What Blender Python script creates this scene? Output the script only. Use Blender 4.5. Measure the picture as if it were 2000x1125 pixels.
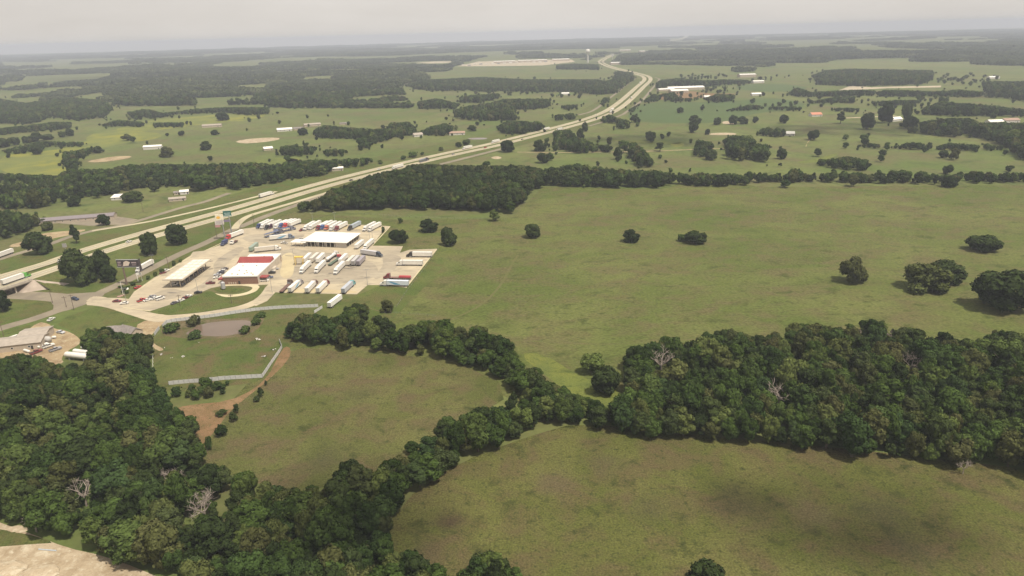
import bpy, bmesh, math, random
import numpy as np
from mathutils import Vector, Matrix
from mathutils.geometry import tessellate_polygon

for _o in list(bpy.data.objects):
    bpy.data.objects.remove(_o)
SC = bpy.context.scene
COL = SC.collection
rad = math.radians

# ------------------------------------------------------------------ camera
FPX, CAMH, EYE, ROLL = 1333.0, 145.0, 64.0, rad(1.5)      # focal length in photo pixels (2000 wide), height in m
PITCH = math.atan((562.5 - EYE) / FPX)
_FW = np.array([0, math.cos(PITCH), -math.sin(PITCH)])
_U0 = np.array([0, math.sin(PITCH), math.cos(PITCH)])
_X0 = np.array([1.0, 0, 0])
_RT = _X0 * math.cos(ROLL) - _U0 * math.sin(ROLL)
_UP = _U0 * math.cos(ROLL) + _X0 * math.sin(ROLL)
cam_d = bpy.data.cameras.new('camera')
cam = bpy.data.objects.new('camera', cam_d)
COL.objects.link(cam)
cam.matrix_world = Matrix(((_RT[0], _UP[0], -_FW[0], 0), (_RT[1], _UP[1], -_FW[1], 0),
                           (_RT[2], _UP[2], -_FW[2], CAMH), (0, 0, 0, 1)))
cam_d.sensor_width = 36.0
cam_d.lens = FPX / 2000 * 36.0
cam_d.clip_start = 1.0
cam_d.clip_end = 60000.0
SC.camera = cam

# ------------------------------------------------------------------ sky, sun, exposure
SUN_EL = rad(64)
SUN_TO = Vector((0.75, -0.66, 0)).normalized()            # horizontal direction towards the sun
SUN_DIR = Vector((SUN_TO.x * math.cos(SUN_EL), SUN_TO.y * math.cos(SUN_EL), math.sin(SUN_EL)))
W = bpy.data.worlds.new('World')
SC.world = W
W.use_nodes = True
nt = W.node_tree
bg = nt.nodes['Background']
sky = nt.nodes.new('ShaderNodeTexSky')
sky.sky_type = 'NISHITA'
sky.sun_disc = False
sky.sun_elevation = SUN_EL
sky.sun_rotation = math.atan2(SUN_TO.x, SUN_TO.y)
sky.dust_density = 5.0
sky.air_density = 1.0
sky.ozone_density = 1.0
# high thin cloud veil over the whole dome
tc = nt.nodes.new('ShaderNodeTexCoord')
mp = nt.nodes.new('ShaderNodeMapping')
mp.inputs['Scale'].default_value = (1.0, 1.0, 4.0)
nz = nt.nodes.new('ShaderNodeTexNoise')
nz.inputs['Scale'].default_value = 1.6
nz.inputs['Detail'].default_value = 6.0
nz.inputs['Roughness'].default_value = 0.55
cr = nt.nodes.new('ShaderNodeValToRGB')
cr.color_ramp.elements[0].position = 0.3
cr.color_ramp.elements[0].color = (8.7, 8.15, 7.5, 1)
cr.color_ramp.elements[1].position = 0.66
cr.color_ramp.elements[1].color = (11.2, 10.6, 9.9, 1)
mx = nt.nodes.new('ShaderNodeMixRGB')
mx.inputs[0].default_value = 0.85
nt.links.new(tc.outputs['Generated'], mp.inputs[0])
nt.links.new(mp.outputs[0], nz.inputs['Vector'])
nt.links.new(nz.outputs['Fac'], cr.inputs[0])
nt.links.new(sky.outputs[0], mx.inputs[1])
nt.links.new(cr.outputs[0], mx.inputs[2])
nt.links.new(mx.outputs[0], bg.inputs['Color'])
bg.inputs['Strength'].default_value = 0.0745
sun_d = bpy.data.lights.new('sun', 'SUN')
sun_d.energy = 5.0
sun_d.angle = rad(1.4)
sun_d.color = (1.0, 0.93, 0.82)
sun = bpy.data.objects.new('sun', sun_d)
sun.rotation_euler = SUN_DIR.to_track_quat('Z', 'Y').to_euler()
sun.location = (300, -300, 900)
COL.objects.link(sun)
VS = SC.view_settings
VS.view_transform = 'Standard'
VS.look = 'None'
VS.exposure = 0.13
VS.gamma = 1.0
VS.use_curve_mapping = False
SC.cycles.use_denoising = True
SC.cycles.max_bounces = 5
SC.cycles.diffuse_bounces = 2
SC.cycles.glossy_bounces = 2
SC.cycles.transmission_bounces = 2
SC.cycles.transparent_max_bounces = 6
SC.cycles.volume_bounces = 0
SC.cycles.use_adaptive_sampling = False
SC.render.use_persistent_data = False

# ------------------------------------------------------------------ photo pixel <-> ground
def G(px, py, z=0.0):
    d = _FW * FPX + _RT * (px - 1000.0) - _UP * (py - 562.5)
    t = (z - CAMH) / d[2]
    return Vector((d[0] * t, d[1] * t, z))

def PXA(p):
    v = np.asarray(p, float) - np.array([0, 0, CAMH])
    a = v @ _FW
    a = np.where(a < 1, 1, a)
    return np.stack([1000 + FPX * (v @ _RT) / a, 562.5 - FPX * (v @ _UP) / a], -1)

def crop(x0, y0, s, pts):
    return [(x0 + x / s, y0 + y / s) for x, y in pts]
cA = lambda *p: crop(0, 60, 3.125, p)
cB = lambda *p: crop(560, 60, 3.125, p)
cC = lambda *p: crop(1000, 60, 4, p)
cD = lambda *p: crop(1400, 60, 3.308, p)
cE = lambda *p: crop(0, 400, 4, p)
cF = lambda *p: crop(0, 560, 3.125, p)
cH = lambda *p: crop(560, 580, 2.8129, p)
cI = lambda *p: crop(600, 780, 3.2617, p)
cJ = lambda *p: crop(1200, 400, 2.5, p)
cK = lambda *p: crop(1200, 780, 2.5, p)
c0 = lambda *p: crop(380, 400, 4, p)
cP = lambda *p: crop(0, 610, 5.882, p)
cQ = lambda *p: crop(220, 470, 7.5, p)
cS = lambda *p: crop(400, 470, 8.655, p)
def gp(pts, z=0.0):
    return [G(x, y, z) for x, y in pts]

# ------------------------------------------------------------------ materials
MATS = {}
def lin(c):
    return tuple(((v / 255) / 12.92 if v / 255 <= 0.04045 else ((v / 255 + 0.055) / 1.055) ** 2.4) for v in c)
def mat(name, color=(0.5, 0.5, 0.5), rough=0.8, metal=0.0, var=0.12, scale=1.0, obj_color=False, spec=0.3, bump=0.0):
    if name in MATS:
        return MATS[name]
    m = bpy.data.materials.new(name)
    m.use_nodes = True
    n, l = m.node_tree.nodes, m.node_tree.links
    b = n['Principled BSDF']
    b.inputs['Roughness'].default_value = rough
    b.inputs['Metallic'].default_value = metal
    b.inputs['Specular IOR Level'].default_value = spec
    t = n.new('ShaderNodeTexCoord')
    z = n.new('ShaderNodeTexNoise')
    z.inputs['Scale'].default_value = scale
    z.inputs['Detail'].default_value = 5
    l.new(t.outputs['Object'], z.inputs['Vector'])
    r = n.new('ShaderNodeMapRange')
    r.inputs['From Min'].default_value = 0.3
    r.inputs['From Max'].default_value = 0.7
    r.inputs['To Min'].default_value = 1 - var
    r.inputs['To Max'].default_value = 1 + var
    l.new(z.outputs['Fac'], r.inputs['Value'])
    mu = n.new('ShaderNodeVectorMath')
    mu.operation = 'SCALE'
    if obj_color:
        oi = n.new('ShaderNodeObjectInfo')
        l.new(oi.outputs['Color'], mu.inputs[0])
    else:
        mu.inputs[0].default_value = color[:3]
    l.new(r.outputs[0], mu.inputs['Scale'])
    l.new(mu.outputs[0], b.inputs['Base Color'])
    if bump:
        bp = n.new('ShaderNodeBump')
        bp.inputs['Strength'].default_value = bump
        l.new(z.outputs['Fac'], bp.inputs['Height'])
        l.new(bp.outputs[0], b.inputs['Normal'])
    MATS[name] = m
    return m

def ground_mat(name, cols, scales=(0.009, 0.05, 0.45), rough=0.95, fine=0.22, patches=(), stretch=(1, 1, 1), bump=0.45, cover=()):
    """layered noise over world metres; cols: base, second, third (large patches), fourth (mid tufts)"""
    cols = [(c[0] * 0.735, c[1] * 0.772, c[2] * 0.62) if c[1] > c[0] * 0.93 else (c[0] * 0.74, c[1] * 0.735, c[2] * 0.63) for c in cols]
    patches = [(x, y, r, (c[0] * 0.74, c[1] * 0.73, c[2] * 0.63), a) for x, y, r, c, a in patches]
    m = bpy.data.materials.new(name)
    m.use_nodes = True
    n, l = m.node_tree.nodes, m.node_tree.links
    b = n['Principled BSDF']
    b.inputs['Roughness'].default_value = rough
    b.inputs['Specular IOR Level'].default_value = 0.1
    t = n.new('ShaderNodeTexCoord')
    mpn = n.new('ShaderNodeMapping')
    mpn.inputs['Scale'].default_value = stretch
    l.new(t.outputs['Object'], mpn.inputs[0])
    def noise(s, d=4, lo=0.35, hi=0.65, dist=0.0):
        z = n.new('ShaderNodeTexNoise')
        z.inputs['Scale'].default_value = s
        z.inputs['Detail'].default_value = d
        z.inputs['Roughness'].default_value = 0.6
        z.inputs['Distortion'].default_value = dist
        l.new(mpn.outputs[0], z.inputs['Vector'])
        r = n.new('ShaderNodeMapRange')
        r.inputs['From Min'].default_value = lo
        r.inputs['From Max'].default_value = hi
        l.new(z.outputs['Fac'], r.inputs['Value'])
        return r.outputs[0]
    def mix(fac, a, c):
        x = n.new('ShaderNodeMix')
        x.data_type = 'RGBA'
        l.new(fac, x.inputs['Factor'])
        if isinstance(a, tuple):
            x.inputs['A'].default_value = (*a, 1)
        else:
            l.new(a, x.inputs['A'])
        if isinstance(c, tuple):
            x.inputs['B'].default_value = (*c, 1)
        else:
            l.new(c, x.inputs['B'])
        return x.outputs['Result']
    c = mix(noise(scales[0], 6, 0.40, 0.60, 0.8), cols[0], cols[1])
    c = mix(noise(scales[1], 7, 0.44, 0.64, 0.5), c, cols[2])
    if len(cols) > 3:
        c = mix(noise(scales[1] * 1.9, 6, 0.56, 0.70, 0.4), c, cols[3])
        c = mix(noise(scales[2], 4, 0.54, 0.72), c, cols[3])
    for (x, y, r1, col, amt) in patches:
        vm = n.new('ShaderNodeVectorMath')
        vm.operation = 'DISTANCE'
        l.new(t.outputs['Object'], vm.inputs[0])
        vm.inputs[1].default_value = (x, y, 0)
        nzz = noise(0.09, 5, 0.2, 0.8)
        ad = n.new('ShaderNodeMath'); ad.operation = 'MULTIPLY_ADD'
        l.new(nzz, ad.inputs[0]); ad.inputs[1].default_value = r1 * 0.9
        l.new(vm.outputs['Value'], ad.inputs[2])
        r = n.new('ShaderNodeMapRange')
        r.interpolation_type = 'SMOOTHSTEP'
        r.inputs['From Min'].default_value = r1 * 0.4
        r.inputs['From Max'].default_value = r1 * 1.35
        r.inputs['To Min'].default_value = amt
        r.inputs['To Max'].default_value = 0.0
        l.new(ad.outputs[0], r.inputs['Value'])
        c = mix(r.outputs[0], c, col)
    f = noise(scales[2] * 3.1, 4, 0.25, 0.75)
    r = n.new('ShaderNodeMapRange')
    r.inputs['To Min'].default_value = 1 - fine
    r.inputs['To Max'].default_value = 1 + fine
    l.new(f, r.inputs['Value'])
    mu = n.new('ShaderNodeVectorMath')
    mu.operation = 'SCALE'
    l.new(c, mu.inputs[0])
    l.new(r.outputs[0], mu.inputs['Scale'])
    l.new(mu.outputs[0], b.inputs['Base Color'])
    if bump:
        bp = n.new('ShaderNodeBump')
        bp.inputs['Strength'].default_value = bump
        bp.inputs['Distance'].default_value = 0.6
        l.new(f, bp.inputs['Height'])
        l.new(bp.outputs[0], b.inputs['Normal'])
    MATS[name] = m
    return m

def leaf_mat(name, stops, trans=0.28):
    m = bpy.data.materials.new(name)
    m.use_nodes = True
    n, l = m.node_tree.nodes, m.node_tree.links
    n.remove(n['Principled BSDF'])
    out = n['Material Output']
    oi = n.new('ShaderNodeObjectInfo')
    r = n.new('ShaderNodeValToRGB')
    e = r.color_ramp.elements
    while len(e) < len(stops):
        e.new(0.5)
    for i, (p, c) in enumerate(stops):
        e[i].position = p
        e[i].color = (*c, 1)
    l.new(oi.outputs['Random'], r.inputs[0])
    at = n.new('ShaderNodeAttribute')
    at.attribute_name = 'tint'
    mr = n.new('ShaderNodeMapRange')
    mr.inputs['To Min'].default_value = 0.5
    mr.inputs['To Max'].default_value = 1.35
    l.new(at.outputs['Fac'], mr.inputs['Value'])
    mu = n.new('ShaderNodeVectorMath')
    mu.operation = 'SCALE'
    l.new(r.outputs[0], mu.inputs[0])
    l.new(mr.outputs[0], mu.inputs['Scale'])
    d = n.new('ShaderNodeBsdfDiffuse')
    tr = n.new('ShaderNodeBsdfTranslucent')
    ms = n.new('ShaderNodeMixShader')
    ms.inputs[0].default_value = trans
    l.new(mu.outputs[0], d.inputs['Color'])
    l.new(mu.outputs[0], tr.inputs['Color'])
    l.new(d.outputs[0], ms.inputs[1])
    l.new(tr.outputs[0], ms.inputs[2])
    l.new(ms.outputs[0], out.inputs['Surface'])
    MATS[name] = m
    return m

# ------------------------------------------------------------------ mesh helpers
class MB:
    def __init__(self):
        self.v, self.f, self.mi = [], [], []
    def add(self, vs, fs, m=0):
        k = len(self.v)
        self.v += [tuple(p) for p in vs]
        self.f += [tuple(i + k for i in q) for q in fs]
        self.mi += [m] * len(fs)
        return self
    def box(self, x0, x1, y0, y1, z0, z1, m=0):
        return self.add([(x0, y0, z0), (x1, y0, z0), (x1, y1, z0), (x0, y1, z0), (x0, y0, z1), (x1, y0, z1), (x1, y1, z1), (x0, y1, z1)],
                        [(3, 2, 1, 0), (4, 5, 6, 7), (0, 1, 5, 4), (1, 2, 6, 5), (2, 3, 7, 6), (3, 0, 4, 7)], m)
    def bbox(self, x0, x1, y0, y1, z0, z1, c=0.1, m=0):
        """box with chamfered vertical edges and chamfered top"""
        def ring(a, z):
            return [(x0 + a + c, y0 + a, z), (x1 - a - c, y0 + a, z), (x1 - a, y0 + a + c, z), (x1 - a, y1 - a - c, z),
                    (x1 - a - c, y1 - a, z), (x0 + a + c, y1 - a, z), (x0 + a, y1 - a - c, z), (x0 + a, y0 + a + c, z)]
        vs = ring(0, z0) + ring(0, z1 - c) + ring(c * 0.8, z1)
        fs = [tuple(range(7, -1, -1)), tuple(range(16, 24))]
        for a in (0, 8):
            fs += [(a + i, a + (i + 1) % 8, a + 8 + (i + 1) % 8, a + 8 + i) for i in range(8)]
        return self.add(vs, fs, m)
    def cyl(self, p0, p1, r0, r1=None, n=10, m=0, cap=True):
        r1 = r0 if r1 is None else r1
        p0, p1 = Vector(p0), Vector(p1)
        d = (p1 - p0).normalized()
        a = d.orthogonal().normalized()
        b = d.cross(a)
        vs = []
        for p, r in ((p0, r0), (p1, r1)):
            vs += [p + (a * math.cos(2 * math.pi * i / n) + b * math.sin(2 * math.pi * i / n)) * r for i in range(n)]
        fs = [(i, (i + 1) % n, n + (i + 1) % n, n + i) for i in range(n)]
        if cap:
            fs += [tuple(range(n - 1, -1, -1)), tuple(range(n, 2 * n))]
        return self.add(vs, fs, m)
    def capsule(self, p0, p1, r, n=12, m=0):
        p0, p1 = Vector(p0), Vector(p1)
        d = (p1 - p0).normalized()
        a = d.orthogonal().normalized()
        b = d.cross(a)
        rings = []
        for (p, s) in ((p0, -1), (p1, 1)):
            al = (75, 50, 25, 0) if s < 0 else (0, 25, 50, 75)
            for t in al:
                rings.append((p + d * s * r * 0.8 * math.sin(rad(t)), r * math.cos(rad(t))))
        vs = []
        for p, rr in rings:
            vs += [p + (a * math.cos(2 * math.pi * i / n) + b * math.sin(2 * math.pi * i / n)) * rr for i in range(n)]
        fs = []
        for k in range(len(rings) - 1):
            fs += [(k * n + i, k * n + (i + 1) % n, (k + 1) * n + (i + 1) % n, (k + 1) * n + i) for i in range(n)]
        fs += [tuple(range(n - 1, -1, -1)), tuple(range((len(rings) - 1) * n, len(rings) * n))]
        return self.add(vs, fs, m)
    def prism(self, prof, y0, y1, m=0):
        """profile of (x, z) swept along y"""
        n = len(prof)
        vs = [(x, y0, z) for x, z in prof] + [(x, y1, z) for x, z in prof]
        fs = [(i, (i + 1) % n, n + (i + 1) % n, n + i) for i in range(n)] + [tuple(range(n - 1, -1, -1)), tuple(range(n, 2 * n))]
        return self.add(vs, fs, m)
    def mesh(self, name, mats, smooth=False):
        me = bpy.data.meshes.new(name)
        me.from_pydata(self.v, [], self.f)
        for q in (mats if isinstance(mats, (list, tuple)) else [mats]):
            me.materials.append(q)
        if any(self.mi):
            me.polygons.foreach_set('material_index', self.mi)
        me.update()
        if smooth:
            me.polygons.foreach_set('use_smooth', [True] * len(me.polygons))
        return me

def link(name, me, parent=None, loc=(0, 0, 0), rz=0.0, color=None):
    o = bpy.data.objects.new(name, me)
    COL.objects.link(o)
    o.location = loc
    o.rotation_euler = (0, 0, rz)
    if parent is not None:
        o.parent = parent
    if color is not None:
        o.color = (*color, 1)
    return o
def tag(o, label, cat, group=None):
    o['label'] = label
    o['category'] = cat
    if group:
        o['group'] = group
    return o
def thing(name, label, cat, loc, rz=0.0, group=None):
    return tag(link(name, None, None, loc, rz), label, cat, group)
def structure(o, kind='structure'):
    o['kind'] = kind
    return o

def catmull(pts, n=6):
    P = [Vector(p) for p in pts]
    if len(P) < 3:
        return P
    Q = [P[0] * 2 - P[1]] + P + [P[-1] * 2 - P[-2]]
    out = []
    for i in range(1, len(Q) - 2):
        for k in range(n):
            t = k / n
            a, b, c, d = Q[i - 1], Q[i], Q[i + 1], Q[i + 2]
            out.append(0.5 * ((2 * b) + (c - a) * t + (2 * a - 5 * b + 4 * c - d) * t * t + (3 * b - a - 3 * c + d) * t ** 3))
    out.append(P[-1])
    return out
def chaikin(pts, it=2):
    P = [Vector(p) for p in pts]
    for _ in range(it):
        Q = []
        for i in range(len(P)):
            a, b = P[i], P[(i + 1) % len(P)]
            Q += [a * 0.75 + b * 0.25, a * 0.25 + b * 0.75]
        P = Q
    return P
def sheet(name, gpts, m, z, smooth=0, kind='structure', thick=0.0):
    pts = [Vector((p[0], p[1], 0)) for p in gpts]
    if smooth:
        pts = chaikin(pts, smooth)
    tris = tessellate_polygon([pts])
    n = len(pts)
    me = bpy.data.meshes.new(name)
    vs = [(p.x, p.y, z) for p in pts]
    fs = []
    for t in tris:
        a, b, c = (pts[i] for i in t)
        fs.append(tuple(t) if (b - a).cross(c - a).z > 0 else tuple(reversed(t)))
    if thick:
        vs += [(p.x, p.y, z - thick) for p in pts]
        fs += [(i, n + i, n + (i + 1) % n, (i + 1) % n) for i in range(n)]
    me.from_pydata(vs, [], fs)
    me.materials.append(m)
    o = link(name, me)
    if kind:
        structure(o, kind)
    return o
def ribbon_mesh(name, cpts, width, m, z, dz=None):
    n = len(cpts)
    vs = []
    for i, p in enumerate(cpts):
        a, b = cpts[max(i - 1, 0)], cpts[min(i + 1, n - 1)]
        d = Vector((b.x - a.x, b.y - a.y, 0)).normalized()
        s = Vector((-d.y, d.x, 0))
        w = width[i] if isinstance(width, (list, tuple)) else width
        zz = z + (dz[i] if dz is not None else 0)
        vs += [(p.x + s.x * w / 2, p.y + s.y * w / 2, zz), (p.x - s.x * w / 2, p.y - s.y * w / 2, zz)]
    fs = [(2 * i, 2 * i + 1, 2 * i + 3, 2 * i + 2) for i in range(n - 1)]
    me = bpy.data.meshes.new(name)
    me.from_pydata(vs, [], fs)
    me.materials.append(m)
    return me
def ribbon(name, px, width, m, z, n=6, kind='structure'):
    c = catmull(gp(px), n)
    o = link(name, ribbon_mesh(name, c, width, m, z))
    if kind:
        structure(o, kind)
    return o, c

def in_poly(pts, poly):
    x, y = pts[:, 0], pts[:, 1]
    r = np.zeros(len(pts), bool)
    n = len(poly)
    j = n - 1
    for i in range(n):
        xi, yi = poly[i]
        xj, yj = poly[j]
        with np.errstate(divide='ignore', invalid='ignore'):
            c = ((yi > y) != (yj > y)) & (x < (xj - xi) * (y - yi) / ((yj - yi) if yj != yi else 1e-9) + xi)
        r ^= c
        j = i
    return r

# ================================================================== THE GROUND
M_PAST = ground_mat('pasture_grass', [(0.104, 0.124, 0.036), (0.146, 0.152, 0.056), (0.134, 0.120, 0.058), (0.070, 0.082, 0.026)],
                    scales=(0.014, 0.05, 0.28), fine=0.42, stretch=(0.7, 1.0, 1))
_soil_shade = [(G(880, 1020).x, G(880, 1020).y, 8.5, (0.075, 0.055, 0.036), 0.9),  # soil patches, plus dark blots painting cloud shade into the grass colour
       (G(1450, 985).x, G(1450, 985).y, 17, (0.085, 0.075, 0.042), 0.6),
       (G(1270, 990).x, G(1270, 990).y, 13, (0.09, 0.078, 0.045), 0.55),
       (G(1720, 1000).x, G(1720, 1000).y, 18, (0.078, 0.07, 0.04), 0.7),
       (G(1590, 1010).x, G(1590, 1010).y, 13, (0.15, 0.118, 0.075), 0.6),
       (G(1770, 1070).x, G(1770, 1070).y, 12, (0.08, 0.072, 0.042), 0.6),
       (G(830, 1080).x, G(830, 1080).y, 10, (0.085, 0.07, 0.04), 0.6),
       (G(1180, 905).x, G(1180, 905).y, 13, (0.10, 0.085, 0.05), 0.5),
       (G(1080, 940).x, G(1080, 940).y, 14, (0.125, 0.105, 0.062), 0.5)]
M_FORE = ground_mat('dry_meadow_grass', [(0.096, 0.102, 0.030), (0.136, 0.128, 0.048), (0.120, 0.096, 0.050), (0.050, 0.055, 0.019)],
                    scales=(0.022, 0.06, 0.5), fine=0.55, patches=_soil_shade)
M_MID = ground_mat('rough_field_grass', [(0.100, 0.106, 0.036), (0.142, 0.134, 0.056), (0.130, 0.104, 0.058), (0.060, 0.066, 0.024)],
                   scales=(0.022, 0.065, 0.5), fine=0.5,
                   patches=[(G(640, 895).x, G(640, 895).y, 16, (0.085, 0.075, 0.045), 0.6), (G(700, 770).x, G(700, 770).y, 12, (0.09, 0.085, 0.045), 0.5)])  # first patch paints cloud shade into the field colour
M_GREENMID = ground_mat('patchy_grass', [(0.092, 0.116, 0.034), (0.130, 0.134, 0.050), (0.140, 0.110, 0.060), (0.060, 0.078, 0.024)], scales=(0.03, 0.07, 0.5), fine=0.35)
M_VERGE = ground_mat('verge_grass', [(0.094, 0.122, 0.034), (0.132, 0.146, 0.050), (0.128, 0.118, 0.050), (0.068, 0.090, 0.028)], scales=(0.02, 0.06, 0.4), fine=0.3)
M_BRIGHT = ground_mat('bright_meadow', [(0.155, 0.175, 0.050), (0.190, 0.190, 0.052), (0.125, 0.145, 0.048), (0.08, 0.1, 0.03)], scales=(0.015, 0.05, 0.4))
M_YELLOW = ground_mat('yellow_flower_field', [(0.255, 0.240, 0.055), (0.185, 0.195, 0.065), (0.150, 0.165, 0.060)], scales=(0.012, 0.03, 0.3))
M_FARF = ground_mat('far_pasture', [(0.112, 0.142, 0.046), (0.160, 0.172, 0.066), (0.142, 0.132, 0.066), (0.085, 0.105, 0.038)], scales=(0.005, 0.016, 0.08), bump=0, fine=0.2)
M_CROP = ground_mat('green_crop', [(0.084, 0.122, 0.050), (0.098, 0.130, 0.054), (0.086, 0.112, 0.046)], scales=(0.006, 0.02, 0.3), bump=0)
M_FLOOR = ground_mat('wood_floor', [(0.045, 0.045, 0.024), (0.060, 0.052, 0.030), (0.035, 0.042, 0.018)], scales=(0.03, 0.1, 0.5))
M_CONC = ground_mat('lot_concrete', [(0.50, 0.42, 0.345), (0.58, 0.495, 0.40), (0.42, 0.36, 0.305), (0.35, 0.305, 0.265)],
                    scales=(0.02, 0.035, 0.16), stretch=(0.8, 1.5, 1), fine=0.06, bump=0.03, rough=0.85)
M_PALE = ground_mat('pale_concrete', [(0.62, 0.54, 0.40), (0.56, 0.48, 0.36), (0.66, 0.58, 0.45)], scales=(0.05, 0.15, 0.6), fine=0.05, bump=0.03)
M_HWY = ground_mat('highway_concrete', [(0.52, 0.455, 0.355), (0.57, 0.51, 0.405), (0.455, 0.40, 0.32)], scales=(0.01, 0.04, 0.3), fine=0.06, bump=0.03)
M_LANE = ground_mat('worn_lane_concrete', [(0.42, 0.37, 0.30), (0.47, 0.415, 0.335), (0.385, 0.34, 0.28)], scales=(0.01, 0.04, 0.3), fine=0.06, bump=0.03)
M_ASPH = ground_mat('grey_asphalt', [(0.275, 0.235, 0.200), (0.31, 0.265, 0.22), (0.24, 0.205, 0.178)], scales=(0.02, 0.08, 0.5), fine=0.08, bump=0.03)
M_DIRT = ground_mat('bare_dirt', [(0.40, 0.30, 0.205), (0.47, 0.37, 0.26), (0.30, 0.215, 0.145), (0.5, 0.42, 0.32)], scales=(0.03, 0.1, 0.4), fine=0.12)
M_RED = ground_mat('reddish_dirt', [(0.25, 0.150, 0.090), (0.29, 0.185, 0.115), (0.19, 0.130, 0.07), (0.13, 0.11, 0.05)], scales=(0.05, 0.12, 0.5), fine=0.2)
M_SAND = ground_mat('pale_sand', [(0.56, 0.46, 0.375), (0.48, 0.385, 0.30), (0.36, 0.275, 0.20), (0.62, 0.54, 0.46)], scales=(0.05, 0.14, 0.5), fine=0.12)
M_WATER = mat('muddy_water', (0.135, 0.098, 0.070), rough=0.18, var=0.1, scale=0.08, spec=0.35)
M_MARK = mat('road_paint', (0.72, 0.7, 0.62), rough=0.7, var=0.15, scale=0.4)

GX = 13500.0
n_ = 60
xs = [-GX + 2 * GX * i / n_ for i in range(n_ + 1)]
ys = [-1500 + (GX + 1500) * i / n_ for i in range(n_ + 1)]
me = bpy.data.meshes.new('ground')
me.from_pydata([(x, y, 0) for y in ys for x in xs], [], [(j * (n_ + 1) + i, j * (n_ + 1) + i + 1, (j + 1) * (n_ + 1) + i + 1, (j + 1) * (n_ + 1) + i) for j in range(n_) for i in range(n_)])
me.materials.append(M_FARF)
structure(link('ground', me))
sheet('pasture', gp([(480, 440), (570, 415), (800, 430), (1000, 425), (1060, 365), (1300, 370), (1340, 352), (1500, 365), (2200, 360), (2700, 420), (2700, 760), (2100, 760), (1300, 800), (1230, 830), (1000, 780), (800, 700), (560, 680), (300, 640), (620, 600), (780, 570)]), M_PAST, 0.006)

# fields: each sheet is the ground plan of a field seen in the photo
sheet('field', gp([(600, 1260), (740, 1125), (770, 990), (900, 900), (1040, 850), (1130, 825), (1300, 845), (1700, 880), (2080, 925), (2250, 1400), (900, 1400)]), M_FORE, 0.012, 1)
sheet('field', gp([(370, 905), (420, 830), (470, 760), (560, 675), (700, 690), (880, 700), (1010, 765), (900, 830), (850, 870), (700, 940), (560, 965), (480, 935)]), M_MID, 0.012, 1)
sheet('field', gp([(300, 640), (420, 612), (560, 603), (640, 602), (640, 640), (575, 660), (555, 690), (515, 745), (440, 755), (320, 770), (300, 740)]), M_GREENMID, 0.016, 1)
sheet('field', gp([(1010, 690), (1060, 690), (1140, 740), (1210, 760), (1230, 800), (1180, 815), (1130, 780), (1080, 745)]), M_BRIGHT, 0.014, 1)
sheet('field', gp([(600, 600), (700, 580), (860, 500), (870, 520), (790, 600), (750, 640), (640, 640)]), M_VERGE, 0.015, 1)
# highway corridor verges
sheet('verge', gp([(-120, 600), (-120, 520), (0, 500), (100, 470), (250, 432), (400, 395), (560, 350), (760, 300), (960, 262), (1130, 218), (1200, 180), (1232, 155),
                   (1300, 150), (1285, 175), (1255, 195), (1200, 236), (1100, 262), (960, 300), (800, 340), (640, 390), (480, 450), (380, 500), (240, 560), (150, 590), (0, 640), (-120, 680)]), M_VERGE, 0.02)
sheet('verge', gp([(100, 630), (210, 590), (330, 618), (280, 660), (300, 700), (250, 740), (160, 700), (150, 650)]), M_VERGE, 0.024, 1)
# yellow and pale meadows on the far side of the highway
sheet('field', gp(cA((0, 760), (170, 745), (400, 720), (560, 660), (760, 625), (960, 630), (860, 660), (700, 700), (470, 740), (480, 860), (300, 890), (0, 880))), M_YELLOW, 0.05, 1)
sheet('field', gp(cA((640, 620), (900, 545), (1200, 520), (1500, 500), (1640, 480), (1600, 540), (1200, 575), (950, 610))), M_YELLOW, 0.05, 1)
sheet('field', gp(cA((520, 640), (700, 600), (960, 620), (1000, 650), (760, 690), (540, 700))), M_YELLOW, 0.07, 1)
sheet('field', gp(cA((0, 950), (240, 945), (160, 990), (0, 1020))), M_YELLOW, 0.05, 1)
sheet('field', gp(cA((1500, 800), (1700, 770), (1860, 790), (1700, 850), (1560, 840))), M_BRIGHT, 0.05, 1)
sheet('field', gp(cB((200, 520), (560, 480), (1020, 490), (1020, 540), (900, 560), (560, 590), (250, 560))), M_FARF, 0.05, 1)
sheet('field', gp(cB((700, 395), (800, 378), (1060, 372), (1390, 380), (1300, 420), (1060, 442), (820, 440))), M_FARF, 0.06, 1)
sheet('field', gp(cB((0, 780), (90, 780), (80, 810), (0, 815))), M_YELLOW, 0.05, 1)
# crop fields and meadows beyond, right of the highway
sheet('field', gp(cC((880, 660), (1000, 580), (1100, 560), (1700, 555), (2000, 520), (2300, 560), (2250, 620), (1900, 640), (1700, 720), (1000, 725))), M_CROP, 0.06, 1)
sheet('field', gp(cC((1720, 440), (1850, 415), (2200, 420), (2350, 450), (2100, 480), (1850, 470))), M_CROP, 0.08, 1)
sheet('field', gp(cC((1220, 890), (1300, 870), (1360, 890), (1300, 915))), M_YELLOW, 0.05, 1)
sheet('field', gp(cC((720, 850), (1200, 860), (1400, 880), (1000, 890))), M_BRIGHT, 0.05, 1)
sheet('field', gp(cD((490, 850), (640, 830), (800, 780), (760, 820), (600, 860))), M_BRIGHT, 0.05, 1)
sheet('field', gp(cC((880, 290), (1170, 268), (1680, 275), (1680, 315), (1400, 335), (1150, 325))), M_FARF, 0.1, 1)
sheet('field', gp(cD((1350, 290), (1985, 285), (1985, 320), (1700, 340), (1400, 330))), M_FARF, 0.1, 1)
sheet('field', gp(cB((780, 250), (1050, 245), (1500, 238), (1950, 245), (1960, 285), (1800, 300), (1200, 290), (820, 300))), M_FARF, 0.1, 1)

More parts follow.
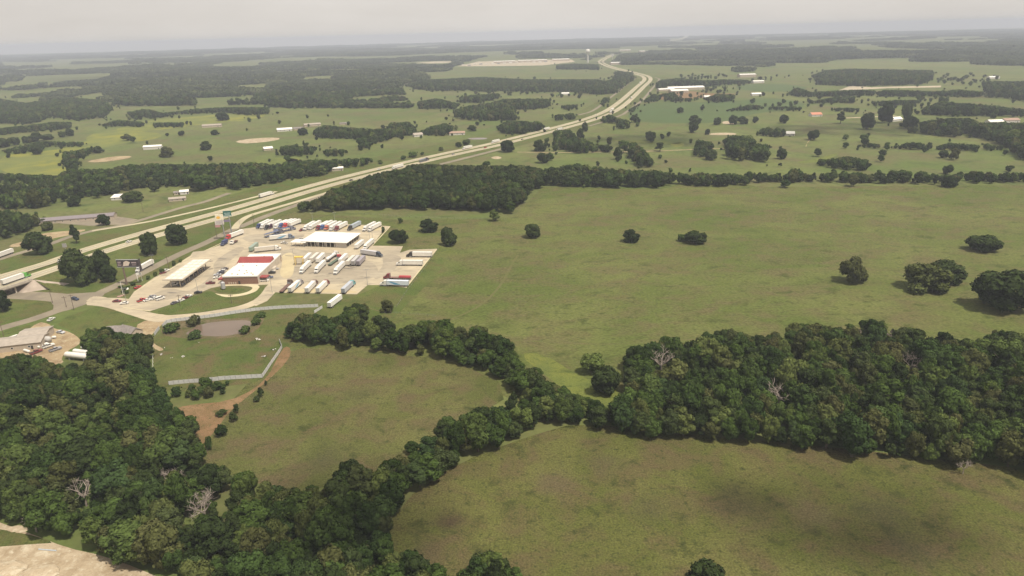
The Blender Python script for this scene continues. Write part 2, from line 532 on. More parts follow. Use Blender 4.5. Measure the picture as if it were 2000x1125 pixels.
# bare earth
sheet('dirt_patch', gp(cF((1020, 760), (1150, 720), (1400, 700), (1560, 620), (1640, 540), (1700, 420), (1740, 360), (1780, 380), (1760, 450), (1640, 570), (1500, 680), (1400, 760), (1330, 860), (1240, 960), (1180, 1000), (1190, 880))), M_RED, 0.03, 1)
sheet('dirt_patch', gp(cF((820, 240), (900, 200), (1040, 190), (1010, 210), (960, 260), (910, 310), (940, 350), (1010, 385), (960, 395), (900, 330), (870, 280))), M_DIRT, 0.03, 1)
sheet('dirt_patch', gp([(-30, 1010), (60, 1042), (130, 1070), (200, 1085), (270, 1110), (360, 1150), (430, 1300), (-200, 1300), (-160, 1000)]), M_SAND, 0.03, 1)
sheet('verge', gp([(-60, 1025), (40, 1040), (115, 1060), (60, 1063), (0, 1068), (-80, 1075)]), M_GREENMID, 0.05, 1)
sheet('dirt_patch', gp(cA((1425, 675), (1560, 655), (1700, 652), (1710, 665), (1600, 682), (1480, 690))), M_SAND, 0.09, 1)
sheet('dirt_patch', gp(cA((510, 800), (700, 765), (820, 765), (760, 785), (600, 805))), M_DIRT, 0.09, 1)
sheet('dirt_patch', gp(cE((60, 320), (200, 280), (300, 225), (560, 200), (700, 190), (560, 235), (400, 265), (250, 310), (100, 335))), M_DIRT, 0.05, 1)
sheet('dirt_patch', gp(cC((1110, 530), (1180, 480), (1420, 470), (1500, 490), (1780, 490), (1700, 510), (1440, 530), (1200, 545))), M_RED, 0.12, 1)
sheet('dirt_patch', gp(cC((1640, 710), (1700, 705), (1780, 730), (1650, 732))), M_SAND, 0.12, 1)
sheet('dirt_patch', gp(cC((1530, 805), (1640, 795), (1760, 802), (1740, 815), (1560, 816))), M_SAND, 0.1, 1)
sheet('dirt_patch', gp(cC((2310, 860), (2380, 800), (2330, 790), (2350, 830), (2290, 900), (2300, 910))), M_DIRT, 0.1, 1)
sheet('dirt_patch', gp(cB((1240, 775), (1280, 765), (1320, 775), (1280, 787))), M_SAND, 0.06, 1)
sheet('dirt_patch', gp([(1200, 798), (1222, 796), (1228, 806), (1212, 808)]), M_RED, 0.03, 1)
# far yard: paved storage ground by the town
sheet('storage_yard', gp(cB((1040, 218), (1170, 188), (1400, 180), (1740, 176), (1760, 190), (1560, 212), (1300, 216))), M_CONC, 0.2)
sheet('storage_yard', gp(cB((780, 196), (900, 188), (1010, 187), (990, 196), (880, 200))), M_CONC, 0.2)
sheet('storage_yard', gp(cD((790, 385), (860, 358), (1000, 365), (1450, 355), (1445, 366), (1100, 372), (900, 382))), M_CONC, 0.2)

# ------------------------------------------------------------------ highway
def zr(px):
    t = min(max((165 - px) / 105.0, 0), 1)
    return 5.6 * t * t * (3 - 2 * t)
HPX = [(-160, 601), (-60, 569), (0, 551), (50, 535), (100, 519), (150, 502), (200, 485), (300, 455.5), (400, 428), (475, 407), (560, 381.5), (624, 363), (688, 346), (784, 322.5), (880, 300.5),
       (960, 283.5), (1024, 267.5), (1088, 251), (1152, 233), (1188, 219), (1212, 204), (1232, 187), (1250, 170), (1264, 157), (1262, 150), (1248, 145), (1212, 136),
       (1188, 129), (1174, 122), (1177, 117), (1190, 110), (1208, 101)]
hz = [zr(p[0]) for p in HPX]
HC = catmull([G(p[0], p[1], z) for p, z in zip(HPX, hz)], 8)
def offset(c, d):
    o = []
    for i, p in enumerate(c):
        a, b = c[max(i - 1, 0)], c[min(i + 1, len(c) - 1)]
        t = Vector((b.x - a.x, b.y - a.y, 0)).normalized()
        o.append(Vector((p.x - t.y * d, p.y + t.x * d, p.z)))
    return o
HZ = [max(p.z, 0) for p in HC]
OFFS = 9.3
for name, d in (('highway_carriageway', OFFS), ('highway_carriageway', -OFFS)):
    c = offset(HC, d)
    o = structure(link(name, ribbon_mesh(name, c, 11.6, M_HWY, 0.09, HZ)))
    mb = MB()
    for off, w in ((1.9, 3.3), (-1.9, 3.3)):
        cc = offset(c, off)
        k = ribbon_mesh('lane', cc, w, M_LANE, 0.105, HZ)
        link('lane', k, o)
    cc = offset(c, 0)
    vs, fs = [], []
    for i in range(0, min(len(cc) - 1, 190)):
        p, q = cc[i], cc[i + 1]
        L = (q - p).length
        k = max(1, int(L / 12))
        for j in range(k):
            a = p.lerp(q, j / k)
            b = p.lerp(q, j / k + min(3.5 / L, 0.9))
            t = (b - a).normalized()
            s = Vector((-t.y, t.x, 0)) * 0.12
            n0 = len(vs)
            vs += [(a + s) + Vector((0, 0, 0.13)), (b + s) + Vector((0, 0, 0.13)), (b - s) + Vector((0, 0, 0.13)), (a - s) + Vector((0, 0, 0.13))]
            fs.append((n0 + 3, n0 + 2, n0 + 1, n0))
    me = bpy.data.meshes.new('lane_marking')
    me.from_pydata([tuple(v) for v in vs], [], fs)
    me.materials.append(M_MARK)
    structure(link('lane_marking', me, o), 'stuff')
# embankment carrying the highway up to the bridge, and the bridge itself
i0 = max(range(len(HC)), key=lambda i: -abs(PXA(HC[i])[0] - 34))
seg = [i for i in range(i0, len(HC)) if HZ[i] > 0.02]
vs, fs = [], []
for i in seg:
    z = HZ[i]
    l1, l2 = offset(HC, 16.5)[i], offset(HC, -16.5)[i]
    l0, l3 = offset(HC, 17 + 2.4 * z)[i], offset(HC, -17 - 2.4 * z)[i]
    mdl = HC[i]
    vs += [(l0.x, l0.y, 0.015), (l1.x, l1.y, z + 0.03), (mdl.x, mdl.y, max(z - 0.5, 0.03)), (l2.x, l2.y, z + 0.03), (l3.x, l3.y, 0.015)]
for k in range(len(seg) - 1):
    for j in range(4):
        fs.append((k * 5 + j, k * 5 + 5 + j, k * 5 + 6 + j, k * 5 + 1 + j))
me = bpy.data.meshes.new('embankment')
me.from_pydata(vs, [], fs)
me.materials.append(M_VERGE)
structure(link('embankment', me))
# sloped concrete paving at the abutment
t = (HC[i0] - HC[i0 + 1]).normalized(); t.z = 0
A = [offset(HC, d)[i0] for d in (17, -17)]
mb = MB()
zt = HZ[i0]
e0, e1 = A[0], A[1]
f0, f1 = e0 + t * 9, e1 + t * 9
s_ = (e1 - e0).normalized()
w1 = e1 + s_ * 13 - t * 5
mb.add([(e0.x, e0.y, zt - 0.1), (e1.x, e1.y, zt - 0.1), (f1.x, f1.y, 0.05), (f0.x, f0.y, 0.05)], [(0, 1, 2, 3)])
mb.add([(e1.x, e1.y, zt - 0.05), (w1.x, w1.y, 0.06), (f1.x, f1.y, 0.06)], [(0, 2, 1)])
b1 = e1 - t * 1
mb.add([(e1.x, e1.y, zt + 0.02), (b1.x - t.x * 12, b1.y - t.y * 12, 1.5), (w1.x - t.x * 8, w1.y - t.y * 8, 0.07), (w1.x, w1.y, 0.08)], [(0, 3, 2, 1)])
structure(link('abutment_paving', mb.mesh('abutment_paving', mat('abutment_concrete', (0.33, 0.27, 0.215), var=0.15, scale=0.3))))
br = thing('highway_bridge', 'concrete highway bridge crossing over the side road at the left edge', 'bridge', (0, 0, 0))
m_br = mat('bridge_concrete', (0.42, 0.37, 0.3), var=0.12, scale=0.4)
for d in (OFFS, -OFFS):
    c = offset(HC, d)[:i0 + 1]
    mb = MB()
    for a, b in zip(c[:-1], c[1:]):
        tt = Vector((b.x - a.x, b.y - a.y, 0)).normalized()
        s = Vector((-tt.y, tt.x, 0))
        for (o0, o1, z0, z1) in ((-6.4, 6.4, -1.1, 0.04), (-6.6, -6.25, -0.6, 0.9), (6.25, 6.6, -0.6, 0.9)):
            P = [a + s * o0, b + s * o0, b + s * o1, a + s * o1]
            mb.add([(p.x, p.y, p.z + z0) for p in P] + [(p.x, p.y, p.z + z1) for p in P],
                   [(0, 1, 2, 3), (7, 6, 5, 4), (4, 5, 1, 0), (6, 7, 3, 2)])
    link('deck', mb.mesh('deck', m_br), br)
    for k in (0.75, 0.5):
        p = c[int(len(c) * k)]
        for q in (-4.5, 0, 4.5):
            link('pier', MB().cyl((p.x - t.y * q, p.y + t.x * q, 0), (p.x - t.y * q, p.y + t.x * q, p.z - 1), 0.5).mesh('pier', m_br), br)

# ------------------------------------------------------------------ other roads
ribbon('frontage_road', [(-120, 545), (0, 506), (60, 488), (100, 476), (135, 463), (185, 450), (250, 437), (307, 420), (360, 404), (400, 394), (448, 377)], 6.5, M_ASPH, 0.06)
ribbon('slip_road', [(180, 451), (225, 444), (300, 431), (400, 409), (470, 392), (540, 374)], 4.6, M_HWY, 0.075)
ribbon('frontage_road', [(-200, 705), (-80, 670), (0, 642), (75, 620), (150, 592), (200, 570), (250, 547), (300, 522), (350, 497), (400, 475), (437, 457), (462, 445), (474, 441), (520, 422), (572, 403), (620, 386), (700, 361), (800, 336), (900, 311), (990, 288)], 8.2, M_ASPH, 0.06)
ribbon('slip_road', [(458, 447), (466, 436), (480, 425), (500, 417), (545, 404), (600, 388), (660, 370)], 6.0, M_HWY, 0.07)
ribbon('crossroad', [(-60, 572), (0, 575), (50, 577), (100, 580), (140, 584), (175, 582)], 13, M_ASPH, 0.05)
sheet('crossroad', gp([(90, 577), (165, 572), (200, 570), (205, 578), (150, 602), (95, 615), (107, 600), (98, 588)]), M_ASPH, 0.066, 1)
ribbon('farm_lane', [(1180, 297), (1250, 296), (1330, 293), (1420, 290), (1480, 293)], 4, M_DIRT, 0.06)
ribbon('farm_lane', [(1010, 297), (1090, 298), (1180, 297)], 3.5, M_DIRT, 0.06)
ribbon('frontage_road', cC((600, 745), (700, 715), (850, 660), (900, 630), (1020, 540), (1080, 470), (1150, 385), (1120, 365)), 6, M_ASPH, 0.08)
ribbon('frontage_road', cC((520, 660), (640, 620), (760, 530), (860, 450), (960, 375)), 6, M_ASPH, 0.08)
ribbon('far_highway', [(1300, 80.5), (1318, 78), (1333, 75), (1342, 71), (1352, 67.5)], 45, M_HWY, 0.3)
ribbon('farm_lane', [(1640, 231), (1690, 229), (1750, 226)], 9, M_SAND, 0.1)

# ------------------------------------------------------------------ truck stop paving
lot = sheet('truck_stop_lot', gp([(466, 448), (498, 444), (545, 441), (582, 438.5), (660, 437), (762, 442), (744, 457), (727, 480), (787, 481), (781, 494), (800, 488), (854, 486), (793, 562), (760, 557), (718, 557), (697, 575), (620, 573.5),
                               (551, 572), (538, 571), (522, 588), (500, 598), (485, 592), (505, 575), (524, 556), (503, 557), (437, 558), (412, 563), (391, 572), (362, 580), (330, 596), (295, 607.5), (240, 600), (262, 570),
                               (300, 543), (340, 520), (372, 499), (377, 492), (398, 490), (432, 478), (473, 456)]), M_CONC, 0.10, 0)
ribbon('driveway', [(527, 562), (515, 578), (495, 592), (467, 602), (430, 609), (392, 615), (340, 620), (310, 620), (270, 612), (235, 601), (212, 592), (195, 585), (178, 583)], 7.5, M_CONC, 0.085)
sheet('driveway', gp([(178, 578), (200, 582), (232, 582), (262, 585), (250, 606), (285, 612), (330, 615), (330, 628), (300, 630), (262, 618), (232, 608), (205, 600), (185, 597), (165, 596)]), M_CONC, 0.09, 1)
ribbon('kerb_path', [(404, 573), (425, 577), (450, 578), (475, 575), (493, 569), (500, 562), (493, 558), (470, 556), (440, 557)], 4.2, M_PALE, 0.12)
for a, b in (((262, 571), (376, 499)), ((240, 600.5), (294, 608)), ((400, 490), (472, 457)), ((762, 442.5), (727, 480)), ((853, 487), (793, 562))):
    ribbon('kerb', [a, ((a[0] + b[0]) / 2, (a[1] + b[1]) / 2), b], 0.9, M_PALE, 0.16, 2)
sheet('lawn', gp([(365, 584), (392, 575), (410, 567), (428, 578), (450, 582), (480, 578), (500, 570), (508, 560), (520, 560), (507, 578), (490, 590), (460, 599), (420, 606), (385, 611), (340, 615), (300, 611), (330, 599)]), M_VERGE, 0.13, 1)
sheet('lawn', gp([(416, 565), (430, 562), (465, 562), (480, 565), (470, 570), (445, 572), (425, 570)]), M_VERGE, 0.15, 1)
sheet('dirt_yard', gp(cP((100, 320), (250, 260), (440, 110), (560, 130), (620, 190), (760, 210), (880, 270), (930, 330), (900, 380), (780, 440), (700, 530), (740, 580), (600, 610), (330, 590), (-100, 500), (-300, 430), (-150, 330))), M_DIRT, 0.07, 1)
sheet('verge', gp(cP((-150, 270), (0, 240), (150, 185), (330, 143), (370, 160), (280, 190), (100, 250), (-150, 320))), M_VERGE, 0.09, 1)
sheet('motel_parking', gp(cE((420, 110), (600, 85), (900, 90), (1080, 115), (960, 155), (700, 165), (400, 140))), M_ASPH, 0.07)
# worn and stained paving
M_WORN = ground_mat('worn_paving', [(0.42, 0.36, 0.31), (0.46, 0.40, 0.345), (0.36, 0.31, 0.27), (0.28, 0.245, 0.215)], scales=(0.03, 0.05, 0.2), fine=0.08, bump=0.03, stretch=(0.6, 1.6, 1))
M_BLEACH = ground_mat('bleached_paving', [(0.60, 0.51, 0.36), (0.56, 0.46, 0.33), (0.50, 0.415, 0.31)], scales=(0.03, 0.07, 0.3), fine=0.06, bump=0.03)
sheet('worn_paving', gp([(535, 492), (570, 486), (600, 490), (640, 494), (690, 500), (735, 515), (740, 535), (715, 550), (660, 556), (600, 552), (560, 548), (545, 530), (550, 510)]), M_WORN, 0.108, 2)
sheet('worn_paving', gp([(290, 578), (330, 562), (365, 570), (380, 562), (400, 552), (420, 530), (415, 515), (440, 495), (470, 480), (480, 486), (450, 508), (428, 535), (412, 556), (385, 569), (340, 584), (300, 590)]), M_WORN, 0.112, 2)
sheet('worn_paving', gp([(470, 462), (520, 455), (560, 462), (600, 456), (585, 468), (545, 478), (510, 474), (480, 472)]), M_WORN, 0.108, 2)
sheet('worn_paving', gp([(745, 495), (790, 500), (770, 530), (735, 548), (728, 540), (750, 520)]), M_WORN, 0.112, 2)
sheet('bleached_paving', gp([(548, 500), (566, 492), (580, 500), (575, 520), (572, 540), (556, 546), (545, 535), (552, 515)]), M_BLEACH, 0.116, 2)
sheet('bleached_paving', gp([(548, 571), (620, 572), (695, 574), (700, 568), (620, 565), (555, 564)]), M_BLEACH, 0.116, 1)
sheet('bleached_paving', gp([(585, 441), (700, 440), (758, 443), (745, 452), (690, 447), (600, 447)]), M_BLEACH, 0.116, 1)
M_STAIN = mat('oil_stain', (0.13, 0.11, 0.095), rough=0.7, var=0.3, scale=0.5)
_g = random.Random(17)
for k in range(34):
    x, y = _g.choice([(600, 520), (640, 500), (690, 530), (760, 530), (330, 570), (560, 560), (640, 455), (450, 500)])
    c = G(x + _g.gauss(0, 34), y + _g.gauss(0, 11))
    if not in_poly(np.array([tuple(PXA(c))]), [(498, 446), (745, 444), (725, 484), (845, 490), (790, 555), (695, 570), (560, 568), (540, 530), (470, 520), (400, 556), (300, 596), (255, 590), (390, 500)])[0]:
        continue
    a, b, r = _g.uniform(.4, 1.1), _g.uniform(1.2, 4.5), _g.uniform(1.2, 1.9)
    sheet('oil_stain', [(c.x + math.cos(t * .7) * a * _g.uniform(.7, 1.2) * math.cos(r) - math.sin(t * .7) * b * math.sin(r) * _g.uniform(.8, 1.1), c.y + math.cos(t * .7) * a * math.sin(r) + math.sin(t * .7) * b * math.cos(r) * _g.uniform(.8, 1.1)) for t in range(9)], M_STAIN, 0.121 + 0.0012 * k, 1)
# faint tracks worn through the pasture grass
M_TRACK = ground_mat('worn_track', [(0.140, 0.138, 0.058), (0.125, 0.130, 0.050), (0.150, 0.136, 0.066)], scales=(0.05, 0.1, 0.5), fine=0.3)
for pth, w in (([(1012, 498), (998, 520), (985, 545), (965, 572), (935, 598), (885, 622), (850, 628)], 1.6), ([(700, 595), (760, 612), (830, 616), (880, 624)], 1.1), ([(1000, 560), (1200, 556), (1500, 560), (1800, 552), (2050, 556)], 0.8), ([(985, 664), (1080, 668), (1200, 672), (1400, 660), (1600, 655)], 1.3),
               ):
    ribbon('worn_track', pth, w, M_TRACK, 0.028, 8)
# pond
M_BANK = ground_mat('muddy_bank', [(0.16, 0.12, 0.075), (0.11, 0.105, 0.05), (0.19, 0.15, 0.10), (0.08, 0.09, 0.035)], scales=(0.06, 0.15, 0.5))
sheet('pond_bank', gp(cF((980, 290), (1000, 230), (1130, 205), (1300, 200), (1500, 190), (1620, 180), (1600, 230), (1560, 270), (1500, 300), (1350, 318), (1200, 320), (1060, 310))), M_BANK, 0.03, 1)
sheet('pond', gp(cF((1150, 270), (1230, 225), (1380, 208), (1520, 203), (1540, 225), (1500, 270), (1450, 290), (1340, 305), (1240, 300), (1130, 295))), M_WATER, 0.06, 1)
sheet('pond', gp(cB((1100, 655), (1225, 652), (1220, 664), (1120, 665))), M_WATER, 0.12, 1)

# ================================================================== TREES
RNG = np.random.default_rng(7)
M_LEAF = leaf_mat('broadleaf', [(0.0, (0.030, 0.050, 0.014)), (0.16, (0.054, 0.084, 0.021)), (0.34, (0.076, 0.116, 0.028)), (0.5, (0.040, 0.068, 0.021)), (0.64, (0.096, 0.130, 0.034)), (0.76, (0.048, 0.080, 0.028)), (0.88, (0.098, 0.098, 0.038)), (1.0, (0.120, 0.158, 0.042))], 0.2)
M_DARK = leaf_mat('dark_broadleaf', [(0.0, (0.028, 0.042, 0.015)), (0.5, (0.043, 0.061, 0.020)), (1.0, (0.062, 0.083, 0.027))], 0.2)
M_OLIVE = leaf_mat('brown_green_leaf', [(0.0, (0.070, 0.078, 0.026)), (0.5, (0.090, 0.096, 0.034)), (1.0, (0.084, 0.100, 0.032))], 0.2)
M_FARL = leaf_mat('far_leaf', [(0.0, (0.034, 0.046, 0.019)), (0.4, (0.064, 0.084, 0.030)), (0.7, (0.050, 0.068, 0.026)), (1.0, (0.120, 0.138, 0.052))], 0.2)
M_BARK = mat('bark', (0.11, 0.085, 0.062), var=0.25, scale=2.0)
M_DEAD = mat('bleached_wood', (0.28, 0.235, 0.195), var=0.2, scale=2.0)

def leaf_mesh(name, P, N, size, tint, m):
    """one quad per leaf clump"""
    n = len(P)
    ref = RNG.normal(size=(n, 3))
    T = np.cross(N, ref)
    T /= np.linalg.norm(T, axis=1, keepdims=True) + 1e-9
    B = np.cross(N, T)
    s = size[:, None] * 0.5
    a = RNG.uniform(0.75, 1.25, (n, 1))
    # slightly folded quads read as a tuft and not a card
    k = N * s * 0.35
    V = np.stack([P - T * s * a - k, P - B * s / a + k * 0.6, P + T * s * a - k, P + B * s / a + k * 0.6], 1).reshape(-1, 3)
    me = bpy.data.meshes.new(name)
    me.vertices.add(4 * n)
    me.vertices.foreach_set('co', V.astype(np.float32).ravel())
    me.loops.add(4 * n)
    me.loops.foreach_set('vertex_index', np.arange(4 * n, dtype=np.int32))
    me.polygons.add(n)
    me.polygons.foreach_set('loop_start', np.arange(0, 4 * n, 4, dtype=np.int32))
    me.polygons.foreach_set('loop_total', np.full(n, 4, np.int32))
    at = me.attributes.new('tint', 'FLOAT', 'FACE')
    at.data.foreach_set('value', tint.astype(np.float32))
    me.materials.append(m)
    me.update()
    me.validate()
    return me

def crown(name, seed, h, r, n_blob, n_leaf, leaf, m, low=0.12, shape='dome', blob=(0.30, 0.46), stray=0.10):
    """crown of lumps: leaves lie on the outer faces of overlapping blobs inside an uneven envelope"""
    g = np.random.default_rng(seed)
    C, Rb = [], []
    cz, hz_ = h * (1 + low) / 2, h * (1 - low) / 2
    for i in range(n_blob):
        a = g.uniform(0, 2 * math.pi) + i * 2.4
        u = g.uniform(-1, 1)
        if shape == 'dome':
            rr = math.sqrt(max(1 - abs(u) ** 2.2, 0.05))
        elif shape == 'tall':
            rr = (1 - (u + 1) / 2) ** 0.6 * 0.9 + 0.16
        else:
            rr = math.sqrt(max(1 - max(u, 0) ** 2, 0.04)) * (1 - 0.12 * max(-u, 0))
        q = g.uniform(0.35, 0.98) ** 0.5 * rr
        b = r * g.uniform(*blob) * (0.8 if shape == 'tall' else 1)
        x, y = math.cos(a) * q * (r - b * 0.8), math.sin(a) * q * (r - b * 0.8)
        z = cz + u * (hz_ - b * 0.75)
        C.append((x * g.uniform(0.85, 1.15), y * g.uniform(0.85, 1.15), max(z, b * 0.7)))
        Rb.append(b)
    C.append((0, 0, cz))
    Rb.append(r * 0.55)
    C, Rb = np.array(C), np.array(Rb)
    A = Rb ** 2
    k = g.choice(len(C), size=int(n_leaf * 2.3), p=A / A.sum())
    d = g.normal(size=(len(k), 3))
    d /= np.linalg.norm(d, axis=1, keepdims=True)
    lump = 1 + 0.16 * np.sin(d[:, 0] * 5 + k) * np.cos(d[:, 1] * 6 + k * 2) + 0.1 * np.sin(d[:, 2] * 9 + k)
    P = C[k] + d * (Rb[k] * lump * g.uniform(0.9, 1.04, len(k)))[:, None] * [1, 1, 0.86]
    dist = np.linalg.norm((P[:, None, :] - C[None]) / [1, 1, 0.86], axis=2) / Rb[None]
    dist[np.arange(len(k)), k] = 9
    keep = (dist.min(1) > 0.88) & (P[:, 2] > 0.05 * h)
    P, d, k = P[keep][:n_leaf], d[keep][:n_leaf], k[keep][:n_leaf]
    n = len(P)
    ns = int(n * stray)
    idx = g.choice(n, ns)
    P[idx] += d[idx] * (g.uniform(0.1, 0.5, (ns, 1)) * leaf * 1.3)
    N = d + g.normal(size=(n, 3)) * 0.33 + [0, 0, 0.1]
    N /= np.linalg.norm(N, axis=1, keepdims=True)
    size = leaf * g.uniform(0.65, 1.35, n)
    bt = g.uniform(0.2, 0.8, len(C))
    tint = np.clip(bt[k] * 0.55 + g.uniform(0, 0.55, n), 0, 1)
    return leaf_mesh(name, P, N, size, tint, m)

def trunk_mesh(seed, h, r, limbs=5, m=None, top=0.62, tr=None):
    g = random.Random(seed)
    mb = MB()
    tr = tr or 0.022 * h + 0.05
    b0 = Vector((0, 0, -0.1))
    b1 = Vector((g.uniform(-.3, .3), g.uniform(-.3, .3), h * 0.3))
    b2 = Vector((g.uniform(-.5, .5), g.uniform(-.5, .5), h * top))
    mb.cyl(b0, b1, tr, tr * 0.8, 8)
    mb.cyl(b1, b2, tr * 0.8, tr * 0.35, 7)
    for i in range(limbs):
        a = i * 2.4 + g.uniform(-.4, .4)
        s = b1.lerp(b2, g.uniform(0, 0.8))
        e = s + Vector((math.cos(a) * r * 0.6, math.sin(a) * r * 0.6, h * g.uniform(0.12, 0.28)))
        mb.cyl(s, e, tr * 0.45, tr * 0.14, 6)
    return mb.mesh('trunk', m or M_BARK)

def dead_mesh(seed, h, r, depth=4):
    g = random.Random(seed)
    mb = MB()
    def grow(p, d, L, t, k):
        e = p + d * L
        mb.cyl(p, e, t, t * 0.62, 6 if k > 1 else 4, cap=False)
        if k == 0:
            return
        for _ in range(3 if k > 1 else 2):
            q = Vector((g.gauss(0, 1), g.gauss(0, 1), g.gauss(0.25, 0.6))).normalized()
            nd = (d * 0.75 + q * 0.75).normalized()
            nd.z = max(nd.z, 0.02)
            grow(p + d * L * g.uniform(0.55, 1.0), nd.normalized(), L * g.uniform(0.6, 0.82), t * 0.6, k - 1)
    base = MB()
    mb.cyl((0, 0, -0.1), (0, 0, h * 0.32), h * 0.03, h * 0.024, 7)
    for i in range(4):
        a = i * 1.57 + g.uniform(-.4, .4)
        grow(Vector((0, 0, h * g.uniform(0.22, 0.32))), Vector((math.cos(a) * 0.75, math.sin(a) * 0.75, 0.8)).normalized(), h * 0.26, h * 0.018, depth - 1)
    return mb.mesh('branches', M_DEAD)

# prototypes, unit: built at their own true size; h and r are kept to scale copies
PROTO = {'round': [], 'roundo': [], 'oak': [], 'pine': [], 'dark': [], 'olive': [], 'shrub': [], 'mid': [], 'midp': []}
for s in range(7):
    h, r = (11.5 + s * 0.55), (5.2 + (s % 3) * 0.55)
    PROTO['oak'].append((crown('crown', 100 + s, h, r, 15 + 2 * (s % 4), 3800, 0.74, M_LEAF, blob=(0.24 + 0.02 * (s % 3), 0.42), stray=0.16), trunk_mesh(s, h, r), h, r))
for s in range(3):
    h, r = 13.0 + s, 5.6
    PROTO['dark'].append((crown('crown', 200 + s, h, r, 17, 3600, 0.72, M_DARK, blob=(0.24, 0.42), stray=0.16), trunk_mesh(20 + s, h, r), h, r))
for s in range(4):
    h, r = 9.0, 5.2
    PROTO['round'].append((crown('crown', 230 + s, h, r, 22, 3800, 0.72, M_DARK, low=0.03, shape='full', blob=(0.26, 0.40), stray=0.18), trunk_mesh(28 + s, h, r), h, r))
    if s < 2:
        PROTO['roundo'].append((crown('crown', 240 + s, h, r, 24, 3800, 0.68, M_OLIVE, low=0.03, shape='full', blob=(0.24, 0.36), stray=0.2), trunk_mesh(34 + s, h, r), h, r))
for s in range(3):
    h, r = 13.5 + s, 3.9
    PROTO['pine'].append((crown('crown', 300 + s, h, r, 15, 1900, 0.85, M_DARK, low=0.22, shape='tall', blob=(0.34, 0.5), stray=0.2), trunk_mesh(40 + s, h, r, 4, top=0.85), h, r))
for s in range(2):
    h, r = 12.0, 5.6 + 0.4 * s
    PROTO['olive'].append((crown('crown', 400 + s, h, r, 17, 2700, 0.85, M_OLIVE, blob=(0.26, 0.38)), trunk_mesh(60 + s, h, r), h, r))
for s in range(3):
    h, r = 2.6, 1.9
    PROTO['shrub'].append((crown('crown', 500 + s, h, r, 8, 420, 0.5, M_LEAF, low=0.05), trunk_mesh(80 + s, h, r, 3), h, r))
for s in range(5):
    h, r = 11.0 + s * 0.6, 5.3
    PROTO['mid'].append((crown('crown', 600 + s, h, r, 10, 520, 1.75, M_LEAF if s < 3 else M_DARK, low=0.1), trunk_mesh(90 + s, h, r, 2), h, r))
for s in range(2):
    h, r = 13.0, 4.0
    PROTO['midp'].append((crown('crown', 700 + s, h, r, 9, 420, 1.6, M_DARK, low=0.15, shape='tall'), trunk_mesh(97 + s, h, r, 2), h, r))

def plant(name, kind, k, loc, h, w, label, cat, group=None, rz=None, trunk=True):
    c, t, ph, pr = PROTO[kind][k % len(PROTO[kind])]
    o = thing(name, label, cat, loc, RNG.uniform(0, 6.28) if rz is None else rz, group)
    sx = w / (2 * pr)
    o.scale = (sx, sx, h / ph)
    link('crown', c, o)
    if trunk:
        link('trunk', t, o)
    return o

# ------------------------------------------------------------------ woods: outlines as seen (crowns included), tree height, spacing, mix
WLL = [(-140, 720), (0, 697), (38, 691), (74, 694), (99, 713), (138, 710), (173, 718), (189, 737), (205, 741), (221, 733), (217, 720), (195, 723), (172, 714), (170, 650), (178, 641), (208, 640), (240, 652), (282, 652), (298, 681), (301, 749),
       (314, 765), (320, 790), (352, 803), (381, 838), (384, 880), (380, 906), (410, 907), (458, 912), (493, 934), (544, 957), (592, 950), (640, 944), (661, 930), (664, 909), (689, 899), (707, 909), (732, 918), (744, 903), (769, 899), (802, 864),
       (833, 858), (851, 850), (849, 818), (876, 815), (894, 829), (907, 811), (946, 797), (983, 792), (1003, 765), (1040, 765), (1090, 765), (1140, 785), (1160, 790), (1180, 800), (1200, 822), (1192, 842), (1160, 840), (1140, 830), (1085, 840), (1050, 850), (1010, 864), (970, 878), (920, 894), (894, 918),
       (862, 934), (855, 950), (815, 968), (780, 992), (768, 1020), (764, 1075), (815, 1085), (835, 1105), (910, 1112), (942, 1085), (975, 1088), (985, 1110), (1026, 1108), (1030, 1240), (700, 1300), (400, 1200), (333, 1127), (288, 1106), (243, 1090), (192, 1077), (153, 1060), (128, 1052), (90, 1042), (48, 1032), (0, 1015), (-140, 1000)]
WROW = cH((0, 165), (20, 150), (80, 85), (190, 100), (300, 110), (330, 50), (380, 40), (440, 45), (460, 95), (570, 130), (590, 190), (660, 155), (780, 125), (880, 128), (900, 165), (1060, 160), (1110, 205), (1180, 210), (1265, 275), (1272, 330), (1255, 400), (1320, 390), (1410, 440), (1440, 480), (1560, 500), (1600, 560),
          (1560, 620), (1400, 600), (1285, 535), (1200, 465), (1070, 420), (970, 385), (900, 345), (780, 330), (650, 320), (450, 300), (340, 300), (200, 280), (0, 255))
WR = cJ((20, 1040), (30, 950), (60, 850), (45, 740), (100, 690), (150, 690), (180, 740), (190, 680), (240, 645), (290, 650), (310, 720), (390, 660), (470, 615), (560, 605), (700, 640), (790, 620), (840, 650), (860, 585), (930, 585), (1100, 600), (1110, 570), (1210, 600), (1215, 560), (1310, 565), (1330, 600), (1480, 595), (1500, 660), (1590, 640), (1640, 660), (1800, 660), (1870, 605), (2000, 640), (2300, 640), (2300, 1420), (2000, 1305)) + \
    cK((1820, 340), (1620, 325), (1400, 300), (1200, 290), (1000, 265), (800, 250), (540, 210), (300, 200), (150, 200), (0, 172), (0, 110), (60, 95))
WPINE = cB((30, 1055), (130, 1040), (230, 1005), (270, 960), (330, 955), (500, 885), (620, 855), (700, 848), (760, 815), (880, 815), (1050, 822), (1220, 822), (1450, 820), (1560, 845), (1565, 960), (1500, 1000), (1430, 1070), (1380, 1128), (1200, 1115), (1000, 1095), (700, 1095), (400, 1102), (60, 1112))
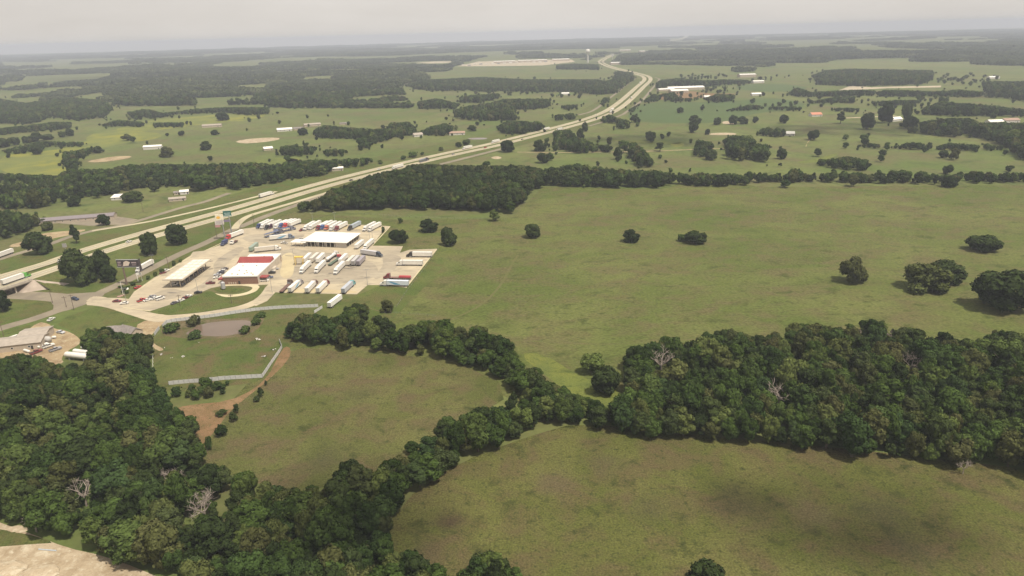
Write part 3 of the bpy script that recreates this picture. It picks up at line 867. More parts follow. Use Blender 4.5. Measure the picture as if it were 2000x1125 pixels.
WOODS = [   # outline, height, spacing, kinds, group key
    (WLL, 12.0, 5.4, 'foreground', 'LL'),
    (WROW, 11.5, 5.4, 'foreground', 'ROW'),
    (WR, 12.5, 5.5, 'foreground', 'R'),
    (WPINE, 14.0, 6.2, 'pinewood', 'P'),
    ([(1075, 765), (1130, 772), (1180, 792), (1200, 806), (1225, 812), (1250, 800), (1255, 860), (1195, 848), (1150, 838), (1085, 842)], 8.5, 4.8, 'foreground', 'LL'),
    ([(960, 680), (1012, 690), (1012, 728), (1045, 718), (1062, 735), (1078, 752), (1125, 762), (1110, 795), (1055, 788), (1010, 768), (965, 738)], 9.5, 4.4, 'foreground', 'ROW'),
    ([(1000, 755), (1040, 762), (1090, 772), (1090, 800), (1040, 805), (1000, 790)], 9, 5, 'foreground', 'LL'),
    ([(1090, 770), (1120, 770), (1150, 785), (1170, 805), (1140, 815), (1095, 800)], 9, 5, 'foreground', 'LL'),
    (cB((1540, 845), (1700, 820), (1800, 815), (2000, 845), (2340, 860), (2340, 960), (2000, 962), (1800, 955), (1560, 950)), 13.5, 7, 'mid', 'P'),
    (cF((1120, 680), (1150, 610), (1230, 555), (1330, 555), (1400, 570), (1450, 565), (1420, 620), (1380, 660), (1280, 690), (1180, 705)), 5.0, 4.2, 'foreground', 'SC'),
    (cE((0, 40), (60, 40), (200, 65), (340, 95), (355, 160), (230, 215), (130, 250), (0, 290), (-300, 300), (-300, 40)), 13, 7.0, 'mid', 'W'),
    (cA((0, 870), (340, 880), (420, 845), (640, 845), (780, 815), (1000, 810), (1200, 815), (1400, 805), (1640, 808), (1650, 840), (1900, 785), (2080, 795), (2080, 850), (2000, 880), (1800, 900), (1690, 935), (1530, 962), (1480, 990), (1410, 985), (1380, 960), (1200, 985), (1100, 950), (860, 965), (720, 1000), (600, 1040), (500, 1010), (420, 1050), (350, 1055), (260, 1085), (50, 1090), (0, 1100), (-150, 1110), (-150, 1050), (60, 985), (200, 950), (340, 940), (0, 942), (-150, 935), (-150, 870)), 11.5, 7.2, 'mid', 'W'),
    (cA((385, 740), (400, 735), (550, 712), (553, 760), (470, 790), (472, 865), (390, 870)), 10, 7, 'mid', 'W'),
    (cA((0, 730), (170, 690), (260, 672), (515, 680), (512, 710), (300, 715), (170, 752), (0, 757)), 9, 7, 'mid', 'W'),
    (cA((-100, 605), (180, 575), (320, 556), (445, 556), (445, 600), (330, 612), (200, 622), (-100, 648)), 10, 7, 'mid', 'W'),
    (cA((610, 572), (720, 542), (800, 550), (885, 558), (885, 590), (720, 588), (620, 596)), 9, 7, 'mid', 'W'),
    (cA((938, 560), (1128, 558), (1125, 591), (945, 590)), 8, 6, 'mid', 'W'),
    (cA((770, 495), (900, 478), (1000, 500), (1200, 475), (1400, 465), (1640, 465), (1640, 512), (1500, 522), (1380, 502), (1230, 507), (1080, 518), (900, 546), (820, 550)), 11, 8, 'mid', 'W'),
    (cA((-100, 395), (150, 440), (430, 405), (640, 425), (700, 470), (640, 535), (480, 552), (320, 530), (200, 572), (-100, 570)), 12, 8, 'mid', 'W'),
    (cA((1740, 715), (1800, 690), (1835, 705), (1930, 700), (1935, 760), (1830, 775), (1740, 765)), 8, 7, 'mid', 'W'),
    (cB((-130, 820), (100, 785), (275, 830), (265, 880), (100, 905), (-130, 900)), 10, 7, 'mid', 'W'),
    (cB((310, 790), (400, 780), (520, 775), (525, 820), (400, 840), (320, 835)), 9, 7, 'mid', 'W'),
    (cB((210, 730), (300, 715), (370, 730), (345, 772), (230, 775)), 9, 7, 'mid', 'W'),
    (cB((-30, 700), (85, 695), (80, 750), (190, 705), (185, 740), (60, 770), (-30, 770)), 9, 7, 'mid', 'W'),
    (cB((168, 600), (230, 575), (380, 590), (500, 598), (590, 600), (640, 560), (740, 555), (805, 600), (795, 645), (660, 655), (560, 695), (440, 740), (415, 710), (520, 662), (170, 665)), 10, 7, 'mid', 'W'),
    (cB((820, 605), (960, 562), (1022, 580), (1015, 642), (900, 650), (820, 645)), 10, 7, 'mid', 'W'),
    (cB((800, 430), (920, 412), (1050, 445), (1042, 482), (800, 478)), 12, 8, 'mid', 'W'),
    (cB((1050, 405), (1130, 392), (1300, 382), (1305, 418), (1180, 442), (1060, 442)), 12, 8, 'mid', 'W'),
    (cB((1025, 480), (1100, 460), (1250, 436), (1330, 415), (1600, 415), (1615, 460), (1500, 478), (1350, 492), (1405, 510), (1405, 552), (1200, 552), (1025, 542)), 12, 8, 'mid', 'W'),
    (cB((1265, 590), (1350, 548), (1555, 556), (1555, 612), (1460, 635), (1310, 632)), 11, 7, 'mid', 'W'),
    (cB((1640, 608), (1720, 602), (1785, 655), (1905, 690), (1895, 745), (1800, 755), (1630, 730)), 12, 7, 'mid', 'W'),
    (cB((700, 335), (850, 298), (1200, 282), (1450, 296), (1900, 296), (2000, 318), (2000, 385), (1900, 392), (1700, 375), (1500, 378), (1300, 375), (1000, 372), (800, 365)), 12, 9, 'far', 'F'),
    (cB((1640, 208), (1760, 200), (1905, 204), (1905, 242), (1650, 238)), 12, 10, 'far', 'F'),
    (cC((780, 380), (825, 312), (940, 325), (955, 385), (860, 455), (800, 495), (690, 500), (640, 460), (700, 400)), 12, 9, 'far', 'F'),
    (cC((-30, 545), (200, 528), (305, 560), (300, 605), (100, 625), (-30, 628)), 11, 8, 'mid', 'W'),
    (cC((330, 655), (480, 640), (500, 690), (340, 715)), 9, 8, 'mid', 'W'),
    (cC((395, 580), (510, 575), (512, 622), (400, 618)), 9, 8, 'mid', 'W'),
    (cC((670, 590), (720, 520), (770, 520), (720, 590)), 9, 8, 'mid', 'W'),
    (cC((1120, 430), (1150, 385), (1300, 370), (1500, 388), (1700, 378), (1850, 385), (1885, 415), (1700, 425), (1500, 445), (1250, 435), (1130, 460)), 12, 9, 'far', 'F'),
    (cC((905, 615), (1000, 565), (1100, 495), (1155, 500), (1155, 555), (1020, 575), (930, 655)), 11, 8, 'mid', 'W'),
    (cC((1175, 490), (1265, 478), (1310, 525), (1415, 525), (1410, 558), (1180, 558)), 11, 8, 'mid', 'W'),
    (cC((1450, 535), (1600, 495), (1745, 495), (1730, 555), (1600, 565)), 12, 8, 'mid', 'W'),
    (cC((1635, 620), (1740, 600), (1860, 575), (1975, 590), (1970, 622), (1860, 632), (1680, 638)), 11, 8, 'mid', 'W'),
    (cC((700, 675), (770, 652), (845, 690), (925, 700), (930, 770), (820, 775), (815, 730), (705, 725)), 11, 7, 'mid', 'W'),
    (cC((1415, 935), (1460, 855), (1560, 865), (1572, 925), (1500, 992), (1410, 985)), 12, 7, 'mid', 'W'),
    (cC((1620, 860), (1750, 815), (1880, 825), (1895, 890), (1985, 885), (1985, 1010), (1945, 1055), (1890, 1015), (1760, 1025), (1685, 1005), (1650, 930)), 14, 7, 'mid', 'W'),
    (cC((915, 890), (960, 870), (1025, 930), (1095, 1010), (1085, 1085), (1000, 1075), (915, 1015)), 13, 7, 'mid', 'W'),
    (cD((455, 400), (520, 365), (610, 395), (900, 380), (1025, 385), (1025, 422), (560, 432), (470, 422)), 12, 8.5, 'mid', 'W'),
    (cD((1030, 395), (1100, 380), (1400, 390), (1580, 380), (1730, 395), (1725, 432), (1030, 428)), 12, 8.5, 'mid', 'W'),
    (cD((575, 460), (750, 428), (915, 422), (875, 470), (600, 474)), 11, 8.5, 'mid', 'W'),
    (cD((985, 455), (1200, 445), (1335, 445), (1300, 485), (1000, 492)), 12, 8.5, 'mid', 'W'),
    (cD((325, 490), (520, 485), (560, 500), (550, 522), (330, 518)), 9, 8.5, 'mid', 'W'),
    (cD((725, 495), (920, 500), (930, 535), (740, 525)), 11, 8, 'mid', 'W'),
    (cD((1325, 500), (1450, 455), (1700, 475), (1900, 495), (2100, 515), (2100, 565), (1800, 555), (1550, 565), (1450, 555), (1330, 545)), 13, 8.5, 'mid', 'W'),
    (cD((1305, 590), (1400, 575), (1550, 562), (1640, 565), (1700, 595), (2150, 590), (2150, 880), (1985, 845), (1940, 830), (1890, 770), (1700, 705), (1600, 675), (1540, 695), (1305, 665)), 14, 7.5, 'mid', 'W'),
    (cD((1700, 325), (2150, 325), (2150, 490), (1900, 445), (1750, 435)), 13, 9, 'far', 'F'),
    (cD((605, 290), (700, 255), (850, 245), (1400, 255), (1385, 320), (1330, 352), (900, 362), (650, 352)), 13, 9, 'far', 'F'),
    (cD((865, 750), (980, 722), (1085, 742), (1085, 768), (880, 770)), 8, 6, 'mid', 'W'),
    (cD((1112, 750), (1250, 717), (1392, 737), (1395, 777), (1120, 770)), 10, 6.5, 'mid', 'W'),
    (cD((1405, 755), (1500, 722), (1695, 735), (1695, 782), (1420, 775)), 10, 6.5, 'mid', 'W'),
    (cD((1722, 745), (1760, 732), (1845, 742), (1842, 780), (1725, 778)), 8, 6.5, 'mid', 'W'),
    (cD((645, 830), (740, 830), (840, 810), (985, 835), (995, 915), (850, 910), (655, 875)), 10, 6.5, 'mid', 'W'),
    (cD((-10, 925), (100, 915), (200, 945), (235, 960), (190, 990), (90, 1015), (-10, 1015), (-200, 1010), (-250, 960), (-120, 915)), 10, 6.5, 'mid', 'W'),
    (cD((240, 930), (420, 940), (500, 890), (560, 915), (645, 925), (645, 978), (420, 985), (240, 980)), 12, 6.5, 'mid', 'W'),
    (cD((690, 930), (740, 915), (765, 975), (690, 978)), 8, 6, 'mid', 'W'),
    (cD((770, 915), (880, 915), (1100, 935), (1180, 893), (1265, 915), (1255, 985), (1000, 992), (780, 980)), 12, 6.5, 'mid', 'W'),
    (cD((1290, 945), (1400, 925), (1560, 935), (1545, 1015), (1460, 1005), (1300, 985)), 10, 6.5, 'mid', 'W'),
    (cD((1575, 940), (1650, 905), (1765, 925), (1755, 985), (1580, 985)), 11, 6.5, 'mid', 'W'),
    (cD((1765, 950), (1850, 915), (2150, 925), (2150, 975), (1780, 985)), 10, 6.5, 'mid', 'W'),
    (cD((265, 640), (330, 622), (360, 640), (400, 625), (455, 640), (455, 690), (350, 690), (270, 685)), 10, 7, 'mid', 'W'),
]
def fit_trees(poly, h, sp, style):
    """jittered grid of stems whose foot and top both fall within the outline seen in the photo"""
    gpts = np.array([tuple(G(x, y)) for x, y in poly])
    x0, y0 = gpts[:, 0].min(), gpts[:, 1].min()
    x1, y1 = gpts[:, 0].max(), gpts[:, 1].max()
    xs, ys = np.meshgrid(np.arange(x0, x1, sp), np.arange(y0, y1, sp * 0.87))
    xs[::2] += sp / 2
    P = np.stack([xs.ravel(), ys.ravel(), np.zeros(xs.size)], 1)
    P[:, :2] += RNG.uniform(-0.38, 0.38, (len(P), 2)) * sp
    d = np.linalg.norm(P - [0, 0, CAMH], axis=1)
    hw = (1.4 if style in ('foreground', 'pinewood') else 1.0) * FPX / d      # half a crown in photo pixels
    wob = np.stack([np.sin(P[:, 0] / 19 + P[:, 1] / 41) + np.sin(P[:, 1] / 27 - P[:, 0] / 13), np.sin(P[:, 0] / 23 + 1) + np.sin(P[:, 1] / 17 + P[:, 0] / 31)], 1)
    wob *= (FPX / d)[:, None] * ([1.5, 0.5] if style in ('foreground', 'pinewood') else [3.0, 0.8])
    b0 = PXA(P)
    ok = in_poly(b0 + wob, poly) & in_poly(b0 + np.stack([hw, 0 * hw], 1), poly) & in_poly(b0 - np.stack([hw, 0 * hw], 1), poly)
    if style not in ('foreground', 'pinewood'):
        ok &= RNG.uniform(size=len(P)) > 0.07
    P, wob = P[ok], wob[ok]
    u = RNG.uniform(size=len(P))
    hh = h * (np.where(u < 0.35, RNG.uniform(0.42, 0.68, len(P)), np.where(u < 0.85, RNG.uniform(0.75, 1.05, len(P)), RNG.uniform(1.08, 1.38, len(P)))) if style == 'foreground' else RNG.uniform(0.55, 1.3, len(P)) if style != 'pinewood' else RNG.uniform(.75, 1.2, len(P)))
    ok = np.zeros(len(P), bool)
    for f in (1.0, 0.82, 0.66, 0.5, 0.38):
        need = ~ok
        T = P.copy()
        T[:, 2] = hh * f * 0.93
        g = in_poly(PXA(T), poly) & need
        hh[g] *= f
        ok |= g
    return P[ok], hh[ok]
STEMS = []      # (x, y, h, wood style, key, pixel size)
for poly, h, sp, style, key in WOODS:
    P, hh = fit_trees(poly, h, sp, style)
    d = np.linalg.norm(P - [0, 0, CAMH], axis=1)
    px = PXA(P)
    for p, a, dd, q in zip(P, hh, d, px):
        STEMS.append((p[0], p[1], a, style, key, a / dd, q[0], q[1]))
g_f = np.random.default_rng(77)
for poly, h, sp, style, key in WOODS:
    if style not in ('mid', 'far'):
        continue
    n = len(poly)
    for i in range(n):
        (x0, y0), (x1, y1) = poly[i], poly[(i + 1) % n]
        L = (G(x1, y1) - G(x0, y0)).length
        for _ in range(int(L / (30 if style == 'mid' else 45))):
            t = g_f.uniform()
            sc_ = FPX / (G(x0, y0) - Vector((0, 0, CAMH))).length
            x, y = x0 + (x1 - x0) * t + g_f.normal() * 9 * sc_, y0 + (y1 - y0) * t + g_f.normal() * 2.2 * sc_ + 1.2 * sc_
            if in_poly(np.array([[x, y]]), poly)[0] or (x > 1240 and 352 < y < 372 and g_f.uniform() < .7):
                continue
            q = G(x, y)
            hh_ = g_f.uniform(2.5, 8.5)
            STEMS.append((q.x, q.y, hh_, style, 'fringe', 0, x, y))
# the nearly unbroken tree row along the far edge of the pasture
ROWPX = [(1306, 361), (1400, 364), (1460, 361), (1476, 357), (1590, 357), (1612, 357), (1700, 358), (1780, 359), (1860, 362), (1872, 358), (1930, 358), (2010, 357), (2120, 356)]
for (x0, y0), (x1, y1) in zip(ROWPX[:-1], ROWPX[1:]):
    a_, b_ = G(x0, y0), G(x1, y1)
    for i in range(int((b_ - a_).length / 3.3)):
        q = a_.lerp(b_, g_f.uniform())
        q.y += g_f.uniform(-2, 11)
        x, y = PXA(np.array(tuple(q)))
        if 1593 < x < 1604 or 1842 < x < 1852:
            continue
        big = 0.5 + 0.5 * math.sin(q.x / 16.0) * math.sin(q.x / 37.0 + 1)
        STEMS.append((q.x, q.y, g_f.uniform(5, 8.5) + 5.5 * big * g_f.uniform(.5, 1), 'rowtree', 'fringe', 0, x, y))
print('stems', len(STEMS))

# ------------------------------------------------------------------ single trees: box seen in the photo, kind, label
def bb(c, x0, y0, x1, y1):
    (a, b), (d, e) = c((x0, y0), (x1, y1))
    return a, b, d, e
ID = lambda *p: list(p)
SINGLE = [
    ((1022, 436, 1058, 467), 'dark', 'lone round dark tree in the big pasture, closest to the wood beside the truck stop'),
    ((1214, 448, 1249, 475), 'dark', 'lone small dark tree in the open middle of the big pasture'),
    ((1337, 449, 1381, 479), 'dark', 'low spreading dark tree in the pasture with a small bush on its left'),
    ((1322, 457, 1345, 473), 'shrub', 'small low bush touching the left side of the low spreading pasture tree'),
    ((1893, 463, 1948, 494), 'dark', 'low wide dark tree alone near the right edge, farthest up the pasture'),
    ((1640, 504, 1690, 556), 'olive', 'thin brownish half-bare tree standing alone in the pasture'),
    ((1765, 519, 1848, 575), 'olive', 'broad olive-brown domed oak in the pasture with a darker tree behind it'),
    ((1815, 513, 1880, 556), 'dark', 'dark green tree half hidden behind the broad olive-brown oak'),
    ((1910, 538, 2006, 614), 'dark', 'largest dark spreading oak at the right edge of the pasture'),
    (bb(c0, 1750, 110, 1905, 220), 'dark', 'tree on the grass behind the truck stop, farthest from the paving'),
    (bb(c0, 1520, 180, 1680, 310), 'dark', 'tree on the grass right beside the paved truck stop corner'),
    (bb(c0, 1920, 170, 2040, 325), 'dark', 'taller of the paired trees on the grass right of the truck stop'),
    ((862, 454, 896, 482), 'dark', 'lower of the paired trees on the grass right of the truck stop'),
    ((955, 408, 978, 433), 'oak', 'small tree standing in front of the wood at the pasture corner'),
    (bb(c0, 1445, 740, 1560, 850), 'olive', 'thin scrubby olive tree beside the white trailer left on the grass'),
    (bb(cH, 1600, 300, 1745, 435), 'oak', 'paired bushy tree in the grassy gap, farther from the right wood'),
    (bb(cH, 1670, 380, 1840, 555), 'dark', 'dark round tree in the grassy gap just left of the right wood'),
    (bb(cE, 215, 240, 395, 395), 'dark', 'twin-crowned dark tree between the highway and the left frontage road'),
    (bb(cE, 565, 175, 635, 305), 'pine', 'slim dark pine between the highway and the far frontage road'),
    (bb(cE, 1110, 230, 1245, 400), 'dark', 'dark upright tree on the verge between highway and forecourt'),
    (bb(cE, 1310, 160, 1465, 320), 'dark', 'dark round-topped tree on the verge below the tall roadside signs'),
    (bb(cE, 515, 385, 740, 640), 'dark', 'biggest tree of the dark clump on the highway verge near the bridge'),
    (bb(cE, 700, 370, 870, 580), 'dark', 'tallest right-hand tree of the dark clump on the verge near the bridge'),
    (bb(cE, 800, 480, 915, 610), 'dark', 'low tree at the right foot of the dark clump near the bridge'),
    (bb(cE, -40, 690, 85, 845), 'dark', 'dark tree cut by the left edge below the bridge'),
    (bb(cE, 765, 85, 860, 165), 'dark', 'round tree beside the long low motel building'),
    (bb(cE, 335, 140, 415, 205), 'olive', 'olive bushy tree in front of the motel parking'),
    (bb(cA, 910, 925, 975, 985), 'oak', 'round bright tree on the lawn between the white bungalow and the wood'),
    (bb(cA, 1150, 875, 1280, 985), 'oak', 'large pale green tree beside the roadside trailer home'),
    (bb(cA, 425, 1015, 500, 1075), 'dark', 'dark round tree on the grass below the white bungalow'),
    (bb(cA, 665, 945, 730, 1000), 'dark', 'dark tree just behind the white bungalow'),
    (bb(cA, 755, 985, 870, 1050), 'dark', 'dark bushy tree on the right side of the white bungalow'),
    (bb(cA, 185, 985, 280, 1085), 'olive', 'brown-green tree at the left wood edge above the motel'),
    (bb(cA, 1225, 680, 1295, 730), 'dark', 'lone dark tree in the green field between the white barn and the sand patch'),
    (bb(cA, 975, 715, 1060, 775), 'olive', 'wide olive tree beside the white long barn'),
    (bb(cA, 575, 710, 632, 748), 'dark', 'small dark tree right of the hedge corner in the yellow field'),
    (bb(cA, 200, 705, 258, 758), 'dark', 'small tree at the end of the hedge in the yellow field'),
    (bb(cA, 750, 635, 808, 672), 'olive', 'small spreading tree on the yellow flower field'),
    (bb(cA, 1090, 612, 1128, 642), 'dark', 'small lone tree below the rectangular hedge block'),
    (bb(cA, 1290, 608, 1338, 638), 'dark', 'small lone tree below the grey-roofed long shed'),
    (bb(cA, 1318, 505, 1402, 550), 'dark', 'round tree just behind the grey-roofed long shed'),
    (bb(cA, 192, 632, 262, 678), 'dark', 'round tree in the row at the far left meadow, largest of the row'),
    (bb(cA, 62, 655, 122, 700), 'dark', 'round tree second from the left edge in the far left meadow row'),
    (bb(cA, 142, 652, 180, 688), 'dark', 'smallest round tree in the far left meadow row'),
    (bb(cA, 262, 637, 326, 668), 'dark', 'low tree following the largest one in the far left meadow row'),
    (bb(cA, -20, 668, 55, 715), 'dark', 'tree cut by the left edge in the far left meadow row'),
    (bb(cA, 362, 618, 402, 652), 'dark', 'left one of two small trees under the far left hedgerow'),
    (bb(cA, 402, 604, 450, 645), 'dark', 'right one of two small trees under the far left hedgerow'),
    (bb(cA, 1820, 595, 1880, 640), 'dark', 'small tree beside the white farmhouse roofs'),
    (bb(cB, 1100, 578, 1162, 615), 'dark', 'lone dark tree in the meadow above the small farm pond'),
    (bb(cB, 1070, 660, 1125, 700), 'dark', 'right one of two trees by the farm pond near the highway'),
    (bb(cB, 1028, 680, 1072, 712), 'dark', 'left one of two trees by the farm pond near the highway'),
    (bb(cB, 1298, 668, 1398, 745), 'dark', 'dense dark tree clump at the near edge of the highway bend'),
    (bb(cB, 1498, 668, 1588, 738), 'dark', 'pair of merged trees in the meadow right of the highway'),
    (bb(cB, 1522, 740, 1608, 812), 'dark', 'lone round tree in the meadow above the pine wood corner'),
    (bb(cB, 1768, 598, 1818, 665), 'dark', 'upright tree at the back of the clump by the highway'),
    (bb(cB, 1798, 562, 1842, 618), 'dark', 'tallest tree touching the near highway edge behind the clump'),
    (bb(cB, 1195, 795, 1250, 835), 'oak', 'tree top breaking the far edge of the pine wood'),
    (bb(cC, 1035, 785, 1125, 862), 'dark', 'lone round very dark tree in the middle of the far right meadow'),
    (bb(cC, 1118, 865, 1192, 945), 'pine', 'thin tree with bare lower trunk beside the farm lane'),
    (bb(cC, 828, 855, 915, 960), 'oak', 'loose upright tree left of the tall tree clump on the lane'),
    (bb(cC, 788, 915, 862, 1010), 'dark', 'dark pointed tree in front of the loose upright tree'),
    (bb(cC, 700, 892, 788, 952), 'dark', 'low wide bush-like tree left of the pointed tree'),
    (bb(cC, 1500, 930, 1602, 1015), 'dark', 'round dark tree just left of the farmhouse grove'),
    (bb(cC, 1505, 770, 1548, 815), 'dark', 'small tree at the left end of the pale stock pond'),
    (bb(cC, 1375, 665, 1475, 735), 'dark', 'back tree of the dark pair at the crop field edge'),
    (bb(cC, 1378, 715, 1455, 800), 'dark', 'front tree of the dark pair at the crop field edge'),
    (bb(cC, 1570, 680, 1635, 738), 'dark', 'tree left of the pale pond at the crop field edge'),
    (bb(cC, 1690, 665, 1760, 735), 'dark', 'first of three trees right of the pale pond by the crop field'),
    (bb(cC, 1755, 675, 1840, 732), 'dark', 'second of three trees right of the pale pond by the crop field'),
    (bb(cC, 1875, 672, 1922, 722), 'dark', 'last of three trees right of the pale pond by the crop field'),
    (bb(cC, 1285, 600, 1340, 645), 'dark', 'small tree inside the green crop field'),
    (bb(cC, 1465, 582, 1505, 635), 'pine', 'thin tree standing alone in the green crop field'),
    (bb(cC, 918, 662, 992, 720), 'dark', 'tree beside the highway at the crop field corner'),
    (bb(cD, 585, 642, 657, 710), 'dark', 'lone round tree in the smooth far right meadow'),
    (bb(cD, 385, 765, 450, 832), 'dark', 'tree beside the tan driveway right of the farmhouse grove'),
    (bb(cD, 1435, 780, 1490, 825), 'dark', 'left tree of the pair below the long hedgerow'),
    (bb(cD, 1500, 770, 1555, 838), 'olive', 'olive right tree of the pair below the long hedgerow'),
    (bb(cD, 1460, 872, 1518, 930), 'dark', 'lone tree between the hedgerow and the pasture edge row'),
    (bb(cD, 770, 528, 825, 602), 'pine', 'upright tree beside the far white driveway'),
    (bb(cD, 925, 545, 1015, 642), 'dark', 'dark two-stage tree at the shaded far meadow corner'),
    (bb(cD, 1040, 482, 1130, 600), 'dark', 'tall dark tree beside the far white cottage'),
    (bb(cD, 1190, 478, 1252, 580), 'dark', 'tall tree right of the far white cottage'),
    (bb(cD, 1190, 562, 1288, 635), 'dark', 'round dark tree in front of the far white cottage'),
    (bb(cD, 400, 548, 460, 600), 'dark', 'small tree at the right end of the far crop field'),
    (bb(cD, 838, 932, 905, 1010), 'oak', 'tree bulging out of the pasture edge row onto the grass, middle one'),
    (bb(cD, 405, 965, 475, 1018), 'oak', 'small tree bulging out of the pasture edge row, left one'),
    (bb(cD, 1450, 945, 1545, 1015), 'dark', 'dark tree bulging out of the pasture edge row, right one'),
    (bb(cI, 820, 110, 960, 240), 'oak', 'tree leaning out of the hedge belt over the middle field'),
    (bb(cI, 1020, 1000, 1240, 1200), 'oak', 'bushy tree at the bottom edge under the foreground meadow'),
    (bb(cI, 200, 395, 355, 560), 'dark', 'round dark tree rising above the hedge belt beside a bare tree'),
    ((1340, 1103, 1415, 1170), 'dark', 'dark tree top poking in at the bottom edge of the foreground meadow'),
    (bb(cJ, 50, 690, 175, 830), 'pine', 'tall dark tree at the left front corner of the right wood'),
    (bb(cG0 := (lambda *p: crop(0, 800, 3.125, p)), 430, 190, 690, 420), 'dark', 'large dark grey-green oak amid the brighter trees of the lower left wood'),
    (bb(cG0, 670, 710, 960, 960), 'oak', 'pale green oak at the lower left wood edge over the sandy ground'),
    (bb(cF, 1425, 165, 1000 + 0, 0) if False else bb(cJ, 1560, 630, 1640, 720), 'dark', 'small round dark tree standing out on the back edge of the right wood'),
]
def fit_box(b):
    x0, y0, x1, y1 = b
    xm = (x0 + x1) / 2
    p = G(xm, y1)
    d = (p - Vector((0, 0, CAMH))).length
    sa = CAMH / d
    ca = math.sqrt(1 - sa * sa)
    fy = y1 - 0.32 * (x1 - x0) * sa
    p = G(xm, fy)
    d = (p - Vector((0, 0, CAMH))).length
    w = (x1 - x0) * d / FPX
    h = max(((fy - y0) * d / FPX - 0.2 * w * sa) / ca, 1.2)
    return p, h, w
TREES_N = 0
for i, (b, kind, label) in enumerate(SINGLE):
    p, h, w = fit_box(b)
    if kind == 'shrub':
        plant('bush', 'shrub', i, p, h, w, label, 'bush')
        continue
    w *= 0.92
    plant('tree' if kind != 'pine' else 'pine_tree', {'dark': 'round', 'olive': 'roundo'}.get(kind, kind), i, p, h, w, label, 'tree')
    TREES_N += 1
# shrubs round the pond, by the forecourt, along the red bank
SHR = [
    (bb(cF, 1135, 165, 1240, 245), 'tallest pale green bush beside the pond and the white fence'),
    (bb(cF, 985, 215, 1110, 285), 'sprawling bush at the left end of the pond'),
    (bb(cF, 1140, 258, 1245, 325), 'round bush on the near left bank of the pond'),
    (bb(cF, 1455, 230, 1540, 292), 'round bush on the near right bank of the pond'),
    (bb(cF, 1530, 180, 1600, 240), 'bush at the far right bank of the pond'),
    (bb(cF, 1540, 150, 1640, 195), 'low bush against the white fence behind the pond'),
    (bb(cF, 1575, 615, 1615, 675), 'largest dark cedar bush on the reddish bank below the fence corner'),
    (bb(cF, 1548, 665, 1590, 705), 'small cedar bush just below the largest one'),
    (bb(cF, 1430, 710, 1465, 775), 'slim dark cedar halfway down the reddish bank'),
    (bb(cF, 1398, 765, 1450, 832), 'dark cedar with full base halfway down the reddish bank'),
    (bb(cF, 1320, 845, 1390, 920), 'loose double bush near the lower end of the reddish bank'),
    (bb(cF, 1262, 920, 1302, 1000), 'thin weedy bush at the lower end of the reddish bank'),
    (bb(cF, 1320, 750, 1390, 795), 'low weedy bush on the brown ground beside the cedars'),
    (bb(cF, 1615, 570, 1635, 605), 'tiny cedar sprig at the top of the reddish bank'),
    (bb(cF, 985, 630, 1025, 665), 'small bush at the edge of the lower left wood'),
    (bb(cF, 1050, 615, 1110, 675), 'pale bush outside the near end of the fence'),
    (bb(cE, 1145, 555, 1175, 585), 'small clipped shrub on the forecourt strip, closest to the billboard'),
    (bb(cE, 1200, 525, 1235, 560), 'second clipped shrub on the forecourt strip'),
    (bb(cE, 1250, 500, 1285, 540), 'third clipped shrub on the forecourt strip beside a parked car'),
    (bb(cE, 1348, 440, 1375, 480), 'tall clipped shrub on the forecourt strip'),
    (bb(cE, 1400, 425, 1428, 452), 'farthest clipped shrub on the forecourt strip'),
    (bb(c0, 1590, 98, 1630, 148), 'small dark bush on the grass behind the truck stop'),
    (bb(c0, 1460, 170, 1490, 220), 'dark upright bush at the back right corner of the lot'),
    (bb(cB, 915, 705, 965, 735), 'low bush row end along the highway near the farm pond'),
    (bb(cB, 740, 738, 800, 775), 'dark low bush along the highway fence, largest of the string'),
    (bb(cB, 695, 762, 730, 788), 'small bush along the highway fence left of the largest'),
    (bb(cB, 550, 790, 590, 815), 'small bush along the highway fence, first of the string'),
    (bb(cB, 815, 740, 840, 760), 'tiny bush along the highway fence right of the largest'),
]
for i, (b, label) in enumerate(SHR):
    p, h, w = fit_box(b)
    if 'pond' in label:
        h, w = h * .8, w * .8
    plant('cedar_bush' if 'cedar' in label else 'bush', 'pine' if 'cedar' in label else 'shrub', i, p, h, w, label, 'bush')
# bare dead trees
DEADS = []
for i, (b, label) in enumerate([
    (bb(cG0, 1110, 430, 1410, 640), 'large bleached dead tree with spreading bare branches in the lower left wood'),
    (bb(cG0, 960, 320, 1150, 440), 'grey half-dead tree just above the large bleached one'),
    (bb(cG0, 170, 600, 280, 740), 'pinkish bare tree at the wood edge by the sandy ground'),
    (bb(cG0, 480, 410, 580, 540), 'thin bare tree deep in the lower left wood'),
    (bb(cI, 330, 410, 430, 560), 'bare forked tree beside the round dark tree in the hedge belt'),
    (bb(cJ, 195, 670, 260, 830), 'bare trunk with broken limbs at the left corner of the right wood'),
    (bb(cJ, 1390, 690, 1490, 800), 'pale bare crown amid the right wood, near its back edge'),
    (bb(cJ, 1130, 590, 1220, 680), 'bare branches left of the tallest tree on the right wood back edge'),
    (bb(cJ, 760, 840, 840, 960), 'thin bleached snag in the middle of the right wood'),
    (bb(cK, 1640, 270, 1760, 360), 'fallen bare branches at the front edge of the right wood'),
    (bb(cJ, 1330, 590, 1400, 690), 'bare branches right of the tallest tree on the right wood back edge'),
]):
    p, h, w = fit_box(b)
    lift = 5.0 if i in (0, 1, 3, 6, 8) else 0.5
    foot = G((b[0] + b[2]) / 2, b[3] + lift * 3)
    DEADS.append((b, foot))
    o = thing('dead_tree', label, 'dead tree', foot, RNG.uniform(0, 6), None)
    link('branches', dead_mesh(50 + i, h + lift, w / 2, 5 if w > 9 else 4), o)

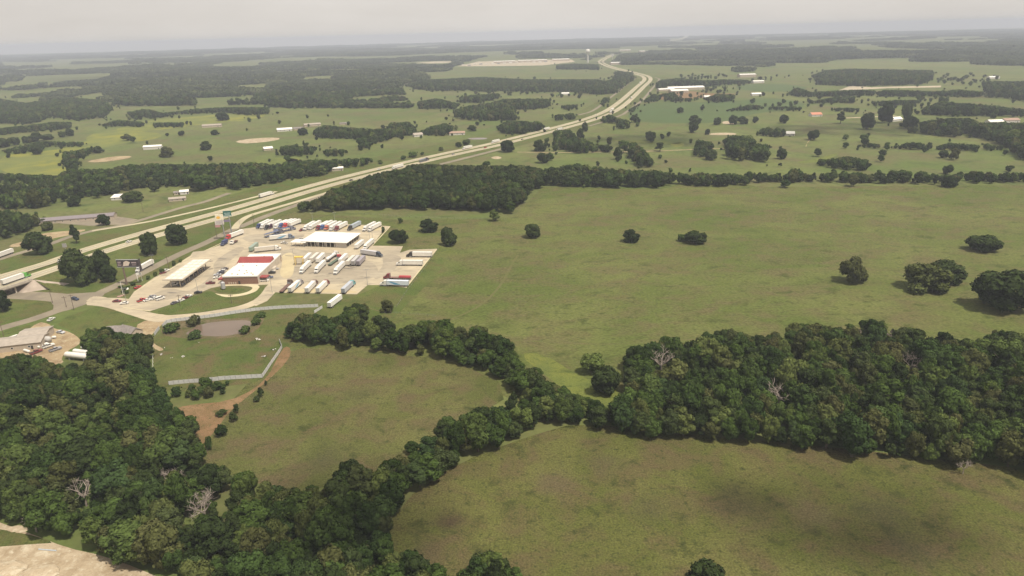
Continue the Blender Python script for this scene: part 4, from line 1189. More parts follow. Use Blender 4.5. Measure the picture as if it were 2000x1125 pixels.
_sp = np.array([(s[0], s[1], 0) for s in STEMS])
_sh = np.array([s[2] for s in STEMS])
_keep = np.ones(len(STEMS), bool)
_mid = PXA(_sp + np.stack([0 * _sh, 0 * _sh, _sh * 0.75], 1))
for b, foot in DEADS:
    m_ = 6
    inside = (_mid[:, 0] > b[0] - m_) & (_mid[:, 0] < b[2] + m_) & (_mid[:, 1] > b[1] - m_) & (_mid[:, 1] < b[3] + 4)
    _keep &= ~(inside & (np.hypot(_sp[:, 0] - foot.x, _sp[:, 1] - foot.y) < 11))
STEMS = [s for s, k in zip(STEMS, _keep) if k]
for b, foot in DEADS:            # low growth round the feet of the bare trees
    for _ in range(9):
        a_, r_ = RNG.uniform(0, 6.28), RNG.uniform(2.0, 10)
        x_, y_ = foot.x + math.cos(a_) * r_, foot.y + math.sin(a_) * r_
        q_ = PXA(np.array([x_, y_, 0.0]))
        if in_poly(q_[None], WLL)[0] or in_poly(q_[None], WR)[0]:
            STEMS.append((x_, y_, RNG.uniform(3.0, 5.2), 'foreground', 'fringe', 0, q_[0], q_[1]))

# ------------------------------------------------------------------ wood trees: the ones that show largest are single trees
GRP = {'LL': ('green broadleaf tree packed in the dense wood at lower left and its hedge belt', 'trees of the lower left wood'),
       'ROW': ('green tree in the diagonal tree row below the truck stop', 'trees of the diagonal row'),
       'R': ('green tree crowded into the wide wood at right', 'trees of the right wood')}
fore = [s for s in STEMS if s[4] in GRP and -20 < s[6] < 2020 and s[7] < 1150]
fore.sort(key=lambda s: -s[5])
NIND = 300 - TREES_N
ind = set(map(id, fore[:NIND]))
def wood_label(s, kind):
    x, y, h = s[6], s[7], s[2]
    col = {'oak': 'green broadleaf', 'dark': 'dark green', 'olive': 'olive green', 'pine': 'dark pointed'}[kind]
    size = 'tall' if h > 13.0 else 'small' if h < 8.5 else 'medium'
    if s[4] == 'LL':
        edge = 1015 + 0.34 * x
        z = ('in the lower left wood behind the propane depot' if y < 790 else 'in the hedge belt between the two meadows' if x > 780 and y < 1000 else
             'at the bottom edge below the hedge belt' if x > 560 and y > 1000 else 'on the edge of the lower left wood above the sandy ground' if y > edge - 60 else
             'in the lower left wood beside the middle meadow' if x > 330 else 'at the left edge of the lower left wood' if x < 130 else 'in the heart of the lower left wood')
    elif s[4] == 'R':
        front = 845 + (x - 1200) * 0.095
        z = ('on the front edge of the right wood' if y > front - 55 else 'on the back edge of the right wood' if y < 735 else
             'at the right end of the right wood' if x > 1800 else 'at the left end of the right wood' if x < 1380 else 'in the heart of the right wood')
    else:
        z = 'in the diagonal tree row below the truck stop'
    return '%s %s tree %s' % (size, col, z), GRP[s[4]][1]
def pick_kind(style):
    u = RNG.uniform()
    if style == 'foreground':
        return 'oak' if u < 0.74 else 'dark' if u < 0.90 else 'olive' if u < 0.96 else 'pine'
    if style == 'rowtree':
        return 'dark' if u < 0.55 else 'oak' if u < .92 else 'olive'
    if style == 'pinewood':
        return 'pine' if u < 0.45 else 'oak' if u < 0.72 else 'dark' if u < 0.92 else 'olive'
    return 'mid' if u < 0.85 else 'midp'
INST = []
for s in STEMS:
    kind = pick_kind(s[3])
    k = int(RNG.integers(0, 50))
    w = RNG.uniform(6.6, 11.4) * (s[2] / 12.0) ** 0.75
    if kind in ('pine', 'midp'):
        w *= 0.78
    if id(s) in ind:
        lab, grp = wood_label(s, kind)
        plant('tree', kind, k, (s[0], s[1], 0), s[2], w, lab, 'tree', grp)
    else:
        INST.append((s[0], s[1], s[2], w, kind, k))
print('individual wood trees', len(ind), 'rest', len(INST))

# ------------------------------------------------------------------ far country: forest everywhere but the clearings
FARPOLY = [(-300, 104), (0, 96.5), (1000, 70), (2000, 44.5), (2300, 36), (2300, 130), (2000, 130), (1824, 122), (1700, 128), (1555, 133), (1440, 141), (1420, 129), (1290, 126), (1215, 127), (1195, 120), (1150, 118), (1100, 113), (1060, 122), (890, 130), (870, 140), (816, 142),
           (835, 156), (800, 163), (785, 178), (792, 187), (800, 200), (805, 212), (560, 212), (480, 206), (225, 208), (205, 195), (100, 197), (0, 205), (-300, 215)]
CLEAR = [cA((110, 281), (350, 270), (700, 257), (700, 274), (450, 292), (120, 294)), cA((395, 412), (540, 384), (668, 378), (662, 406), (520, 418), (430, 428)), cA((125, 410), (285, 400), (275, 422), (140, 437)),
         cA((1185, 420), (1300, 409), (1555, 400), (1545, 416), (1300, 432), (1210, 440)), cA((1395, 352), (1500, 329), (1665, 324), (1645, 343), (1530, 352)), cA((850, 203), (1210, 193), (1200, 206), (870, 212)),
         cA((1690, 168), (1815, 164), (1810, 182), (1690, 185)), cA((1825, 285), (2060, 274), (2060, 286), (1840, 294)), cA((-20, 190), (250, 192), (500, 178), (500, 192), (250, 208), (-20, 212)), cA((-20, 268), (40, 270), (38, 287), (-20, 288)),
         cA((260, 490), (480, 462), (640, 470), (700, 480), (640, 500), (480, 500), (280, 508)), cB((80, 286), (250, 274), (250, 284), (100, 294)), cB((690, 320), (780, 316), (775, 326), (690, 330)),
         cB((830, 100), (950, 96), (950, 106), (830, 108)), cB((1200, 155), (1420, 145), (1420, 158), (1200, 166)), cB((780, 186), (1010, 184), (1000, 200), (800, 202)), cB((260, 238), (470, 232), (470, 246), (270, 250)),
         cC((870, 165), (1000, 150), (1250, 132), (1255, 150), (1000, 168), (880, 182)), cC((1205, 72), (1300, 66), (1410, 20), (1420, 30), (1340, 72), (1215, 84)), cB((1020, 222), (1160, 172), (1780, 168), (1780, 200), (1560, 222)),
         cC((560, 240), (760, 195), (850, 170), (870, 190), (800, 230), (820, 275), (900, 300), (830, 320), (700, 300), (620, 280)), cD((540, 240), (1000, 236), (1400, 222), (1985, 228), (1985, 252), (1500, 262), (900, 258)),
         cD((840, 110), (900, 106), (1500, 122), (1480, 132), (900, 122)), cD((1500, 240), (1985, 250), (1985, 300), (1500, 280)), cA((0, 350), (45, 352), (40, 370), (-20, 372)), cC((1780, 210), (1830, 205), (1830, 214), (1780, 216))]
def far_pts(r0, r1, sp):
    k = int(r1 * 1.0 / sp)
    xs, ys = np.meshgrid(np.arange(-r1 * 0.92, r1 * 0.92, sp), np.arange(r0 * 0.6, r1, sp))
    P = np.stack([xs.ravel(), ys.ravel(), np.zeros(xs.size)], 1)
    P[:, :2] += RNG.uniform(-0.4, 0.4, (len(P), 2)) * sp
    d = np.hypot(P[:, 0], P[:, 1])
    P = P[(d > r0) & (d < r1) & (P[:, 1] > np.abs(P[:, 0]) * 1.02)]
    T = P + [0, 0, 11.0]
    b, t = PXA(P), PXA(T)
    ok = in_poly(b, FARPOLY)
    for c in CLEAR:
        ok &= ~(in_poly(b, c) | in_poly(t, c) | in_poly((b + t) / 2, c))
    return P[ok]
near = far_pts(1000, 2100, 8.8)
_g = np.random.default_rng(15)
_k = _g.uniform(size=len(near)) > 0.10
for _ in range(95):
    a_, r_ = _g.uniform(-0.62, 0.3), _g.uniform(1150, 2100)
    u_, v_ = (_g.uniform(14, 60), _g.uniform(14, 60)) if _ % 2 else (_g.uniform(50, 150), _g.uniform(26, 60))
    _k &= ((near[:, 0] - math.sin(a_) * r_) / u_) ** 2 + ((near[:, 1] - math.cos(a_) * r_) / v_) ** 2 > 1
near = near[_k]
def roll(p):
    return 1 + 0.16 * math.sin(p[0] / 140 + p[1] / 260) + 0.14 * math.sin(p[0] / 310 - p[1] / 170 + 2)
mid = far_pts(2100, 4600, 27.0)
farr = far_pts(4600, 12800, 62.0)
# a few wide openings in the far forest
for arr, nm in ((mid, 'm'), (farr, 'f')):
    keep = np.ones(len(arr), bool)
    g = np.random.default_rng(5 if nm == 'm' else 6)
    for _ in range(60 if nm == 'm' else 130):
        a = g.uniform(-0.62, 0.62)
        r = g.uniform(2300, 4600) if nm == 'm' else g.uniform(4600, 12000)
        cx, cy = math.sin(a) * r, math.cos(a) * r
        u, v = (g.uniform(90, 330), g.uniform(80, 170)) if nm == 'm' else (g.uniform(200, 800), g.uniform(220, 440))
        keep &= ((arr[:, 0] - cx) / u) ** 2 + ((arr[:, 1] - cy) / v) ** 2 > 1
    if nm == 'm':
        mid = arr[keep]
    else:
        farr = arr[keep]
print('far', len(near), len(mid), len(farr))

def grove(name, seed, size, n, h):
    """a clump of far crowns as one lumpy mesh"""
    g = np.random.default_rng(seed)
    Ps, Ns, S, Tn = [], [], [], []
    for i in range(n):
        c = np.array([g.uniform(-.5, .5) * size, g.uniform(-.5, .5) * size, 0])
        r, hh = g.uniform(4.2, 6.5), h * g.uniform(0.75, 1.2)
        m = 26
        d = g.normal(size=(m, 3)); d[:, 2] = np.abs(d[:, 2]) * 1.1 - 0.25
        d /= np.linalg.norm(d, axis=1, keepdims=True)
        P = c + d * [r, r, hh * 0.55] + [0, 0, hh * 0.45]
        Ps.append(P); Ns.append(d + g.normal(size=d.shape) * 0.25); S.append(np.full(m, r * 0.78)); Tn.append(np.full(m, g.uniform(0.1, 0.9)) * 0.7 + g.uniform(0, .3, m))
    N = np.concatenate(Ns)
    N /= np.linalg.norm(N, axis=1, keepdims=True)
    return leaf_mesh(name, np.concatenate(Ps), N, np.concatenate(S), np.concatenate(Tn), M_FARL)
PCOL = bpy.data.collections.new('prototypes')     # source shapes for the wood masses, never linked to the scene
ORDER, SIZES = {}, []
idx = 0
for kind in ('oak', 'dark', 'pine', 'olive', 'mid', 'midp'):
    for k, (c, t, h, r) in enumerate(PROTO[kind]):
        o = bpy.data.objects.new('proto_%03d' % idx, c)
        PCOL.objects.link(o)
        ORDER[(kind, k)] = (idx, h, r)
        idx += 1
for k in range(3):
    o = bpy.data.objects.new('proto_%03d' % idx, grove('grove', 900 + k, 30, 13, 12))
    PCOL.objects.link(o); ORDER[('grove', k)] = (idx, 12, 15); idx += 1
for k in range(3):
    o = bpy.data.objects.new('proto_%03d' % idx, grove('grove', 950 + k, 72, 50, 12.5))
    PCOL.objects.link(o); ORDER[('big', k)] = (idx, 12, 36); idx += 1

def scatter(name, rows, label, cat):
    """rows: x, y, index, rz, sx, sz -> one object of instanced crowns"""
    R = np.array(rows, dtype=np.float64)
    me = bpy.data.meshes.new(name)
    me.vertices.add(len(R))
    co = np.zeros((len(R), 3), np.float32)
    co[:, :2] = R[:, :2]
    me.vertices.foreach_set('co', co.ravel())
    a = me.attributes.new('pick', 'INT', 'POINT'); a.data.foreach_set('value', R[:, 2].astype(np.int32))
    v = np.zeros((len(R), 3), np.float32); v[:, 2] = R[:, 3]
    a = me.attributes.new('turn', 'FLOAT_VECTOR', 'POINT'); a.data.foreach_set('vector', v.ravel())
    v = np.stack([R[:, 4], R[:, 4], R[:, 5]], 1).astype(np.float32)
    a = me.attributes.new('size', 'FLOAT_VECTOR', 'POINT'); a.data.foreach_set('vector', v.ravel())
    o = link(name, me)
    o['kind'] = 'stuff'
    tag(o, label, cat)
    ng = bpy.data.node_groups.new(name, 'GeometryNodeTree')
    ng.interface.new_socket('Geometry', in_out='INPUT', socket_type='NodeSocketGeometry')
    ng.interface.new_socket('Geometry', in_out='OUTPUT', socket_type='NodeSocketGeometry')
    N, L = ng.nodes, ng.links
    gi, go = N.new('NodeGroupInput'), N.new('NodeGroupOutput')
    ci = N.new('GeometryNodeCollectionInfo')
    ci.inputs['Collection'].default_value = PCOL
    ci.inputs['Separate Children'].default_value = True
    ci.inputs['Reset Children'].default_value = True
    iop = N.new('GeometryNodeInstanceOnPoints')
    iop.inputs['Pick Instance'].default_value = True
    def attr(n, t):
        q = N.new('GeometryNodeInputNamedAttribute')
        q.data_type = t
        q.inputs['Name'].default_value = n
        return q.outputs['Attribute']
    L.new(gi.outputs[0], iop.inputs['Points'])
    L.new(ci.outputs[0], iop.inputs['Instance'])
    L.new(attr('pick', 'INT'), iop.inputs['Instance Index'])
    L.new(attr('turn', 'FLOAT_VECTOR'), iop.inputs['Rotation'])
    L.new(attr('size', 'FLOAT_VECTOR'), iop.inputs['Scale'])
    L.new(iop.outputs[0], go.inputs[0])
    md = o.modifiers.new('scatter', 'NODES')
    md.node_group = ng
    return o
# loose trees and bushes over the far meadows
g = np.random.default_rng(21)
cand = np.stack([g.uniform(-1500, 1700, 9000), g.uniform(620, 2300, 9000), np.zeros(9000)], 1)
pp = PXA(cand)
cl = np.sin(cand[:, 0] / 90 + 1.3) + np.sin(cand[:, 1] / 130 + cand[:, 0] / 210) + np.sin(cand[:, 0] / 47 - cand[:, 1] / 61)
ok = (pp[:, 0] > -60) & (pp[:, 0] < 2060) & (pp[:, 1] > 135) & (cl > 0.9)
ok &= ~in_poly(pp, [(-100, 640), (-100, 480), (240, 420), (460, 365), (700, 310), (960, 262), (1130, 218), (1195, 180), (1225, 140), (1310, 140), (1285, 185), (1240, 215), (1120, 262), (960, 305), (830, 340), (640, 420), (450, 470)])
ok &= ~in_poly(pp, [(850, 345), (2100, 345), (2100, 700), (850, 700)])
for q in (cC((880, 660), (1000, 580), (1100, 560), (1700, 555), (2000, 520), (2300, 560), (2250, 620), (1900, 640), (1700, 720), (1000, 725)), cA((380, 560), (1640, 500), (1700, 800), (450, 860))):
    ok &= ~in_poly(pp, q) | (g.uniform(size=len(pp)) < 0.25)
ok &= g.uniform(size=len(pp)) < np.where(pp[:, 1] < 215, 0.6, 0.24)
for x, y, _ in cand[ok]:
    hh_ = g.uniform(3.5, 11)
    INST.append((x, y, hh_, hh_ * g.uniform(.75, 1.15), 'mid', int(g.integers(0, 5))))
print('loose', int(ok.sum()))
rows = []
for x, y, h, w, kind, k in INST:
    i, ph, pr = ORDER[(kind, k % len(PROTO[kind]))]
    rows.append((x, y, i, RNG.uniform(0, 6.28), w / (2 * pr), h / ph))
scatter('woodland', rows, 'dense green woodland filling the woods and hedgerows among the fields', 'woodland')
rows = []
for p in near:
    kind = 'mid' if RNG.uniform() < 0.8 else 'midp'
    k = int(RNG.integers(0, len(PROTO[kind])))
    i, ph, pr = ORDER[(kind, k)]
    rows.append((p[0], p[1], i, RNG.uniform(0, 6.28), RNG.uniform(8.5, 13) / (2 * pr), RNG.uniform(7.5, 15.0) * roll(p) / ph))
for p in mid:
    i = ORDER[('grove', int(RNG.integers(0, 3)))][0]
    rows.append((p[0], p[1], i, RNG.uniform(0, 6.28), RNG.uniform(0.95, 1.25), RNG.uniform(0.65, 1.3) * roll(p)))
for p in farr:
    i = ORDER[('big', int(RNG.integers(0, 3)))][0]
    rows.append((p[0], p[1], i, RNG.uniform(0, 6.28), RNG.uniform(0.95, 1.25), RNG.uniform(0.6, 1.5) * roll(p)))
scatter('distant_forest', rows, 'hazy dark forest stretching to the horizon with pale clearings', 'forest')
# scattered loose trees over the far meadows (beyond the ones picked out above)

# ================================================================== BUILDINGS
def yaw_of(a, b):
    d = b - a
    return math.atan2(d.y, d.x)
M_PAINT = mat('vehicle_paint', obj_color=True, rough=0.35, var=0.07, scale=0.6, spec=0.5)
M_COAT = mat('painted_surface', obj_color=True, rough=0.75, var=0.12, scale=0.35)
M_GLASS = mat('dark_glass', (0.02, 0.025, 0.03), rough=0.08, var=0.1, spec=0.6)
M_RUBBER = mat('rubber', (0.018, 0.018, 0.018), rough=0.9, var=0.2, scale=3)
M_STEEL = mat('grey_steel', (0.30, 0.30, 0.30), rough=0.5, metal=0.3, var=0.15)
M_BLACK = mat('black_frame', (0.03, 0.028, 0.028), rough=0.7, var=0.2)
M_WHITE = mat('white_roofing', (0.70, 0.67, 0.61), rough=0.7, var=0.05, scale=0.15)
M_BRICK = mat('brown_brick', (0.215, 0.125, 0.09), rough=0.9, var=0.22, scale=1.6)
M_REDM = mat('red_metal_roof', (0.25, 0.052, 0.048), rough=0.5, var=0.1, scale=0.3)
M_BEIGE = mat('beige_panel', (0.46, 0.40, 0.32), rough=0.7, var=0.1, scale=0.4)
M_GREYR = mat('grey_metal_roof', (0.32, 0.275, 0.225), rough=0.55, var=0.14, scale=0.5)
M_SHING = mat('grey_shingle', (0.20, 0.175, 0.16), rough=0.9, var=0.2, scale=1.2)
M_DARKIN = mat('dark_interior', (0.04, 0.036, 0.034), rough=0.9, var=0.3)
M_YELL = mat('yellow_paint', (0.62, 0.42, 0.08), rough=0.6, var=0.1)
M_WOOD = mat('pole_wood', (0.12, 0.09, 0.068), rough=0.9, var=0.2)
M_FENCE = mat('pale_fence_panel', (0.52, 0.51, 0.49), rough=0.7, var=0.12, scale=0.8)

# --- store
P0 = G(437, 556)
st = thing('truck_stop_store', 'brick truck stop store with white flat roof and red metal gable band', 'store', P0, rad(-1))
WS, DS, HS = 22.0, 46.0, 5.2
b = MB().box(0, WS, 0, DS * 0.99, 0, HS)
link('wall', b.mesh('wall', [M_BRICK]), st)
b = MB()
for x0, x1, y0, y1 in ((-0.25, WS + .25, -0.25, 0.15), (-0.25, 0.15, 0.15, 27), (WS - .15, WS + .25, 0.15, 46), (0.15, WS - .15, 45.6, 46)):
    b.box(x0, x1, y0, y1, HS - 0.25, HS + 0.55)
link('parapet', b.mesh('parapet', M_WHITE), st)
link('roof', MB().box(0.16, WS - .16, 0.16, 45.6, HS - .1, HS + 0.06).mesh('roof', M_WHITE), st)
link('side_wall_cladding', MB().box(WS + .02, WS + .14, 0.5, 44, 0.05, HS - .3).mesh('side_wall_cladding', M_BEIGE), st)
gable = MB().add([(-1.6, 26.5, HS - .6), (WS - .4, 26.5, HS + .2), (WS - .4, 32.2, HS + 3.0), (-0.6, 32.2, HS + 3.0), (-1.6, 34, HS - .3), (WS - .4, 34, HS + .2)],
                 [(0, 1, 2, 3), (3, 2, 5, 4), (1, 5, 2), (0, 3, 4)])
g_o = link('red_roof_band', gable.mesh('red_roof_band', M_REDM), st)
for k in range(14):
    x = -0.8 + k * 1.62
    link('roof_seam', MB().add([(x, 26.5, HS + .1), (x + .12, 26.5, HS + .1), (x + .12, 32.2, HS + 3.06), (x, 32.2, HS + 3.06), (x, 26.5, HS - .1), (x + .12, 26.5, HS - .1)], [(0, 1, 2, 3), (0, 4, 5, 1)]).mesh('roof_seam', M_REDM), g_o)
link('red_side_roof', MB().add([(-2.2, 20, HS - 1.4), (0.2, 20, HS + .9), (0.2, 27, HS + 1.0), (-2.2, 27, HS - 1.4)], [(0, 1, 2, 3)]).add([(-2.2, 20, HS - 1.4), (.2, 20, HS - 1.4), (.2, 20, HS + .9)], [(0, 1, 2)]).mesh('red_side_roof', M_REDM), st)
link('awning', MB().box(-3.6, -.02, 1.0, 7.5, 2.7, 3.5).mesh('awning', M_REDM), st)
link('awning', MB().box(WS + .16, WS + 5, 3.0, 7.5, 2.9, 3.5).mesh('awning', M_REDM), st)
for x, y in ((-3.3, 1.4), (-3.3, 7.1)):
    link('awning_post', MB().cyl((x, y, 0), (x, y, 2.7), 0.12).mesh('awning_post', M_WHITE), st)
for x, y in ((WS + 4.7, 3.3), (WS + 4.7, 7.2)):
    link('awning_post', MB().cyl((x, y, 0), (x, y, 2.9), 0.12).mesh('awning_post', M_WHITE), st)
link('door', MB().box(9.6, 10.8, -.1, 0.02, 0, 2.3).mesh('door', M_DARKIN), st)
for x in (3.2, 4.6, 6.0, 7.4):
    link('window', MB().box(x, x + 0.8, -.06, .02, 0.5, 1.5).mesh('window', M_BEIGE), st)
for x, y in ((4, 4), (8, 3), (12, 4), (6, 11), (13, 6), (16, 5), (5, 20), (14, 20), (11, 10), (18, 2.5), (12, 40)):
    link('roof_vent', MB().bbox(x, x + 0.9, y, y + 0.9, HS + .06, HS + .8, 0.1).mesh('roof_vent', M_BEIGE), st)
for k in range(5):
    link('side_window', MB().box(-.06, .02, 9 + k * 2.4, 10.9 + k * 2.4, 0.9, 2.6).mesh('side_window', M_GLASS), st)
link('pipe_rack', MB().box(WS + .5, WS + 2.4, 24, 30, 0, 2.1).mesh('pipe_rack', M_BEIGE), st)
o = thing('storage_tank', 'grey upright storage tank in front of the store on the oval lawn', 'tank', G(437, 565.5))
b = MB().cyl((0, 0, .8), (0, 0, 4.6), 1.25, n=16)
b.cyl((0, 0, 4.6), (0, 0, 5.2), 1.25, 0.4, 16)
link('shell', b.mesh('shell', mat('dull_tank', (0.36, 0.35, 0.35), rough=0.5, var=0.1), smooth=False), o)
for a in range(4):
    link('leg', MB().cyl((math.cos(a * 1.57 + .78), math.sin(a * 1.57 + .78), 0), (math.cos(a * 1.57 + .78), math.sin(a * 1.57 + .78), .9), 0.1, n=6).mesh('leg', M_BLACK), o)

# --- petrol canopy
P0 = G(321, 564)
cn = thing('fuel_canopy', 'long flat beige fuel canopy standing over the car pumps', 'canopy', P0, rad(-2))
WC, DC, HC_ = 12.6, 41.0, 5.4
link('roof_deck', MB().box(0, WC, 0, DC, HC_, HC_ + .55).mesh('roof_deck', M_BEIGE), cn)
link('fascia', MB().box(-.12, WC + .12, -.12, 0.0, HC_ - .1, HC_ + .8).box(-.12, 0, 0, DC, HC_ - .1, HC_ + .8).box(WC, WC + .12, 0, DC, HC_ - .1, HC_ + .8).box(-.12, WC + .12, DC, DC + .12, HC_ - .1, HC_ + .8).mesh('fascia', mat('fascia_cream', (0.52, 0.46, 0.36), var=.08)), cn)
pal = MB()
pm = MB().box(0, 3.2, 0, 4.6, 0, .12).mesh('roof_panel', mat('pale_roof_panel', (0.62, 0.58, 0.49), var=.1, scale=.5))
for i in range(3):
    for j in range(7):
        link('roof_panel', pm, cn, (1.0 + i * 3.75, 1.2 + j * 5.7, HC_ + .56))
colm = MB().box(-.25, .25, -.25, .25, 0, HC_).mesh('column', M_BEIGE)
pump = MB().bbox(-.45, .45, -.3, .3, 0.2, 1.9, 0.08).box(-.7, .7, -1.4, 1.4, 0, .2).mesh('pump', M_STEEL)
for j in range(7):
    for x in (3.4, 9.2):
        link('column', colm, cn, (x, 2.6 + j * 6, 0))
        if j < 6:
            link('pump', pump, cn, (x, 5.4 + j * 6, 0))

# --- truck service shed
P0 = G(592, 481)
sh = thing('truck_service_shed', 'wide white-roofed truck service shed with dark open bays', 'shed', P0, rad(-12))
WW, DD, EV = 35.0, 23.0, 4.4
roof = MB().add([(-1.2, -1.2, EV), (WW + 1, -1.2, EV), (WW + 1, DD + 1, EV + .2), (-1.2, DD + 1, EV + .2), (7, DD * .5, EV + 2.2), (WW - 6, DD * .5, EV + 2.2)],
                [(0, 1, 5, 4), (1, 2, 5), (2, 3, 4, 5), (3, 0, 4)])
roof.add([(-1.2, -1.2, EV - .5), (WW + 1, -1.2, EV - .5), (WW + 1, DD + 1, EV - .3), (-1.2, DD + 1, EV - .3), (-1.2, -1.2, EV), (WW + 1, -1.2, EV), (WW + 1, DD + 1, EV + .2), (-1.2, DD + 1, EV + .2)],
         [(0, 1, 5, 4), (1, 2, 6, 5), (2, 3, 7, 6), (3, 0, 4, 7), (3, 2, 1, 0)])
link('roof', roof.mesh('roof', M_WHITE), sh)
m_wl = mat('shed_wall', (0.5, 0.46, 0.41), var=.1)
link('rear_wall', MB().box(0, WW, DD - .3, DD, 0, EV - .35).mesh('rear_wall', m_wl), sh)
link('corner_wall', MB().box(WW - 9, WW - .5, 0, .3, 0, EV - .5).mesh('corner_wall', m_wl), sh)
link('side_wall', MB().box(0, .3, 5, DD - .31, 0, EV - .4).mesh('side_wall', m_wl), sh)
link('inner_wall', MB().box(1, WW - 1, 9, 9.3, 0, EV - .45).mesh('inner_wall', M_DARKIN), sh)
for k in range(9):
    x = .4 + k * 3.1
    link('bay_post', MB().box(x, x + .3, -.3, 0, 0, EV - .5).mesh('bay_post', M_WHITE), sh)
    if k in (3, 5):
        link('bay_door', MB().box(x + .5, x + 1.9, 1.5, 1.7, 0, EV - .6).mesh('bay_door', m_wl), sh)
for k in range(6):
    link('side_post', MB().box(WW - .4, WW - .1, .4 + k * 4.2, .7 + k * 4.2, 0, EV - .4).mesh('side_post', m_wl), sh)
lt = MB().add([(-9, -2, EV - .9), (3.5, -2, EV - .9), (3.5, 3, EV + .1), (-7, 3, EV + .1), (-9, -2, EV - 1.2), (3.5, -2, EV - 1.2)], [(0, 1, 2, 3), (4, 5, 1, 0)])
link('lean_to_roof', lt.mesh('lean_to_roof', M_WHITE), sh)
for k in range(4):
    link('lean_to_post', MB().box(-8.4 + k * 3.6, -8.2 + k * 3.6, -1.8, -1.6, 0, EV - 1.2).mesh('lean_to_post', M_STEEL), sh)
link('roof_sign', MB().box(-4.2, -0.4, 3.05, 3.15, EV + .15, EV + 1.2).mesh('roof_sign', M_WHITE), sh)
for k, (x0, x1) in enumerate(((-3.9, -3.2), (-3.0, -2.2), (-2.0, -1.6), (-1.4, -.8))):
    link('sign_lettering', MB().box(x0, x1, 3.0, 3.04, EV + .4, EV + .95).mesh('sign_lettering', M_BLACK), sh)

# --- generic gabled building
def house(name, label, cat, px, w, d, h, rh, yaw, wall, roof, wins=3, door=True, hip=0.0, group=None, over=0.4):
    o = thing(name, label, cat, G(*px), rad(yaw), group)
    link('wall', MB().box(-w / 2, w / 2, -d / 2, d / 2, 0, h).add([(-w / 2, -d / 2, h), (-w / 2, d / 2, h), (-w / 2 + hip, 0, h + rh)], [(0, 2, 1)]).add([(w / 2, -d / 2, h), (w / 2, d / 2, h), (w / 2 - hip, 0, h + rh)], [(0, 1, 2)]).mesh('wall', wall), o)
    e = over
    W2, D2 = w / 2 + e, d / 2 + e
    z0 = h - e * rh / (d / 2) + 0.06
    r = MB().add([(-W2, -D2, z0), (W2, -D2, z0), (W2 - hip, 0, h + rh + .06), (-W2 + hip, 0, h + rh + .06), (W2, D2, z0), (-W2, D2, z0)],
                 [(0, 1, 2, 3), (3, 2, 4, 5)] + ([(0, 3, 5), (1, 4, 2)] if hip else []))
    r.add([(-W2, -D2, z0 - .15), (W2, -D2, z0 - .15), (W2, -D2, z0), (-W2, -D2, z0)], [(0, 1, 2, 3)])
    link('roof', r.mesh('roof', roof), o)
    for k in range(wins):
        x = -w / 2 + w * (k + .7) / (wins + .4)
        f = link('window', MB().box(x - .55, x + .55, -d / 2 - .05, -d / 2 + .02, h * .35, h * .35 + 1.1).mesh('window', M_WHITE), o)
        link('pane', MB().box(x - .45, x + .45, -d / 2 - .07, -d / 2 - .052, h * .35 + .1, h * .35 + 1.0).mesh('pane', M_GLASS), f)
    if door:
        link('door', MB().box(w * .32, w * .32 + 1, -d / 2 - .06, -d / 2 + .02, 0, 2.1).mesh('door', M_DARKIN), o)
    return o
m_wt = mat('white_siding', (0.55, 0.52, 0.47), var=.08)
m_tan = mat('tan_siding', (0.42, 0.35, 0.27), var=.1)
m_rw = mat('white_metal_roof', (0.70, 0.67, 0.61), rough=.5, var=.05)
m_rr = mat('rusty_roof', (0.30, 0.20, 0.15), rough=.7, var=.2)
house('farm_barn', 'long pale-roofed shed in the green meadow below the round tree', 'barn', cA((1296, 588))[0], 32, 11, 3.6, 1.8, 12, m_tan, M_GREYR, 0)
house('farm_barn', 'white long barn beside the wide olive tree', 'barn', cA((936, 722))[0], 24, 10, 4.2, 1.6, 14, m_wt, m_rw, 0)
house('farm_shed', 'small white-roofed hay shed below the sand patch', 'shed', cA((1636, 728))[0], 12, 10, 2.8, 2.0, 30, m_tan, m_rw, 0)
house('farmhouse', 'white-roofed farmhouse at the left of the farmstead', 'house', cA((1738, 612))[0], 24, 12, 3.2, 2.2, 18, m_wt, m_rw, 3)
house('farm_shed', 'dark middle shed of the farmstead', 'shed', cA((1822, 605))[0], 16, 9, 3, 1.6, 18, m_tan, M_SHING, 0)
house('farm_barn', 'long tan-roofed barn at the right of the farmstead', 'barn', cA((1906, 582))[0], 28, 10, 3.4, 1.8, 24, m_tan, M_GREYR, 0)
house('farm_shed', 'lone small dark shed in the middle meadow', 'shed', cB((345, 573))[0], 12, 7, 2.6, 1.2, 15, m_tan, M_SHING, 0)
house('bungalow', 'white bungalow with pale hip roof among dark trees', 'house', cA((730, 1028))[0], 12, 9, 3, 2.2, 8, m_wt, m_rw, 2, hip=2.5)
house('trailer_home', 'long white trailer home beside the large pale tree', 'trailer home', cA((1085, 1036))[0], 15, 6, 2.5, 1.2, 20, m_tan, M_GREYR, 3)
house('garden_shed', 'small white garage behind the trailer home', 'shed', cA((1128, 996))[0], 8, 6, 3, 1.4, 20, m_wt, m_rw, 1)
house('garden_shed', 'small brown shed behind the trailer home', 'shed', cA((1080, 1000))[0], 5, 4, 2.6, 1.0, 20, m_tan, M_SHING, 1)
house('roadside_shop', 'white-roofed roadside building at the highway beside dark trees', 'building', cB((305, 853))[0], 15, 8, 3.2, 1.2, 12, m_tan, m_rw, 2)
house('cottage', 'white cottage half hidden by trees near the highway bend', 'house', cB((800, 645))[0], 14, 9, 3.2, 2.4, 25, m_wt, M_GREYR, 2)
house('cottage', 'pink-roofed house right of the half-hidden cottage', 'house', cB((1040, 634))[0], 24, 10, 3.2, 2.0, 5, m_wt, m_rr, 3)
